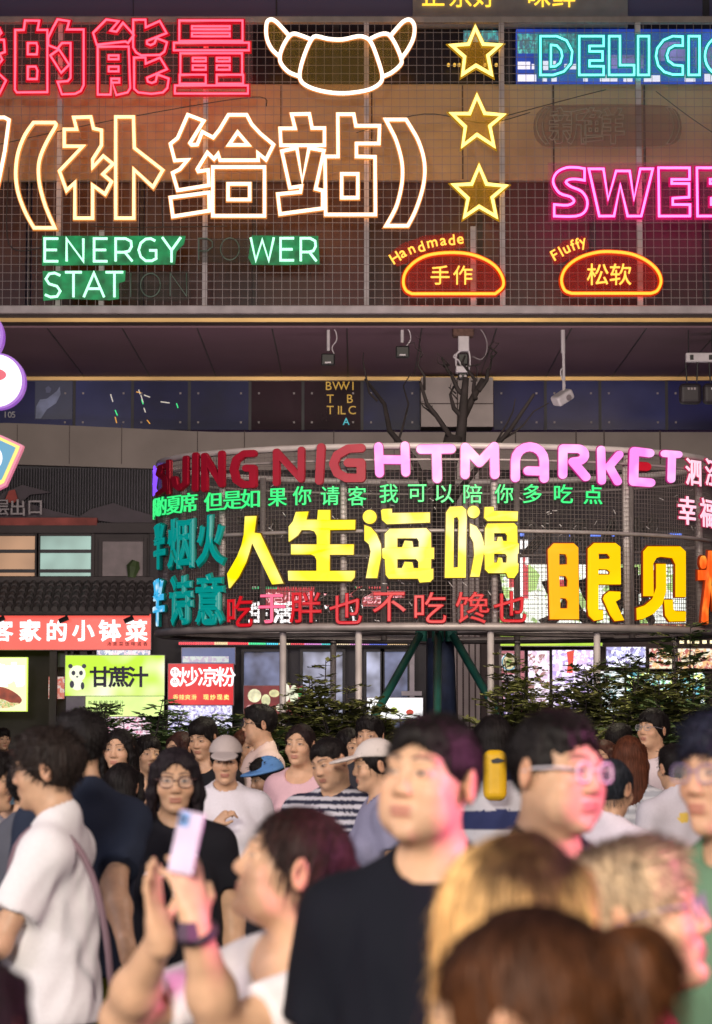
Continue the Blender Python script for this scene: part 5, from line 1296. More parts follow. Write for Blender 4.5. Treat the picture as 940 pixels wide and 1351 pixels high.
# ---- the sign post at the left edge, nearer than the drum
YL = 15.0
t = empty('street_sign', (P(-45, 600, YL + .1).x, YL + .1, 0), 'lit street sign with a round white disc and tilted teal board at the left edge', 'sign')
mb = MB(); a = P(-45, 420, YL + .1); mb.tube([(a.x, YL + .1, .0), (a.x, YL + .1, a.z)], .06, 10); mb.build('pole', M_WHITEP, t)
fL = plane_fn(YL)
mb = MB(); mb.prism([ell(-4, 502, 36.8, 36.8, 48)], fL, -.10, -.012); mb.build('disc_rim', emit('violet lit rim', (.34, .10, .62), .8), t)
mb = MB(); mb.prism([ell(-5, 502, 33.6, 34.4, 48)], fL, -.012, .0); d_ = mb.build('disc', emit('white lit disc', (1, .96, 1), 1.2), t)
mb = MB(); mb.prism([ell(-8, 494.5, 16.5, 8.5, 30)], fL, .0, .006); mb.build('red_spot', emit('crimson spot', (.72, .06, .12), .85), d_)
mb = MB(); mb.prism([ell(-40, 440, 42.5, 40, 48)], fL, -.16, -.06); mb.build('upper_disc_rim', emit('violet lit rim', (.34, .10, .62), .8), t)
mb = MB(); mb.prism([ell(-41, 440, 39, 37, 48)], fL, -.06, -.05); mb.build('upper_disc', emit('white lit disc', (1, .96, 1), 1.2), t)
bd = [(-60, 553), (2, 574), (30, 587), (28, 593), (7, 640), (-5, 646), (-60, 622)]
mb = MB(); mb.prism([bd], fL, -.10, -.02); mb.build('board_rim', emit('rose lit rim', (.75, .18, .32), .8), t)
sh = lambda k: [(-18 + (a + 18) * k, 602 + (b - 602) * k) for a, b in bd]
mb = MB(); mb.prism([sh(.91)], fL, -.02, -.012); mb.build('board_edge', emit('yellow lit edge', (1, .75, .12), 1.0), t)
mb = MB(); mb.prism([sh(.80)], fL, -.012, -.004); b_ = mb.build('board_face', emit('teal lit face', (.02, .28, .48), .85), t)
mb = MB(); mb.prism([ell(-9, 604, 12, 15, 24)], fL, -.004, .004); mb.build('white_shape', emit('white lit disc', (1, .96, 1), 1.2), b_)
# ================================================================== PEOPLE
F32 = np.float32
def smin(a, b, k):
    h = np.clip(0.5 + 0.5 * (b - a) / k, 0, 1)
    return b * (1 - h) + a * h - k * h * (1 - h)
def smax(a, b, k): return -smin(-a, -b, k)
def axis(ranges):
    """coordinates from [(lo, hi, step)], finest first where they overlap"""
    lo = min(r[0] for r in ranges); hi = max(r[1] for r in ranges)
    out = [lo]; x = lo
    while x < hi:
        st = min([r[2] for r in ranges if r[0] - 1e-6 <= x < r[1]] or [0.02])
        x += st; out.append(x)
    return np.array(out, F32)
class Vol:
    def __init__(s, xs, ys, zs):
        s.a = (xs, ys, zs); s.F = np.full((len(xs), len(ys), len(zs)), 0.5, F32)
    def sl(s, lo, hi):
        r = []
        for k in range(3):
            i0 = int(np.searchsorted(s.a[k], lo[k])); i1 = int(np.searchsorted(s.a[k], hi[k]))
            if i1 <= i0: return None
            r.append(slice(i0, i1))
        return tuple(r)
    def xyz(s, r): return (s.a[0][r[0]][:, None, None], s.a[1][r[1]][None, :, None], s.a[2][r[2]][None, None, :])
    def op(s, fn, lo, hi, k, mode='add'):
        r = s.sl(lo, hi)
        if r is None: return
        d = fn(*s.xyz(r)).astype(F32); f = s.F[r]
        s.F[r] = smin(f, d, k) if mode == 'add' else (smax(f, -d, k) if mode == 'cut' else smax(f, d, k))
    def cone(s, a, b, ra, rb, k=.03, mode='add'):
        a = np.asarray(a, float); b = np.asarray(b, float); m = max(ra, rb) + k + .03
        ba = b - a; L2 = max(float(ba @ ba), 1e-9)
        def fn(X, Y, Z):
            px, py, pz = X - a[0], Y - a[1], Z - a[2]
            h = np.clip((px * ba[0] + py * ba[1] + pz * ba[2]) / L2, 0, 1)
            return np.sqrt((px - ba[0] * h) ** 2 + (py - ba[1] * h) ** 2 + (pz - ba[2] * h) ** 2) - (ra + (rb - ra) * h)
        s.op(fn, np.minimum(a, b) - m, np.maximum(a, b) + m, k, mode)
    def ell(s, c, r, k=.03, mode='add', M=None):
        """ellipsoid; M: 3x3 whose columns are its axes"""
        c = np.asarray(c, float); r = np.asarray(r, float); m = (max(r) if M is not None else r) + k + .03
        def fn(X, Y, Z):
            px, py, pz = X - c[0], Y - c[1], Z - c[2]
            if M is not None:
                px, py, pz = (M[0, 0] * px + M[1, 0] * py + M[2, 0] * pz, M[0, 1] * px + M[1, 1] * py + M[2, 1] * pz, M[0, 2] * px + M[1, 2] * py + M[2, 2] * pz)
            k0 = np.sqrt((px / r[0]) ** 2 + (py / r[1]) ** 2 + (pz / r[2]) ** 2)
            k1 = np.sqrt((px / r[0] ** 2) ** 2 + (py / r[1] ** 2) ** 2 + (pz / r[2] ** 2) ** 2) + 1e-6
            return k0 * (k0 - 1) / k1
        s.op(fn, c - m, c + m, k, mode)
    def half(s, c, n, k=.004):
        """keep only the side the normal points away from"""
        c = np.asarray(c, float); n = np.asarray(n, float); n = n / np.linalg.norm(n)
        s.op(lambda X, Y, Z: (X - c[0]) * n[0] + (Y - c[1]) * n[1] + (Z - c[2]) * n[2], (-9, -9, -9), (9, 9, 9), k, 'and')
def surface(vol):
    """naive surface nets -> vertices, quads"""
    F = vol.F; xs, ys, zs = vol.a
    S_ = F < 0
    nx, ny, nz = F.shape
    cnt = np.zeros((nx - 1, ny - 1, nz - 1), np.int8)
    for i in (0, 1):
        for j in (0, 1):
            for k in (0, 1): cnt += S_[i:nx - 1 + i, j:ny - 1 + j, k:nz - 1 + k]
    act = (cnt > 0) & (cnt < 8)
    I, J, K = np.nonzero(act)
    n = len(I)
    if n == 0: return np.zeros((0, 3)), np.zeros((0, 4), int)
    acc = np.zeros((n, 3)); num = np.zeros(n)
    ax = (xs.astype(float), ys.astype(float), zs.astype(float))
    for d in range(3):
        o = [k for k in range(3) if k != d]
        for u in (0, 1):
            for v in (0, 1):
                off0 = [0, 0, 0]; off0[o[0]] = u; off0[o[1]] = v
                off1 = list(off0); off1[d] = 1
                f0 = F[I + off0[0], J + off0[1], K + off0[2]].astype(float); f1 = F[I + off1[0], J + off1[1], K + off1[2]].astype(float)
                cr = (f0 < 0) != (f1 < 0)
                t = np.where(cr, f0 / np.where(cr, f0 - f1, 1), 0)
                idx = [I, J, K]
                for e in range(3):
                    p = ax[e][idx[e] + off0[e]]
                    if e == d: p = p + t * (ax[e][idx[e] + 1] - ax[e][idx[e]])
                    acc[:, e] += np.where(cr, p, 0)
                num += cr
    V = acc / num[:, None]
    ID = np.full(act.shape, -1, np.int64); ID[I, J, K] = np.arange(n)
    Q = []
    for d in range(3):
        o = [(d + 1) % 3, (d + 2) % 3]
        s0 = [slice(None)] * 3; s1 = [slice(None)] * 3
        s0[d] = slice(0, -1); s1[d] = slice(1, None)
        for e in o: s0[e] = slice(1, -1); s1[e] = slice(1, -1)
        a_ = S_[tuple(s0)]; b_ = S_[tuple(s1)]
        e = np.nonzero(a_ != b_)
        if len(e[0]) == 0: continue
        base = [e[0], e[1], e[2]]
        base[o[0]] = base[o[0]] + 1; base[o[1]] = base[o[1]] + 1
        def cell(du, dv):
            q = [base[0], base[1], base[2]]
            q[o[0]] = q[o[0]] - du; q[o[1]] = q[o[1]] - dv
            return ID[q[0], q[1], q[2]]
        quad = np.stack([cell(1, 1), cell(0, 1), cell(0, 0), cell(1, 0)], 1)
        ins = a_[e]
        quad[~ins] = quad[~ins][:, ::-1]
        Q.append(quad)
    Q = np.concatenate(Q)
    return V, Q[(Q >= 0).all(1)]
def relax(V, Q, it=1, lam=.5):
    n = len(V)
    for _ in range(it):
        acc = np.zeros_like(V); c = np.zeros(n)
        for a, b in ((0, 1), (1, 2), (2, 3), (3, 0)):
            np.add.at(acc, Q[:, a], V[Q[:, b]]); np.add.at(acc, Q[:, b], V[Q[:, a]])
            np.add.at(c, Q[:, a], 1); np.add.at(c, Q[:, b], 1)
        V = V + lam * (acc / np.maximum(c, 1)[:, None] - V)
    return V
def normals(V, Q):
    nrm = np.zeros_like(V)
    fn = np.cross(V[Q[:, 2]] - V[Q[:, 0]], V[Q[:, 3]] - V[Q[:, 1]])
    for k in range(4): np.add.at(nrm, Q[:, k], fn)
    return nrm / (np.linalg.norm(nrm, axis=1)[:, None] + 1e-12)
def mesh_np(name, V, Q, mats, parent, col=None, extra=None):
    """quads (and optional triangles `extra`) with a colour per vertex"""
    me = bpy.data.meshes.new(name)
    faces = [Q] + ([extra] if extra is not None and len(extra) else [])
    nl = sum(f.size for f in faces); nf = sum(len(f) for f in faces)
    me.vertices.add(len(V)); me.loops.add(nl); me.polygons.add(nf)
    me.vertices.foreach_set('co', V.astype(F32).ravel())
    me.loops.foreach_set('vertex_index', np.concatenate([f.ravel() for f in faces]).astype(np.int32))
    st = []; p = 0
    for f in faces: st.append(p + np.arange(len(f)) * f.shape[1]); p += f.size
    me.polygons.foreach_set('loop_start', np.concatenate(st).astype(np.int32))
    me.update(calc_edges=True); me.validate()
    me.polygons.foreach_set('use_smooth', np.ones(len(me.polygons), bool))
    if col is not None:
        at = me.color_attributes.new('Col', 'FLOAT_COLOR', 'POINT')
        c = np.ones((len(V), 4), F32); c[:, :3] = col
        if len(me.vertices) == len(V): at.data.foreach_set('color', c.ravel())
    return link(name, me, mats, parent)
def rotm(yaw=0, pitch=0, roll=0):
    """head turn: yaw to the figure's own +x side, pitch up, roll"""
    return np.array(Euler((R(-pitch), R(roll), R(yaw)), 'XYZ').to_matrix())
_nw = np.random.default_rng(4)
WAVES = [(_nw.normal(size=3), _nw.uniform(0, 6.28), _nw.uniform(.6, 1.4)) for _ in range(14)]
def noise3(X, Y, Z, f, seed=0):
    o = 0
    for k in range(5):
        d, ph, w_ = WAVES[(k + seed * 3) % 14]
        o = o + np.sin((d[0] * X + d[1] * Y + d[2] * Z) * f * w_ + ph + seed) / 5
    return o
M_SKIN = mat('skin', (0.5, 0.3, 0.2), 0.47, var=0.10, scale=26, attr='Col', spec=0.32, sss=0.05, bump=0.12)
M_HAIR = mat('hair', (0.02, 0.015, 0.012), 0.55, var=0.45, scale=60, attr='Col', stretch=(1, 1, .06), bump=.3, spec=.16)
M_CLOTH = mat('cotton', (0.7, 0.7, 0.7), 0.85, var=0.03, scale=90, attr='Col', bump=0.05, spec=0.2)
M_RUB = mat('shoe rubber', (0.05, 0.05, 0.055), 0.6)
HEADR = 1.0

def head_prims(v, T, c, M, sc=1.0, fem=0.0, fat=0.0):
    """cranium, jaw, nose, lips, ears; (v) volume, c centre, M orientation"""
    L = lambda p: c + M @ (np.array(p) * sc)
    E = lambda p, r, k, mode='add': v.ell(L(p), np.array(r) * sc, k * sc, mode, M)
    Cn = lambda a, b, ra, rb, k, mode='add': v.cone(L(a), L(b), ra * sc, rb * sc, k * sc, mode)
    E((0, .014, .034), (.073, .092, .077), .02)
    E((0, -.022, -.026), (.0575 + .008 * fat, .064, .086), .03)
    E((0, -.034, -.072), (.042 - .004 * fem + .013 * fat, .046, .036), .03)
    E((0, -.070, -.097 + .004 * fem), (.016 + .004 * fat, .014, .013), .025)
    for s_ in (-1, 1):
        E((s_ * .038, -.058, -.024), (.026 + .006 * fat, .024, .024), .025)
        if fat: E((s_ * .043, -.040, -.062), (.024, .03, .028), .03)
        Cn((s_ * .016, -.083, .030), (s_ * .044, -.070, .031), .008, .007, .018)
        E((s_ * .032, -.091, .010), (.019, .013, .0105), .014, 'cut')
        E((s_ * .0315, -.0735, .0085), (.0165, .0135, .0105), .006)
    Cn((0, -.081, .018), (0, -.0945, -.020), .0075, .0120, .016)
    E((0, -.0945, -.0245), (.0140, .0105, .0095), .009)
    for s_ in (-1, 1): E((s_ * .0130, -.0915, -.0285), (.0085, .0095, .0075), .006)
    E((0, -.0810, -.0545), (.0235, .0085, .0065), .010)
    E((0, -.0800, -.0655), (.0210, .0085, .0065), .010)
    E((0, -.0915, -.0600), (.025, .006, .0014), .003, 'cut')
    E((0, -.086, -.0775), (.018, .005, .004), .012, 'cut')
    for s_ in (-1, 1):
        Me = M @ np.array(Euler((R(14), 0, R(s_ * 22))).to_matrix())
        v.ell(L((s_ * .077, .016, .002)), np.array((.0085, .019, .033)) * sc, .006 * sc, 'add', Me)
        v.ell(L((s_ * .0865, .012, .004)), np.array((.006, .010, .018)) * sc, .005 * sc, 'cut', Me)
    # neck
    v.cone(L((0, .018, -.055)), T, (.050 - .008 * fem + .012 * fat) * sc, (.056 - .007 * fem + .01 * fat) * sc, .03)
def hand_prims(v, w, d, n, sc=1.0, curl=0.5, thumb=1, spread=.2, side=1):
    """w wrist, d pointing along the hand, n out of the palm; thumb on +-side"""
    d = np.asarray(d, float); d /= np.linalg.norm(d); n = np.asarray(n, float); n = n - d * (n @ d); n /= np.linalg.norm(n)
    sd = np.cross(d, n) * thumb
    M = np.stack([sd, d, n], 1)
    v.ell(w + d * .048 * sc, np.array((.039, .056, .0165)) * sc, .012, 'add', M)
    v.cone(w - d * .02, w + d * .03 * sc, .024 * sc, .026 * sc, .02)
    for i, (off, L, base) in enumerate(((.030, .068, .086), (.010, .078, .092), (-.010, .073, .089), (-.029, .056, .080))):
        a0 = w + d * base * sc + sd * off * sc
        ang = curl * (.75 + .12 * i); dd = d * math.cos(ang) + n * math.sin(ang) + sd * (off * spread / .03)
        dd /= np.linalg.norm(dd); a1 = a0 + dd * L * .52 * sc
        a2d = d * math.cos(ang * 2.1) + n * math.sin(ang * 2.1) + sd * (off * spread / .03); a2d /= np.linalg.norm(a2d)
        a2 = a1 + a2d * L * .48 * sc
        v.cone(a0 - d * .02 * sc, a1, .0092 * sc, .0084 * sc, .005); v.cone(a1, a2, .0084 * sc, .0070 * sc, .004)
    t0 = w + d * .022 * sc + sd * .026 * sc
    td = d * .62 + sd * .72 + n * .30; td /= np.linalg.norm(td); t1 = t0 + td * .045 * sc
    td2 = d * .85 + sd * .32 + n * .42; td2 /= np.linalg.norm(td2)
    v.cone(t0, t1, .014 * sc, .0105 * sc, .010); v.cone(t1, t1 + td2 * .032 * sc, .0103 * sc, .008 * sc, .005)

SKIN = np.array((0.58, 0.355, 0.225))
def face_paint(V, c, M, sc, skin, fem, eyes=(0, 0), stubble=0.0, browc=(.03, .02, .016)):
    q = ((V - c) @ M) / sc
    x, y, z = q[:, 0], q[:, 1], q[:, 2]
    col = np.tile(skin, (len(V), 1))
    def mixin(w_, cc):
        nonlocal col
        w_ = np.clip(w_, 0, 1)[:, None]; col = col * (1 - w_) + np.array(cc) * w_
    g = lambda a, b, r: np.exp(-((x - a) ** 2 + (z - b) ** 2) / (r * r))
    near = (np.abs(x) < .13) & (np.abs(z) < .16)
    front = np.clip((-y - .045) / .015, 0, 1) * near
    mixin(.30 * (g(.042, -.026, .022) + g(-.042, -.026, .022)) * front, skin * (1.05, .78, .74))
    mixin(.25 * g(0, -.026, .016) * front, skin * (1.02, .74, .70))
    mixin(.35 * np.clip((np.abs(x) - .070) / .008, 0, 1) * near * (np.abs(z) < .045) * (y > -.03), skin * (1.05, .72, .66))
    if stubble: mixin(stubble * np.clip((-.040 - z) / .02, 0, 1) * front * (z > -.12), skin * (.62, .64, .72))
    ax = np.abs(x)
    # brows
    bz = .0335 + .004 * np.sin((ax - .014) / .036 * 3.0) - .05 * np.clip(ax - .04, 0, 1)
    th = .0048 - .0022 * np.clip((ax - .035) / .018, 0, 1) - .001 * fem
    mixin(.9 * np.clip(1 - (np.abs(z - bz) / th) ** 4, 0, 1) * ((ax > .011) & (ax < .052)) * front, browc)
    # eyes: white, iris, lash line
    ex = (ax - .0315) / .0145; ez = (z - .0080 - .0012 * ex) / (.0044 + .0008 * fem)
    eye = np.clip((1 - ex ** 2 - ez ** 2) * 3, 0, 1) * front
    mixin(eye * .8, (.40, .34, .31))
    ix = x - np.sign(x) * .0315 - eyes[0] * .005
    ir = np.clip((1 - ((ix / .0062) ** 2 + ((z - .0088 - eyes[1] * .003) / .0062) ** 2)) * 3, 0, 1)
    mixin(ir * eye, (.018, .010, .007))
    lz = (.0080 + .0050 * np.sqrt(np.clip(1 - ex ** 2, 0, 1)))
    mixin(.85 * np.clip(1 - (np.abs(z - lz - .0004) / .0021) ** 2, 0, 1) * (np.abs(ex) < 1.15) * front, (.022, .014, .011))
    mixin(.28 * np.clip(1 - (np.abs(z - .0008 + .001 * ex) / .003) ** 2, 0, 1) * (np.abs(ex) < 1.0) * front, skin * (.6, .5, .48))
    # nostrils, lips, mouth line
    mixin(.75 * np.exp(-(((ax - .0068) / .0034) ** 2 + ((z + .0345) / .0022) ** 2)) * front, (.06, .02, .015))
    mw = .0245
    up = np.clip((1 - (ax / mw) ** 2) * 4, 0, 1) * np.clip(1 - np.abs(z + .0550) / .0055, 0, 1) ** .5 * front
    lo = np.clip((1 - (ax / (mw * .9)) ** 2) * 4, 0, 1) * np.clip(1 - np.abs(z + .0660) / .0062, 0, 1) ** .5 * front
    lipc = np.array((.40, .11, .10)) if fem else np.array((.42, .13, .11))
    mixin(.8 * np.clip(up + lo, 0, 1), lipc)
    mixin(.75 * np.clip(1 - np.abs(z + .0602) / .0016, 0, 1) * (ax < mw) * front, (.10, .02, .02))
    return col

def hair_mesh(t, c, M, sc, style, rgb, step, seed, length=.3, tufts=300, roots=None, flow_part=0.0):
    """skull-hugging hair with a hairline, longer masses by style, and a fringe of strand ends"""
    H = lambda p: np.array(p) * sc
    lo = np.array((-.135, -.15, -.14)); hi = np.array((.135, .24, .16))
    if style in ('long', 'long_front'): lo[2] = -length - .03
    if style == 'ponytail': lo[2] = -.30; hi[1] = .30
    xs, ys, zs = (np.arange(lo[k], hi[k], step / sc).astype(F32) for k in range(3))
    v = Vol(xs, ys, zs)
    vol = {'crop': .010, 'short': .018, 'mop': .024, 'bowl': .022}.get(style, .014)
    v.ell((0, .014, .036), (.0735 + vol * .55, .092 + vol * .7, .078 + vol), .02)
    if style in ('short', 'mop', 'bowl'): v.ell((0, -.02, .078 + vol * .4), (.062 + vol * .4, .070, .036 + vol * .3), .02)
    if style == 'crop': v.ell((0, -.015, .082), (.060, .066, .036), .02)
    rr = np.random.default_rng(seed)
    fz, fr = {'crop': (-.035, .104), 'short': (-.045, .100), 'mop': (-.064, .098), 'bowl': (-.058, .098), 'long': (-.026, .107), 'long_front': (-.04, .100), 'tied': (-.022, .106), 'bun': (-.022, .106), 'ponytail': (-.022, .106), 'cover': (-.06, .09)}.get(style, (-.035, .102))
    fx = .062 if style in ('long', 'long_front', 'bowl') else .071
    if style == 'mop': fx = .064
    # cut the face out
    v.ell((0, -.112, fz), (fx, .088, fr), .010, 'cut')
    nape = {'crop': .035, 'short': .055, 'mop': .07, 'bowl': .075}.get(style, .085)
    side = {'crop': .004, 'short': -.008, 'mop': -.012, 'bowl': -.035}.get(style, -.01)
    def low(X, Y, Z):
        f = np.clip((Y + .03) / .10, 0, 1)
        return (side + (-nape - side) * f) + np.clip(-.03 - Y, 0, 1) * 1.0 - Z + X * 0
    v.op(low, (-9, -9, -9), (9, 9, 9), .008, 'and')
    if style in ('crop', 'short', 'tied', 'bun', 'ponytail', 'mop'):
        for s_ in (-1, 1): v.ell((s_ * .088, .012, -.006), (.022, .026, .036 if style != 'mop' else .026), .008, 'cut')
    if style in ('long', 'long_front'):
        L = length
        v.op(lambda X, Y, Z: np.sqrt((X / 1.0) ** 2 + ((Y - .055 - .02 * np.clip(-Z / L, 0, 1)) * 1.55) ** 2 + np.where(Z > 0, Z * Z, 0) + np.where(Z < -L, (Z + L) ** 2, 0)) - (.092 + .012 * np.clip(-Z / .2, 0, 1) - .035 * np.clip((-Z - L * .55) / (L * .45), 0, 1)), lo, hi, .02)
        Lf = L * (.75 if style == 'long' else .95)
        for s_ in (-1, 1):
            v.cone((s_ * .068, -.035, .055), (s_ * .083, -.018, -.04), .022, .022, .02)
            v.cone((s_ * .083, -.018, -.04), (s_ * .088, -.01, -Lf), .022, .012, .02)
    if style == 'bun': v.ell((0, .125, .055), (.050, .046, .048), .012)
    if style == 'lowbun': v.ell((0, .12, -.03), (.045, .042, .042), .012)
    if style == 'ponytail':
        v.ell((0, .112, .020), (.030, .028, .030), .012)
        v.cone((0, .118, .02), (0, .165, -.06), .026, .032, .02); v.cone((0, .165, -.06), (0, .165, -.20), .032, .012, .02)
    # combed grooves
    if True:
        r = v.sl(lo, hi); X, Y, Z = v.xyz(r)
        ang = np.arctan2(X, Y - .01 + 1e-4)
        v.F[r] += (.0055 * noise3(X, Y, Z, 75, (seed + 3) % 5) * (Y < -.02) + (.004 if style in ('short', 'mop', 'crop') else .0015) * noise3(X, Y, Z, 48, (seed + 2) % 5)).astype(F32)
        v.F[r] += (.0022 * np.sin(ang * 46 + 3 * noise3(X, Y, Z, 18, seed % 4)) + .0035 * noise3(X, Y, Z, 34, (seed + 1) % 4)).astype(F32)
    V, Q = surface(v)
    if len(V) == 0: return None
    V = relax(V, Q, 1)
    N = normals(V, Q)
    # strands ending just clear of the mass
    TV = []; TF = []; TC = []
    cand = np.nonzero(V[:, 2] > (-.08 if style not in ('long', 'long_front') else -length))[0]
    pick = rr.choice(cand, min(tufts, len(cand)), replace=False)
    rgb = np.array(rgb)
    def base_col(P_):
        cc = np.tile(rgb, (len(P_), 1))
        if roots is not None:
            d = np.clip((.115 - np.linalg.norm((P_ - np.array((flow_part, .01, .125))) * (1.3, .75, .9), axis=1)) / .06, 0, 1) + .15 * noise3(P_[:, 0], P_[:, 1], P_[:, 2], 120, 2)
            d = np.clip(d, 0, 1)[:, None]; cc = cc * (1 - d) + np.array(roots) * d
        a = np.arctan2(P_[:, 0], P_[:, 1] - .01 + 1e-4)
        st = 1 + .35 * np.sin(a * 70 + 4 * noise3(P_[:, 0], P_[:, 1], P_[:, 2], 25, 1)) + .25 * noise3(P_[:, 0], P_[:, 1], P_[:, 2], 160, 3)
        return cc * np.clip(st, .35, 1.9)[:, None]
    colV = base_col(V)
    nb = len(V)
    for i in pick:
        p, n = V[i], N[i]
        if style in ('crop',): d = n * .9 + np.array((0, -.3, .35)); L = rr.uniform(.006, .014)
        elif style in ('short', 'mop', 'bowl'):
            away = np.array((p[0], p[1] - .02, 0)); away /= np.linalg.norm(away) + 1e-6
            d = n * .10 + away * .40 + np.array((rr.normal() * .35, -.30, -.60 if p[2] < .08 else .02)); L = rr.uniform(.012, .034)
        else:
            d = n * rr.choice((.10, .16, .55), p=(.5, .4, .1)) + np.array((rr.normal() * .15, .1, -1.0)); L = rr.uniform(.02, .06)
        d = d - n * min(0, d @ n); d /= np.linalg.norm(d) + 1e-6
        s1 = np.cross(d, n + 1e-3); s1 /= np.linalg.norm(s1) + 1e-6
        w_ = rr.uniform(.0006, .0017)
        k = nb + len(TV)
        mid = p + d * L * .55 + n * .002
        TV += [p - s1 * w_ - n * .002, p + s1 * w_ - n * .002, mid + s1 * w_ * .7, mid - s1 * w_ * .7, p + d * L - n * L * .12]
        TF += [(k, k + 1, k + 2), (k, k + 2, k + 3), (k + 3, k + 2, k + 4)]
        TC += [colV[i] * rr.uniform(.7, 1.5)] * 5
    if TV:
        V = np.concatenate([V, np.array(TV)]); colV = np.concatenate([colV, np.array(TC)])
    W = c + (V * sc) @ M.T
    return mesh_np('hair', W, Q, M_HAIR, t, colV, np.array(TF) if TF else None)

CROWD = 'people in the crowd'
def person(label, px, py_top, Y, yaw, *, H=None, build=1.0, fem=0, fat=0.0, head=(0, 0, 0), hair='short', hair_rgb=(.009, .007, .007), hair_len=.3, roots=None, part=0.0,
           top=(.7, .7, .7), stripes=None, sleeve=.55, loose=.018, neck=.0, hem=None, bottom=(.03, .03, .04), shorts=False, arms=None, lean=(0, 0), skin=1.0, eyes=(0, 0), stubble=.0,
           glasses=None, cap=None, fine=.0045, coarse=.014, tufts=260, hsc=1.0, seed=0, tank=False, extra=None, paint=None):
    s3 = FPX / Y
    crown = Zp(py_top, Y)
    H = crown if H is None else H
    zoff = crown - H                                   # a kerb or step underfoot
    base = Vector((Xp(px, Y, py_top + 40), Y, 0))
    K = H / 1.72
    M = rotm(*head)
    yr = R(yaw)
    Rz = np.array(Matrix.Rotation(yr, 3, 'Z'))
    lx, ly = lean
    hc = np.array((lx, -.005 + ly, crown - .122 * hsc))
    off = M @ np.array((0, .0, 0))
    # base so that the head, not the feet, sits at the picture point
    b2 = base - Vector(Rz @ np.array((hc[0], hc[1], 0)))
    t = empty('person', (b2.x, b2.y, 0), label, 'person', CROWD, yr)
    def loc(p):                                        # picture point and distance -> the figure's own frame
        w = np.array(P(*p)) - np.array((b2.x, b2.y, 0)); return Rz.T @ w
    zz = lambda z: z
    sh = .168 * K * (build ** .6) * (.90 if fem else 1.0); zs_ = crown - .352 * K
    neckb = np.array((lx * .75, .03 + ly * .75, crown - .285 * K))
    ch = np.array((lx * .6, .02 + ly * .6, crown - .455 * K)); be = np.array((lx * .3, .012 + ly * .3, crown - .66 * K)); pe = np.array((0, .02, crown - .82 * K))
    arms = arms or {}
    A = {}
    for s_ in (-1, 1):
        S0 = np.array((s_ * sh + lx * .7, .03 + ly * .7, zs_))
        a = arms.get(s_)
        if a is None:
            el = S0 + np.array((s_ * .055 * build, .02, -.285 * K)); wr = el + np.array((s_ * .005, -.05, -.245 * K)); hd = (0.0, -.15, -1.0); pn = (-s_, 0, 0); curl = .45
        else:
            el = loc(a['elbow']) if len(a['elbow']) == 3 and a.get('px', True) else np.array(a['elbow'])
            wr = loc(a['wrist']) if a.get('px', True) else np.array(a['wrist'])
            hd = a.get('dir'); pn = a.get('palm', (-s_, 0, 0)); curl = a.get('curl', .5)
            if hd is None: hd = wr - el
            elif a.get('px', True): hd = Rz.T @ np.array(hd); pn = Rz.T @ np.array(pn)
        A[s_] = (S0, np.array(el), np.array(wr), np.array(hd, float), np.array(pn, float), curl)
    f = fine
    hz0, hz1 = hc[2] - .145, hc[2] + .135
    xr = [(-.34, .34, coarse), (hc[0] - .12, hc[0] + .12, f * 1.15)]; yr_ = [(-.24, .26, coarse), (hc[1] - .135, hc[1] + .125, f * 1.15)]; zr = [(-.01, crown + .03, coarse), (hz0, hz1, f)]
    fh = max(f, .0055)
    for s_ in (-1, 1):
        S0, el, wr, hd, pn, cu = A[s_]
        m = wr + hd / np.linalg.norm(hd) * .08
        for k, rg in ((0, xr), (1, yr_), (2, zr)): rg.append((m[k] - .115, m[k] + .115, fh))
        for q in (el, wr):
            for k, rg in ((0, xr), (1, yr_), (2, zr)): rg[0] = (min(rg[0][0], q[k] - .09), max(rg[0][1], q[k] + .09), rg[0][2])
    v = Vol(axis(xr), axis(yr_), axis(zr))
    zb = zoff
    # torso, legs, feet
    v.ell(ch, (.150 * K * build, .100 * K * build, .185 * K), .04)
    v.cone((-sh * .72 + lx * .7, ch[1] + .01, zs_ - .012), (sh * .72 + lx * .7, ch[1] + .01, zs_ - .012), .052 * K, .052 * K, .05)
    for s_ in (-1, 1): v.cone(neckb + (0, .006, .035 * K), (s_ * sh * .85 + lx * .7, .032 + ly * .7, zs_ + .008), .046 * K, .045 * K, .04)
    v.ell(be, (.142 * K * build, .100 * K * build + .03 * fat, .20 * K), .05)
    v.ell(pe, (.163 * K * build, .115 * K * build, .13 * K), .05)
    if fem:
        for s_ in (-1, 1): v.ell(ch + (s_ * .068 * K, -.085 * K * build, -.045 * K), (.058 * K, .05 * K, .058 * K), .03)
    zk, za = zoff + .47 * K, zoff + .085 * K
    for s_ in (-1, 1):
        hip = pe + (s_ * .088 * K, 0, -.05 * K); kn = np.array((s_ * .10 * K, .005, zk)); an = np.array((s_ * .105 * K, .035, za))
        v.cone(hip, kn, .088 * K * build, .058 * K, .03); v.cone(kn, an, .058 * K, .037 * K, .03)
        v.ell((kn + an) / 2 + (0, .02, .05), (.045 * K, .05 * K, .10 * K), .03)
        v.cone((an[0], .05, zoff + .035), (an[0] + s_ * .02, -.12, zoff + .028), .034, .028, .03)
    for s_ in (-1, 1):
        S0, el, wr, hd, pn, cu = A[s_]
        ab = build ** .7
        v.ell(S0, (.056 * K * ab, .058 * K * ab, .060 * K), .035)
        v.cone(S0, el, .050 * K * ab, .041 * K * ab, .03)
        v.cone(el, el + (wr - el) * .35, .041 * K * ab, .043 * K * ab, .03); v.cone(el + (wr - el) * .35, wr, .043 * K * ab, .026 * K, .03)
        hand_prims(v, wr, hd, pn, .98 * K * (.92 if fem else 1.0), cu, thumb=arms.get(s_, {}).get('thumb', 1 if s_ > 0 else -1) if arms.get(s_) else (-s_))
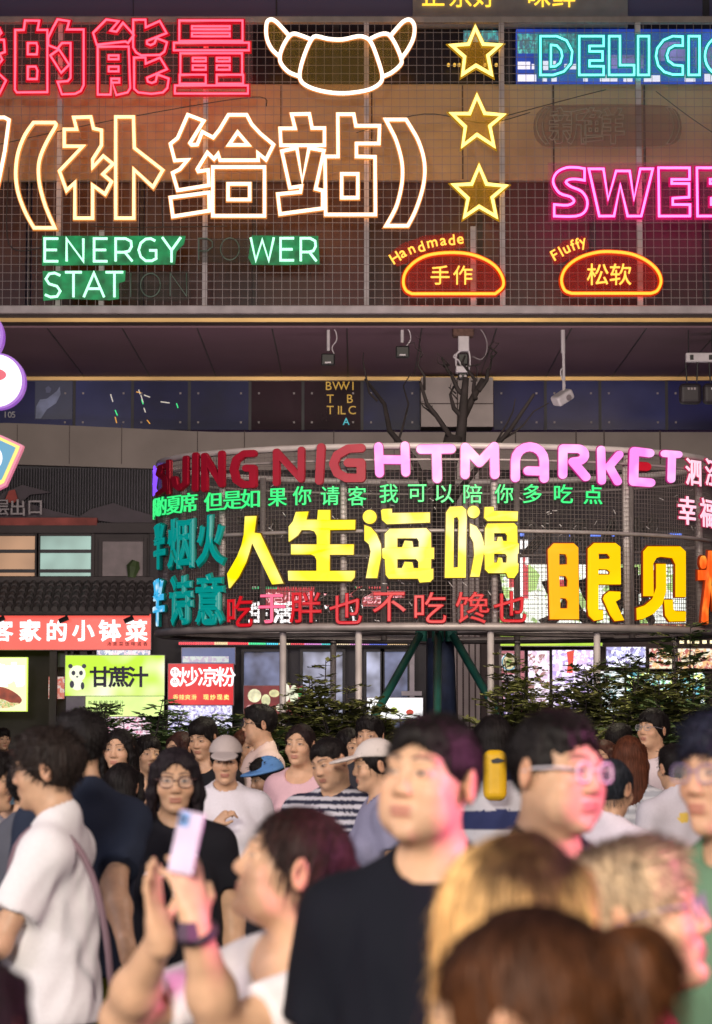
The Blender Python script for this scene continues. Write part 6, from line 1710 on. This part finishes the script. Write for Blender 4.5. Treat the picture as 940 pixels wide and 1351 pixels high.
    head_prims(v, neckb + (0, .004, -.01), hc, M, hsc, fem, fat)
    V, Q = surface(v)
    V = relax(V, Q, 1, .4)
    sk = SKIN * skin
    col = face_paint(V, hc, M, hsc, sk, fem, eyes, stubble)
    mesh_np('body', V, Q, M_SKIN, t, col)
    # ---- shirt
    hemz = (pe[2] - .03 * K if hem is None else hem)
    cs = max(coarse * .85, .009)
    xs, ys, zs2 = axis([(xr[0][0], xr[0][1], cs)]), axis([(yr_[0][0], yr_[0][1], cs)]), axis([(hemz - .04, crown - .15, cs)])
    c2 = Vol(xs, ys, zs2)
    g = loose
    c2.ell(ch, (.150 * K * build + g, .100 * K * build + g, .185 * K + g), .05)
    c2.cone((-sh * .72 + lx * .7, ch[1] + .01, zs_ - .012), (sh * .72 + lx * .7, ch[1] + .01, zs_ - .012), .052 * K + g * .6, .052 * K + g * .6, .05)
    for s_ in (-1, 1): c2.cone(neckb + (0, .006, .035 * K), (s_ * sh * .85 + lx * .7, .032 + ly * .7, zs_ + .008), .046 * K + .009, .045 * K + g * .6, .04)
    c2.ell(be, (.142 * K * build + g * 1.3, .100 * K * build + .03 * fat + g * 1.3, .22 * K), .06)
    c2.ell(pe, (.163 * K * build + g * 1.2, .115 * K * build + g * 1.2, .16 * K), .06)
    if hem is not None or loose > .03: c2.cone((lx * .4, be[1], ch[2] - .1), (0, pe[1], hemz - .1), .12 * K * build + g, .125 * K * build + g * 1.5, .08)
    if fem:
        for s_ in (-1, 1): c2.ell(ch + (s_ * .068 * K, -.085 * K * build, -.045 * K), (.058 * K + g, .05 * K + g, .058 * K + g), .04)
    if not tank:
        for s_ in (-1, 1):
            S0, el, wr, hd, pn, cu = A[s_]
            sl = Vol(xs, ys, axis([(min(hemz - .04, el[2] - .12), crown - .15, cs)])) if el[2] - .12 < hemz - .04 else Vol(xs, ys, zs2)
            ab = build ** .7
            e2 = S0 + (el - S0) * min(1.0, sleeve)
            sl.ell(S0 - (0, 0, .012), (.054 * K * ab + g * .6, .056 * K * ab + g * .8, .058 * K + g * .5), .03)
            sl.cone(S0, e2 + (el - S0) * .12, .050 * K * ab + g * 1.0, .046 * K * ab + g * 1.25, .03)
            sl.half(e2, el - S0)
            if sleeve > 1.0:
                sl2 = Vol(*sl.a); sl2.cone(S0, el, .050 * K + g, .044 * K + g, .03); sl2.cone(el, wr, .044 * K + g, .032 * K + g, .03); sl2.half(wr, wr - el); sl = sl2
            if sl.F.shape == c2.F.shape: c2.F = smin(c2.F, sl.F, .035)
            else:
                n0 = sl.F.shape[2]
                c3 = Vol(*sl.a)
                i0 = [int(np.argmin(np.abs(c2.a[2] - z))) for z in sl.a[2]]
                c3.F = c2.F[:, :, i0].copy(); c3.F[:, :, sl.a[2] < c2.a[2][0] - 1e-4] = .5
                c3.op(lambda X, Y_, Z: hemz - Z + X * 0 + Y_ * 0, (-9, -9, -9), (9, 9, 9), .004, 'and')
                c3.F = smin(c3.F, sl.F, .035); c2 = c3
    # folds
    r = c2.sl((-9, -9, -9), (9, 9, 9)); X, Y_, Z = c2.xyz(r)
    amp = .0045 + .10 * max(0, g - .012)
    fd = noise3(X * 1.3 + .4 * Z, Y_, Z * .55 - .5 * X, 17, (seed + 1) % 5)
    c2.F += (amp * 2.6 * (np.abs(fd) - .25) * np.clip((zs_ + .06 - Z) / .15, .2, 1)).astype(F32)
    c2.F += (amp * (noise3(X, Y_, Z, 16, seed % 5) + .6 * noise3(X * .6, Y_, Z * 1.7, 30, (seed + 2) % 5)) * np.clip((zs_ + .10 - Z) / .2, .25, 1)).astype(F32)
    # neckline, hem
    nr = (.068 + neck) * K
    c2.cone(neckb + (0, -.022 - neck * .5, .02 - neck * .35), hc + M @ np.array((0, .0, -.08)), nr * .86, nr * 1.0, .006, 'cut')
    if neck > .04:
        c2.cone(neckb + (0, -.05, .02), neckb + (0, -.13, -.14 * K), .055, .018, .01, 'cut')
    if tank:
        for s_ in (-1, 1): c2.ell((s_ * (sh + .035) + lx * .7, .03, zs_ - .01), (.055, .16, .10), .008, 'cut')
    if not any(A[s_][1][2] - .12 < hemz - .04 for s_ in (-1, 1)): c2.op(lambda X, Y_, Z: hemz - Z + X * 0 + Y_ * 0, (-9, -9, -9), (9, 9, 9), .004, 'and')
    V2, Q2 = surface(c2)
    if len(V2):
        V2 = relax(V2, Q2, 1, .4)
        cc = np.tile(np.array(top, float), (len(V2), 1))
        if stripes is not None:
            c_, per, duty = stripes
            cc[((V2[:, 2] + .012 * np.abs(V2[:, 0])) % per) < per * duty] = c_
        if paint:
            for msk, pc in paint(V2, dict(ch=ch, K=K, zs=zs_)): cc[msk] = pc
        mesh_np('shirt', V2, Q2, M_CLOTH, t, cc)
    # ---- trousers, shoes
    c3 = Vol(axis([(-.3, .3, .02)]), axis([(-.22, .24, .02)]), axis([(zoff + .03, pe[2] + .14, .02)]))
    c3.ell(pe, (.163 * K * build + .012, .115 * K * build + .012, .13 * K + .01), .05)
    for s_ in (-1, 1):
        hip = pe + (s_ * .088 * K, 0, -.05 * K); kn = np.array((s_ * .10 * K, .005, zk)); an = np.array((s_ * .105 * K, .035, za))
        c3.cone(hip, kn, .088 * K * build + .016, .075 * K, .03)
        if not shorts: c3.cone(kn, an, .075 * K, .066 * K, .03)
    c3.op(lambda X, Y_, Z: (zk + .0 if shorts else za - .02) - Z + X * 0 + Y_ * 0, (-9, -9, -9), (9, 9, 9), .004, 'and')
    c3.op(lambda X, Y_, Z: Z - (pe[2] + .10) + X * 0 + Y_ * 0, (-9, -9, -9), (9, 9, 9), .004, 'and')
    V3, Q3 = surface(c3)
    mesh_np('shorts' if shorts else 'trousers', V3, Q3, M_CLOTH, t, np.tile(np.array(bottom, float), (len(V3), 1)))
    for s_ in (-1, 1):
        c4 = Vol(axis([(-.26, .26, .014)]), axis([(-.24, .16, .014)]), axis([(zoff - .02, zoff + .14, .012)]))
        ax_ = s_ * .105 * K
        c4.cone((ax_, .05, zoff + .045), (ax_ + s_ * .02, -.13, zoff + .035), .047, .043, .03); c4.cone((ax_, .04, zoff + .05), (ax_, .04, zoff + .10), .048, .046, .02)
        c4.op(lambda X, Y_, Z: zoff + .003 - Z + X * 0 + Y_ * 0, (-9, -9, -9), (9, 9, 9), .003, 'and')
        V4, Q4 = surface(c4); mesh_np('shoe', V4, Q4, mat('pale trainer', (.5, .48, .47), .6) if seed % 2 else M_RUB, t)
    # ---- hair, cap, glasses
    if hair: hair_mesh(t, hc, M, hsc, hair, hair_rgb, max(f, .0045), seed, hair_len, tufts, roots, part)
    toL = lambda p: hc + M @ (np.array(p) * hsc)
    def child(mb, name, mt, smooth=True):
        me = bpy.data.meshes.new(name); me.from_pydata([tuple(q) for q in mb.v], [], mb.f)
        o = link(name, me, mt, t); me.polygons.foreach_set('use_smooth', [smooth] * len(me.polygons)); return o
    if glasses:
        gc, gm, gr, gw = glasses
        mb = MB()
        for s_ in (-1, 1):
            lp = [(s_ * .034 + gr * 1.12 * np.sign(math.cos(a)) * abs(math.cos(a)) ** .7, -.1005 + .35 * abs(.034 + gr * math.cos(a) * 1.1 - .034) * (1 if math.cos(a) > 0 else .2), .006 + gr * .92 * np.sign(math.sin(a)) * abs(math.sin(a)) ** .7) for a in np.linspace(0, 6.2832, 21)[:-1]]
            mb.tube([toL(q) for q in lp], gw * hsc, 6, True)
            mb.tube([toL(q) for q in ((s_ * (.034 + gr * 1.1), -.090, .012), (s_ * .073, -.065, .014), (s_ * .0805, -.01, .012), (s_ * .080, .02, .006))], gw * 1.1 * hsc, 6)
        mb.tube([toL(q) for q in ((-.034 + gr * 1.05, -.1005, .010), (0, -.106, .013), (.034 - gr * 1.05, -.1005, .010))], gw * hsc, 6)
        gl = child(mb, 'glasses', mat(gc, gm, .3, spec=.6))
        for s_ in (-1, 1):
            mb = MB(); mb.add([toL((s_ * .034 + gr * 1.05 * math.cos(a), -.099, .006 + gr * .86 * math.sin(a))) for a in np.linspace(0, 6.2832, 21)[:-1]], [tuple(range(20))])
            ln = child(mb, 'lens', clear_panel('spectacle lens', (.8, .8, .85), .10, .05), False); ln.parent = gl
    if cap:
        kind, cc = cap
        cv = Vol(axis([(-.14, .14, .006)]), axis([(-.24, .15, .006)]), axis([(-.03, .17, .006)]))
        cv.ell((0, .012, .040), (.089, .107, .098), .01)
        cv.op(lambda X, Y_, Z: (.048 - .10 * np.clip(Y_, -.2, .2)*.5) - Z + X * 0, (-9, -9, -9), (9, 9, 9), .006, 'and')
        if kind == 'cap': cv.ell((0, -.135, .046), (.072, .085, .010), .008, 'add', np.array(Euler((R(10), 0, 0)).to_matrix()))
        else: cv.ell((0, -.03, .050), (.112, .125, .016), .012)
        if kind == 'beret': cv.ell((0, .01, .10), (.10, .11, .035), .02)
        Vc, Qc = surface(cv); Vc = relax(Vc, Qc, 1)
        mesh_np('cap', hc + (Vc * hsc) @ M.T, Qc, M_CLOTH, t, np.tile(np.array(cc, float), (len(Vc), 1)))
    if extra: extra(t, loc, toL, child, dict(hc=hc, ch=ch, sh=sh, zs=zs_, K=K, A=A, neck=neckb, be=be, pe=pe, Rz=Rz, crown=crown))
    return t
NEAR = dict(fine=.0034, coarse=.0105, tufts=2600)
MIDD = dict(fine=.0042, coarse=.0125, tufts=900)
FARR = dict(fine=.0050, coarse=.015, tufts=420)
DKF = ('dark spectacle frame', (.03, .018, .016), .0205, .0017)
# ---- nearest, out of focus
def pink_phone(t, loc, toL, child, d):
    wr = d['A'][1][2]; el = d['A'][1][1]; ax = (wr - el) / np.linalg.norm(wr - el)
    mb = MB(); c = Vector(wr - ax * .02); u = Vector(ax); o = u.orthogonal().normalized(); p = u.cross(o)
    mb.tube([c + .031 * (o * math.cos(a) + p * math.sin(a)) for a in np.linspace(0, 6.2832, 17)[:-1]], .009, 6, True)
    w_ = child(mb, 'wristwatch', mat('dark watch strap', (.03, .02, .03), .5))
    mb = MB(); q = c + Vector(d['Rz'].T @ np.array((-.35, -.9, .1))) * .036
    mb.box((q.x - .013, q.y - .013, q.z - .016), (q.x + .013, q.y + .013, q.z + .016)); f = child(mb, 'watch_face', mat('watch glass', (.12, .08, .12), .15), False); f.parent = w_
person('woman in a white V-neck raising a phone in both hands, face tipped up', 382, 1066, 4.95, -48, fem=1, fat=.4, build=1.1, head=(-36, 18, 0), hair='ponytail', hair_rgb=(.020, .009, .008), top=(.80, .76, .78), neck=.045, sleeve=.72, loose=.014, seed=2, skin=1.08, H=1.60,
       arms={1: dict(elbow=(292, 1362, 4.70), wrist=(257, 1218, 4.58), dir=(-.16, .05, 1.0), palm=(-.55, .70, .1), curl=.42, thumb=-1), -1: dict(elbow=(162, 1345, 4.92), wrist=(212, 1236, 4.74), dir=(-.20, .0, 1.0), palm=(.85, -.3, .1), curl=.12, thumb=1)}, extra=pink_phone, **NEAR)
ph = empty('phone', P(246, 1112, 4.56), 'pale pink and blue phone held up in two hands', 'phone')
ph.scale = (.84, 1, .88); ph.rotation_euler = (R(-8), R(9), R(-28))
def pbx(name, lo, hi, mt, par, bw):
    me = bpy.data.meshes.new(name); mb = MB(); mb.box(lo, hi); me.from_pydata(mb.v, [], mb.f); o = link(name, me, mt, par); bevel(o, bw, 3); return o
pbx('phone_body', (-.031, -.004, -.064), (.031, .004, .064), mat('pale pink phone case', (.60, .50, .66), .3, var=.15, scale=9), ph, .0035)
pbx('camera_bump', (-.027, -.0065, .030), (.0, -.0038, .060), mat('sky blue phone glass', (.22, .38, .72), .2), ph, .002)
for lx_, lz_ in ((-.0195, .051), (-.0195, .039), (-.008, .045)):
    mb = MB(); mb.tube([(lx_, -.0064, lz_), (lx_, -.0082, lz_)], .0048, 14); me = bpy.data.meshes.new('lens'); me.from_pydata(mb.v, [], mb.f); link('lens', me, mat('dark lens glass', (.01, .01, .02), .1), ph)
pbx('screen', (-.029, .0042, -.061), (.029, .0048, .061), emit('phone screen', (.85, .80, 1.0), 1.5), ph, .0003)
person('man in a black crew-neck T-shirt gazing left, behind the blonde head', 568, 945, 4.6, -14, build=1.04, fat=.12, head=(-20, 9, 3), hair='crop', top=(.0045, .0055, .011), loose=.022, sleeve=.66, eyes=(-.3, .3), seed=1, skin=1.06, stubble=.25, **NEAR)
person('heavy man with white-framed glasses and faded dark hair, facing right', 735, 941, 5.15, 40, build=1.15, fat=.45, hsc=1.03, head=(5, 0, 2), hair='crop', top=(.03, .03, .045), glasses=('white spectacle frame', (.62, .60, .66), .0205, .0021), seed=3, skin=1.0, stubble=.3, **NEAR)
person('woman with chin-length blonde hair and dark roots, back of her head turned to us', 694, 1100, 3.25, 128, fem=1, head=(0, 8, -4), hair='long', hair_len=.15, hair_rgb=(.78, .47, .19), roots=(.035, .016, .008), part=-.045, top=(.05, .04, .05), seed=4, **NEAR)
person('older woman with short ash-blonde hair and thin glasses, looking up to the right', 845, 1112, 3.95, 72, fem=.6, head=(0, 12, 0), hair='short', hair_rgb=(.48, .35, .22), roots=(.12, .08, .06), top=(.30, .05, .06), glasses=('thin violet frame', (.25, .2, .4), .0195, .0013), seed=5, skin=1.12, **NEAR)
person('woman with brown hair in a round bun, closest to the lens', 688, 1206, 2.6, -112, fem=1, head=(0, -6, 0), hair='bun', hair_rgb=(.055, .019, .006), roots=(.016, .006, .004), top=(.10, .05, .04), seed=6, skin=1.05, **NEAR)
person('tall man with a blue-black fringe and sage green T-shirt at the right edge', 960, 944, 5.2, -48, head=(-3, 2, 0), hair='mop', hair_rgb=(.014, .016, .030), top=(.13, .24, .15), glasses=('thin violet frame', (.25, .2, .4), .0195, .0013), seed=7, skin=1.0, hsc=1.05, **NEAR)
person('dark-clad person whose shoulder blurs the bottom left corner', -72, 1235, 2.9, 180, fem=1, hair='long', hair_len=.3, hair_rgb=(.012, .009, .010), top=(.01, .008, .012), seed=8, **MIDD)

# ---- middle distance
def boy_strap(t, loc, toL, child, d):
    z = d['zs']; mb = MB()
    pts = smooth_path([(.060, -.115, z - .16), (.085, -.075, z + .015), (.100, .02, z + .082), (.128, .120, z + .02), (.120, .178, z - .10), (.085, .205, z - .26), (.02, .205, z - .40)], False, 4)
    mb.tube([Vector(q) for q in pts], .011, 6); child(mb, 'bag_strap', mat('dusty rose strap', (.22, .14, .17), .7))
person('boy in oversized white T-shirt, glasses and cross strap, arms crossed, in profile', 62, 966, 7.75, -97, build=.8, head=(0, -2, 0), hair='mop', hair_rgb=(.020, .014, .012), top=(.80, .79, .81), loose=.030, sleeve=.66, hem=.885, bottom=(.16, .16, .19), glasses=DKF, seed=9,
       arms={1: dict(elbow=(.225, -.09, 1.13), wrist=(-.01, -.265, 1.185), px=False, dir=(-1, -.05, .12), palm=(0, 1, 0), curl=.5), -1: dict(elbow=(-.215, -.10, 1.13), wrist=(.05, -.305, 1.22), px=False, dir=(1, .35, .05), palm=(0, 1, -.1), curl=.45)}, extra=boy_strap, fine=.0036, coarse=.0105, tufts=2200)
person('man in a dark navy T-shirt and lime shorts, walking away behind the boy', 106, 940, 8.6, -150, build=.95, hair='short', top=(.020, .028, .052), loose=.026, sleeve=.78, hem=.95, bottom=(.26, .30, .035), shorts=True, seed=10, H=1.80, arms={-1: dict(elbow=(150, 1168, 8.45), wrist=(168, 1252, 8.30), dir=(.15, -.2, -1), palm=(-.9, .3, 0), curl=.45, thumb=1)}, **MIDD)
def panda_print(V, d):
    c, K = d['ch'], d['K']
    x, z = V[:, 0] - c[0], V[:, 2] - c[2]
    fr = V[:, 1] < c[1] - .03
    a = fr & (((x - .035) / .045) ** 2 + ((z + .035) / .085) ** 2 < 1) & (np.sin(x * 160 + z * 60) + np.sin(z * 110) > -.5)
    b = fr & (((x + .06) / .05) ** 2 + ((z - .005) / .014) ** 2 < 1)
    e = fr & (((x - .035) / .05) ** 2 + ((z - .07) / .010) ** 2 < 1)
    return [(a, (.62, .6, .64)), (b, (.5, .5, .55)), (e, (.55, .55, .6))]
person('woman with brown glasses and black T-shirt with a pale chest print, behind the phone', 231, 987, 9.2, 4, fem=1, build=1.05, head=(2, -3, 0), hair='long', hair_len=.20, hair_rgb=(.014, .010, .013), top=(.010, .010, .015), loose=.02, paint=panda_print, glasses=('brown spectacle frame', (.10, .05, .045), .0225, .0017), seed=11, skin=1.03, coarse=.0095, fine=.004, tufts=500)
person('person in a grey T-shirt glimpsed between the boy and the masked woman', 40, 1000, 9.7, 168, hair='short', top=(.09, .095, .12), seed=12, **MIDD)
def mask(t, loc, toL, child, d):
    mb = MB(); vs = []; nx, nz = 9, 7
    for j in range(nz):
        for i in range(nx):
            u = (i / (nx - 1) - .5) * 2; w = j / (nz - 1)
            vs.append(toL((u * .060, -.098 + .045 * u * u - .016 * math.sin(w * 3.14) * (1 - u * u), -.012 - w * .098 + .01 * u * u)))
    mb.add(vs, [(j * nx + i, j * nx + i + 1, (j + 1) * nx + i + 1, (j + 1) * nx + i) for j in range(nz - 1) for i in range(nx - 1)])
    child(mb, 'face_mask', mat('sky blue mask', (.25, .50, .66), .8))
person('woman in a pale blue face mask and grey top at the left edge', 16, 990, 10.8, -18, fem=1, hair='long', hair_len=.3, hair_rgb=(.03, .016, .013), top=(.22, .21, .24), glasses=DKF, extra=mask, seed=13, **MIDD)
person('person in a light grey T-shirt cut by the left edge', -14, 992, 10.0, 80, hair='short', top=(.42, .42, .46), seed=14, sleeve=.8, **MIDD)
def flower(t, loc, toL, child, d):
    mb = MB(); rr = random.Random(4); c = Vector(toL((.078, .035, .045)))
    for k in range(26):
        a = rr.uniform(0, 6.28); e = rr.uniform(-.6, .8); dv = Vector((math.cos(a) * math.cos(e), math.sin(a) * math.cos(e), math.sin(e)))
        s_ = dv.orthogonal().normalized() * .013
        p = c + dv * .008
        mb.add([p, p + dv * .02 + s_, p + dv * .036, p + dv * .02 - s_], [(0, 1, 2, 3)])
    child(mb, 'flower_hairpin', mat('ivory petals', (.72, .68, .55), .7))
person('woman with a white flower in her dark hair, seen from behind', 808, 1003, 10.2, 142, fem=1, head=(6, -6, 0), hair='tied', hair_rgb=(.018, .022, .030), top=(.72, .66, .74), seed=15, extra=flower, neck=.01, **MIDD)
yb_ = person('dark-haired person in a white and navy top behind the yellow plush bag', 652, 944, 11.8, 184, hair='long', hair_len=.10, top=(.55, .55, .6), stripes=((.03, .04, .12), .22, .4), seed=16, H=1.84, **MIDD)
bp = empty('plush_bag', P(656, 1060, 11.38), 'bright yellow plush bag with a dark beak mark, high on a back between near men', 'bag')
a_, b_ = P(641, 1058, 11.36), P(671, 990, 11.36)
mb = MB(); mb.box((a_.x, 11.46, a_.z), (b_.x, 11.60, b_.z)); o = mb.build('bag_body', mat('yellow nylon', (.75, .45, .01), .5, var=.12, scale=12, bump=.2), bp); bevel(o, .035, 4)
mb = MB(); mb.prism([[(648, 1003), (657, 1000), (668, 1004), (658, 1007), (650, 1007)]], plane_fn(11.46), -.004, .004); mb.build('beak_mark', M_BLACK, bp)

# ---- farther rows
person('girl with long dark hair and a white top, facing us beside the shop lights', 157, 962, 14.0, -14, fem=1, hair='long', hair_len=.46, top=(.66, .64, .68), tank=True, seed=17, H=1.70, skin=1.1, **FARR)
person('small dark-haired woman seen from behind, below the girl in the white top', 163, 1008, 12.6, 158, fem=1, hair='long', hair_len=.28, top=(.02, .018, .022), seed=18, **FARR)
person('man with short black hair and black shirt, looking down, above the beige cap', 268, 949, 15.5, -22, head=(-4, -14, 0), hair='short', top=(.012, .012, .015), neck=.02, seed=19, H=1.78, **FARR)
person('half-hidden person with dark red-brown hair left of the black shirt', 238, 966, 16.2, -50, hair='long', fem=1, hair_len=.2, hair_rgb=(.03, .012, .010), top=(.02, .02, .02), seed=20, H=1.68, **FARR)
def fist(px): return None
person('girl in a white T-shirt and greyish-beige baseball cap, one hand raised to her chest', 298, 974, 13.1, 6, fem=1, head=(-6, -6, 0), build=1.08, hair='tied', cap=('cap', (.46, .40, .38)), top=(.72, .70, .76), loose=.035, sleeve=.75, hem=.92, seed=21, skin=1.0,
       arms={-1: dict(elbow=(264, 1122, 12.9), wrist=(286, 1090, 12.74), dir=(.6, -.1, .9), palm=(.9, .6, -.5), curl=1.1)}, fine=.0046, coarse=.013, tufts=260)
person('woman with reddish brown hair behind the beige cap', 326, 962, 15.8, 28, fem=1, hair='long', hair_len=.25, hair_rgb=(.07, .025, .014), top=(.06, .05, .05), seed=22, H=1.66, **FARR)
person('man in glasses and a pale pink shirt, in profile above the others', 342, 931, 15.6, -78, build=1.15, fat=.4, hair='short', top=(.76, .58, .52), sleeve=.8, loose=.028, glasses=DKF, seed=23, H=1.76, stubble=.5, skin=1.05, **FARR)
person('person in a blue floppy cap, face turned left under the brim', 352, 1001, 15.0, -66, head=(0, -12, 0), hair='short', cap=('hat', (.10, .24, .52)), top=(.10, .03, .03), seed=24, skin=.62, H=1.58, **FARR)
person('young woman in a pink open-collar shirt with hair tied back', 396, 956, 14.2, -16, fem=1, head=(-4, 2, 0), hair='tied', hair_rgb=(.02, .012, .012), top=(.74, .48, .53), neck=.03, seed=25, H=1.70, skin=1.12, **FARR)
person('stout man in a navy and white striped T-shirt, head bent down to the left', 436, 974, 12.2, -28, build=1.34, fat=1.0, head=(-16, -16, -10), hair='crop', top=(.03, .032, .06), stripes=((.62, .60, .66), .036, .46), loose=.025, seed=26, lean=(-.03, -.03), fine=.0046, coarse=.012, tufts=300)
person('woman in an off-white baseball cap and lilac grey T-shirt, in left profile', 494, 978, 12.0, -76, fem=1, head=(-2, -4, 0), hair='ponytail', cap=('cap', (.66, .60, .56)), top=(.26, .26, .38), seed=27, skin=1.1, **FARR)
person('man with black fringe peering over the off-white cap', 488, 946, 14.8, -16, hair='short', top=(.04, .04, .05), seed=28, H=1.78, **FARR)
person('young man in glasses and a pale pink crew-neck T-shirt before the dark shrubs', 862, 938, 15.5, -40, head=(-6, 8, 0), hair='mop', top=(.76, .66, .68), loose=.03, glasses=('thin steel frame', (.35, .33, .36), .0195, .0013), seed=29, H=1.78, skin=1.08, **FARR)
person('woman with very long chestnut hair down her back, in a grey patterned T-shirt', 831, 972, 13.8, 172, fem=1, hair='long', hair_len=.52, hair_rgb=(.085, .028, .014), top=(.36, .38, .42), stripes=((.55, .57, .6), .05, .4), seed=30, sleeve=.7, **FARR)
person('short-haired person in a white T-shirt with yellow mark, seen from behind', 890, 984, 13.2, -158, hair='short', top=(.58, .56, .62), seed=31, paint=lambda V, d: [((V[:, 1] > d['ch'][1] + .02) & (((V[:, 0] - .02) / .03) ** 2 + ((V[:, 2] - d['ch'][2] - .08) / .03) ** 2 < 1), (.7, .5, .1))], **FARR)
person('woman with auburn hair peeking out beside the flower hairpin', 797, 977, 15.7, -28, fem=1, hair='long', hair_len=.2, hair_rgb=(.05, .018, .012), top=(.05, .03, .03), seed=32, H=1.66, **FARR)
person('dark-haired man turned away in front of the shrubs, above the chestnut hair', 818, 956, 16.2, 150, hair='short', top=(.015, .015, .018), seed=33, H=1.76, **FARR)
person('dark-clad vendor far back inside the left shopfront', 4, 962, 28.0, 20, hair='short', top=(.02, .02, .025), seed=34, H=1.66, **FARR)
person('dark-haired man just behind the ear of the near man in black', 636, 962, 13.4, 150, hair='short', top=(.03, .03, .04), seed=36, H=1.74, **FARR)
person('woman with a brown bob between the auburn hair and white-framed glasses', 776, 986, 14.6, -20, fem=1, hair='long', hair_len=.16, hair_rgb=(.04, .016, .010), top=(.5, .45, .5), seed=37, **FARR)
person('dark-topped woman with tied hair behind the striped man', 462, 962, 15.2, 30, fem=1, hair='tied', top=(.03, .03, .05), seed=38, H=1.68, **FARR)
person('tall dark-haired person farther back between the girl in white and the woman in black', 196, 972, 16.6, 20, hair='short', top=(.05, .05, .06), seed=39, H=1.70, **FARR)
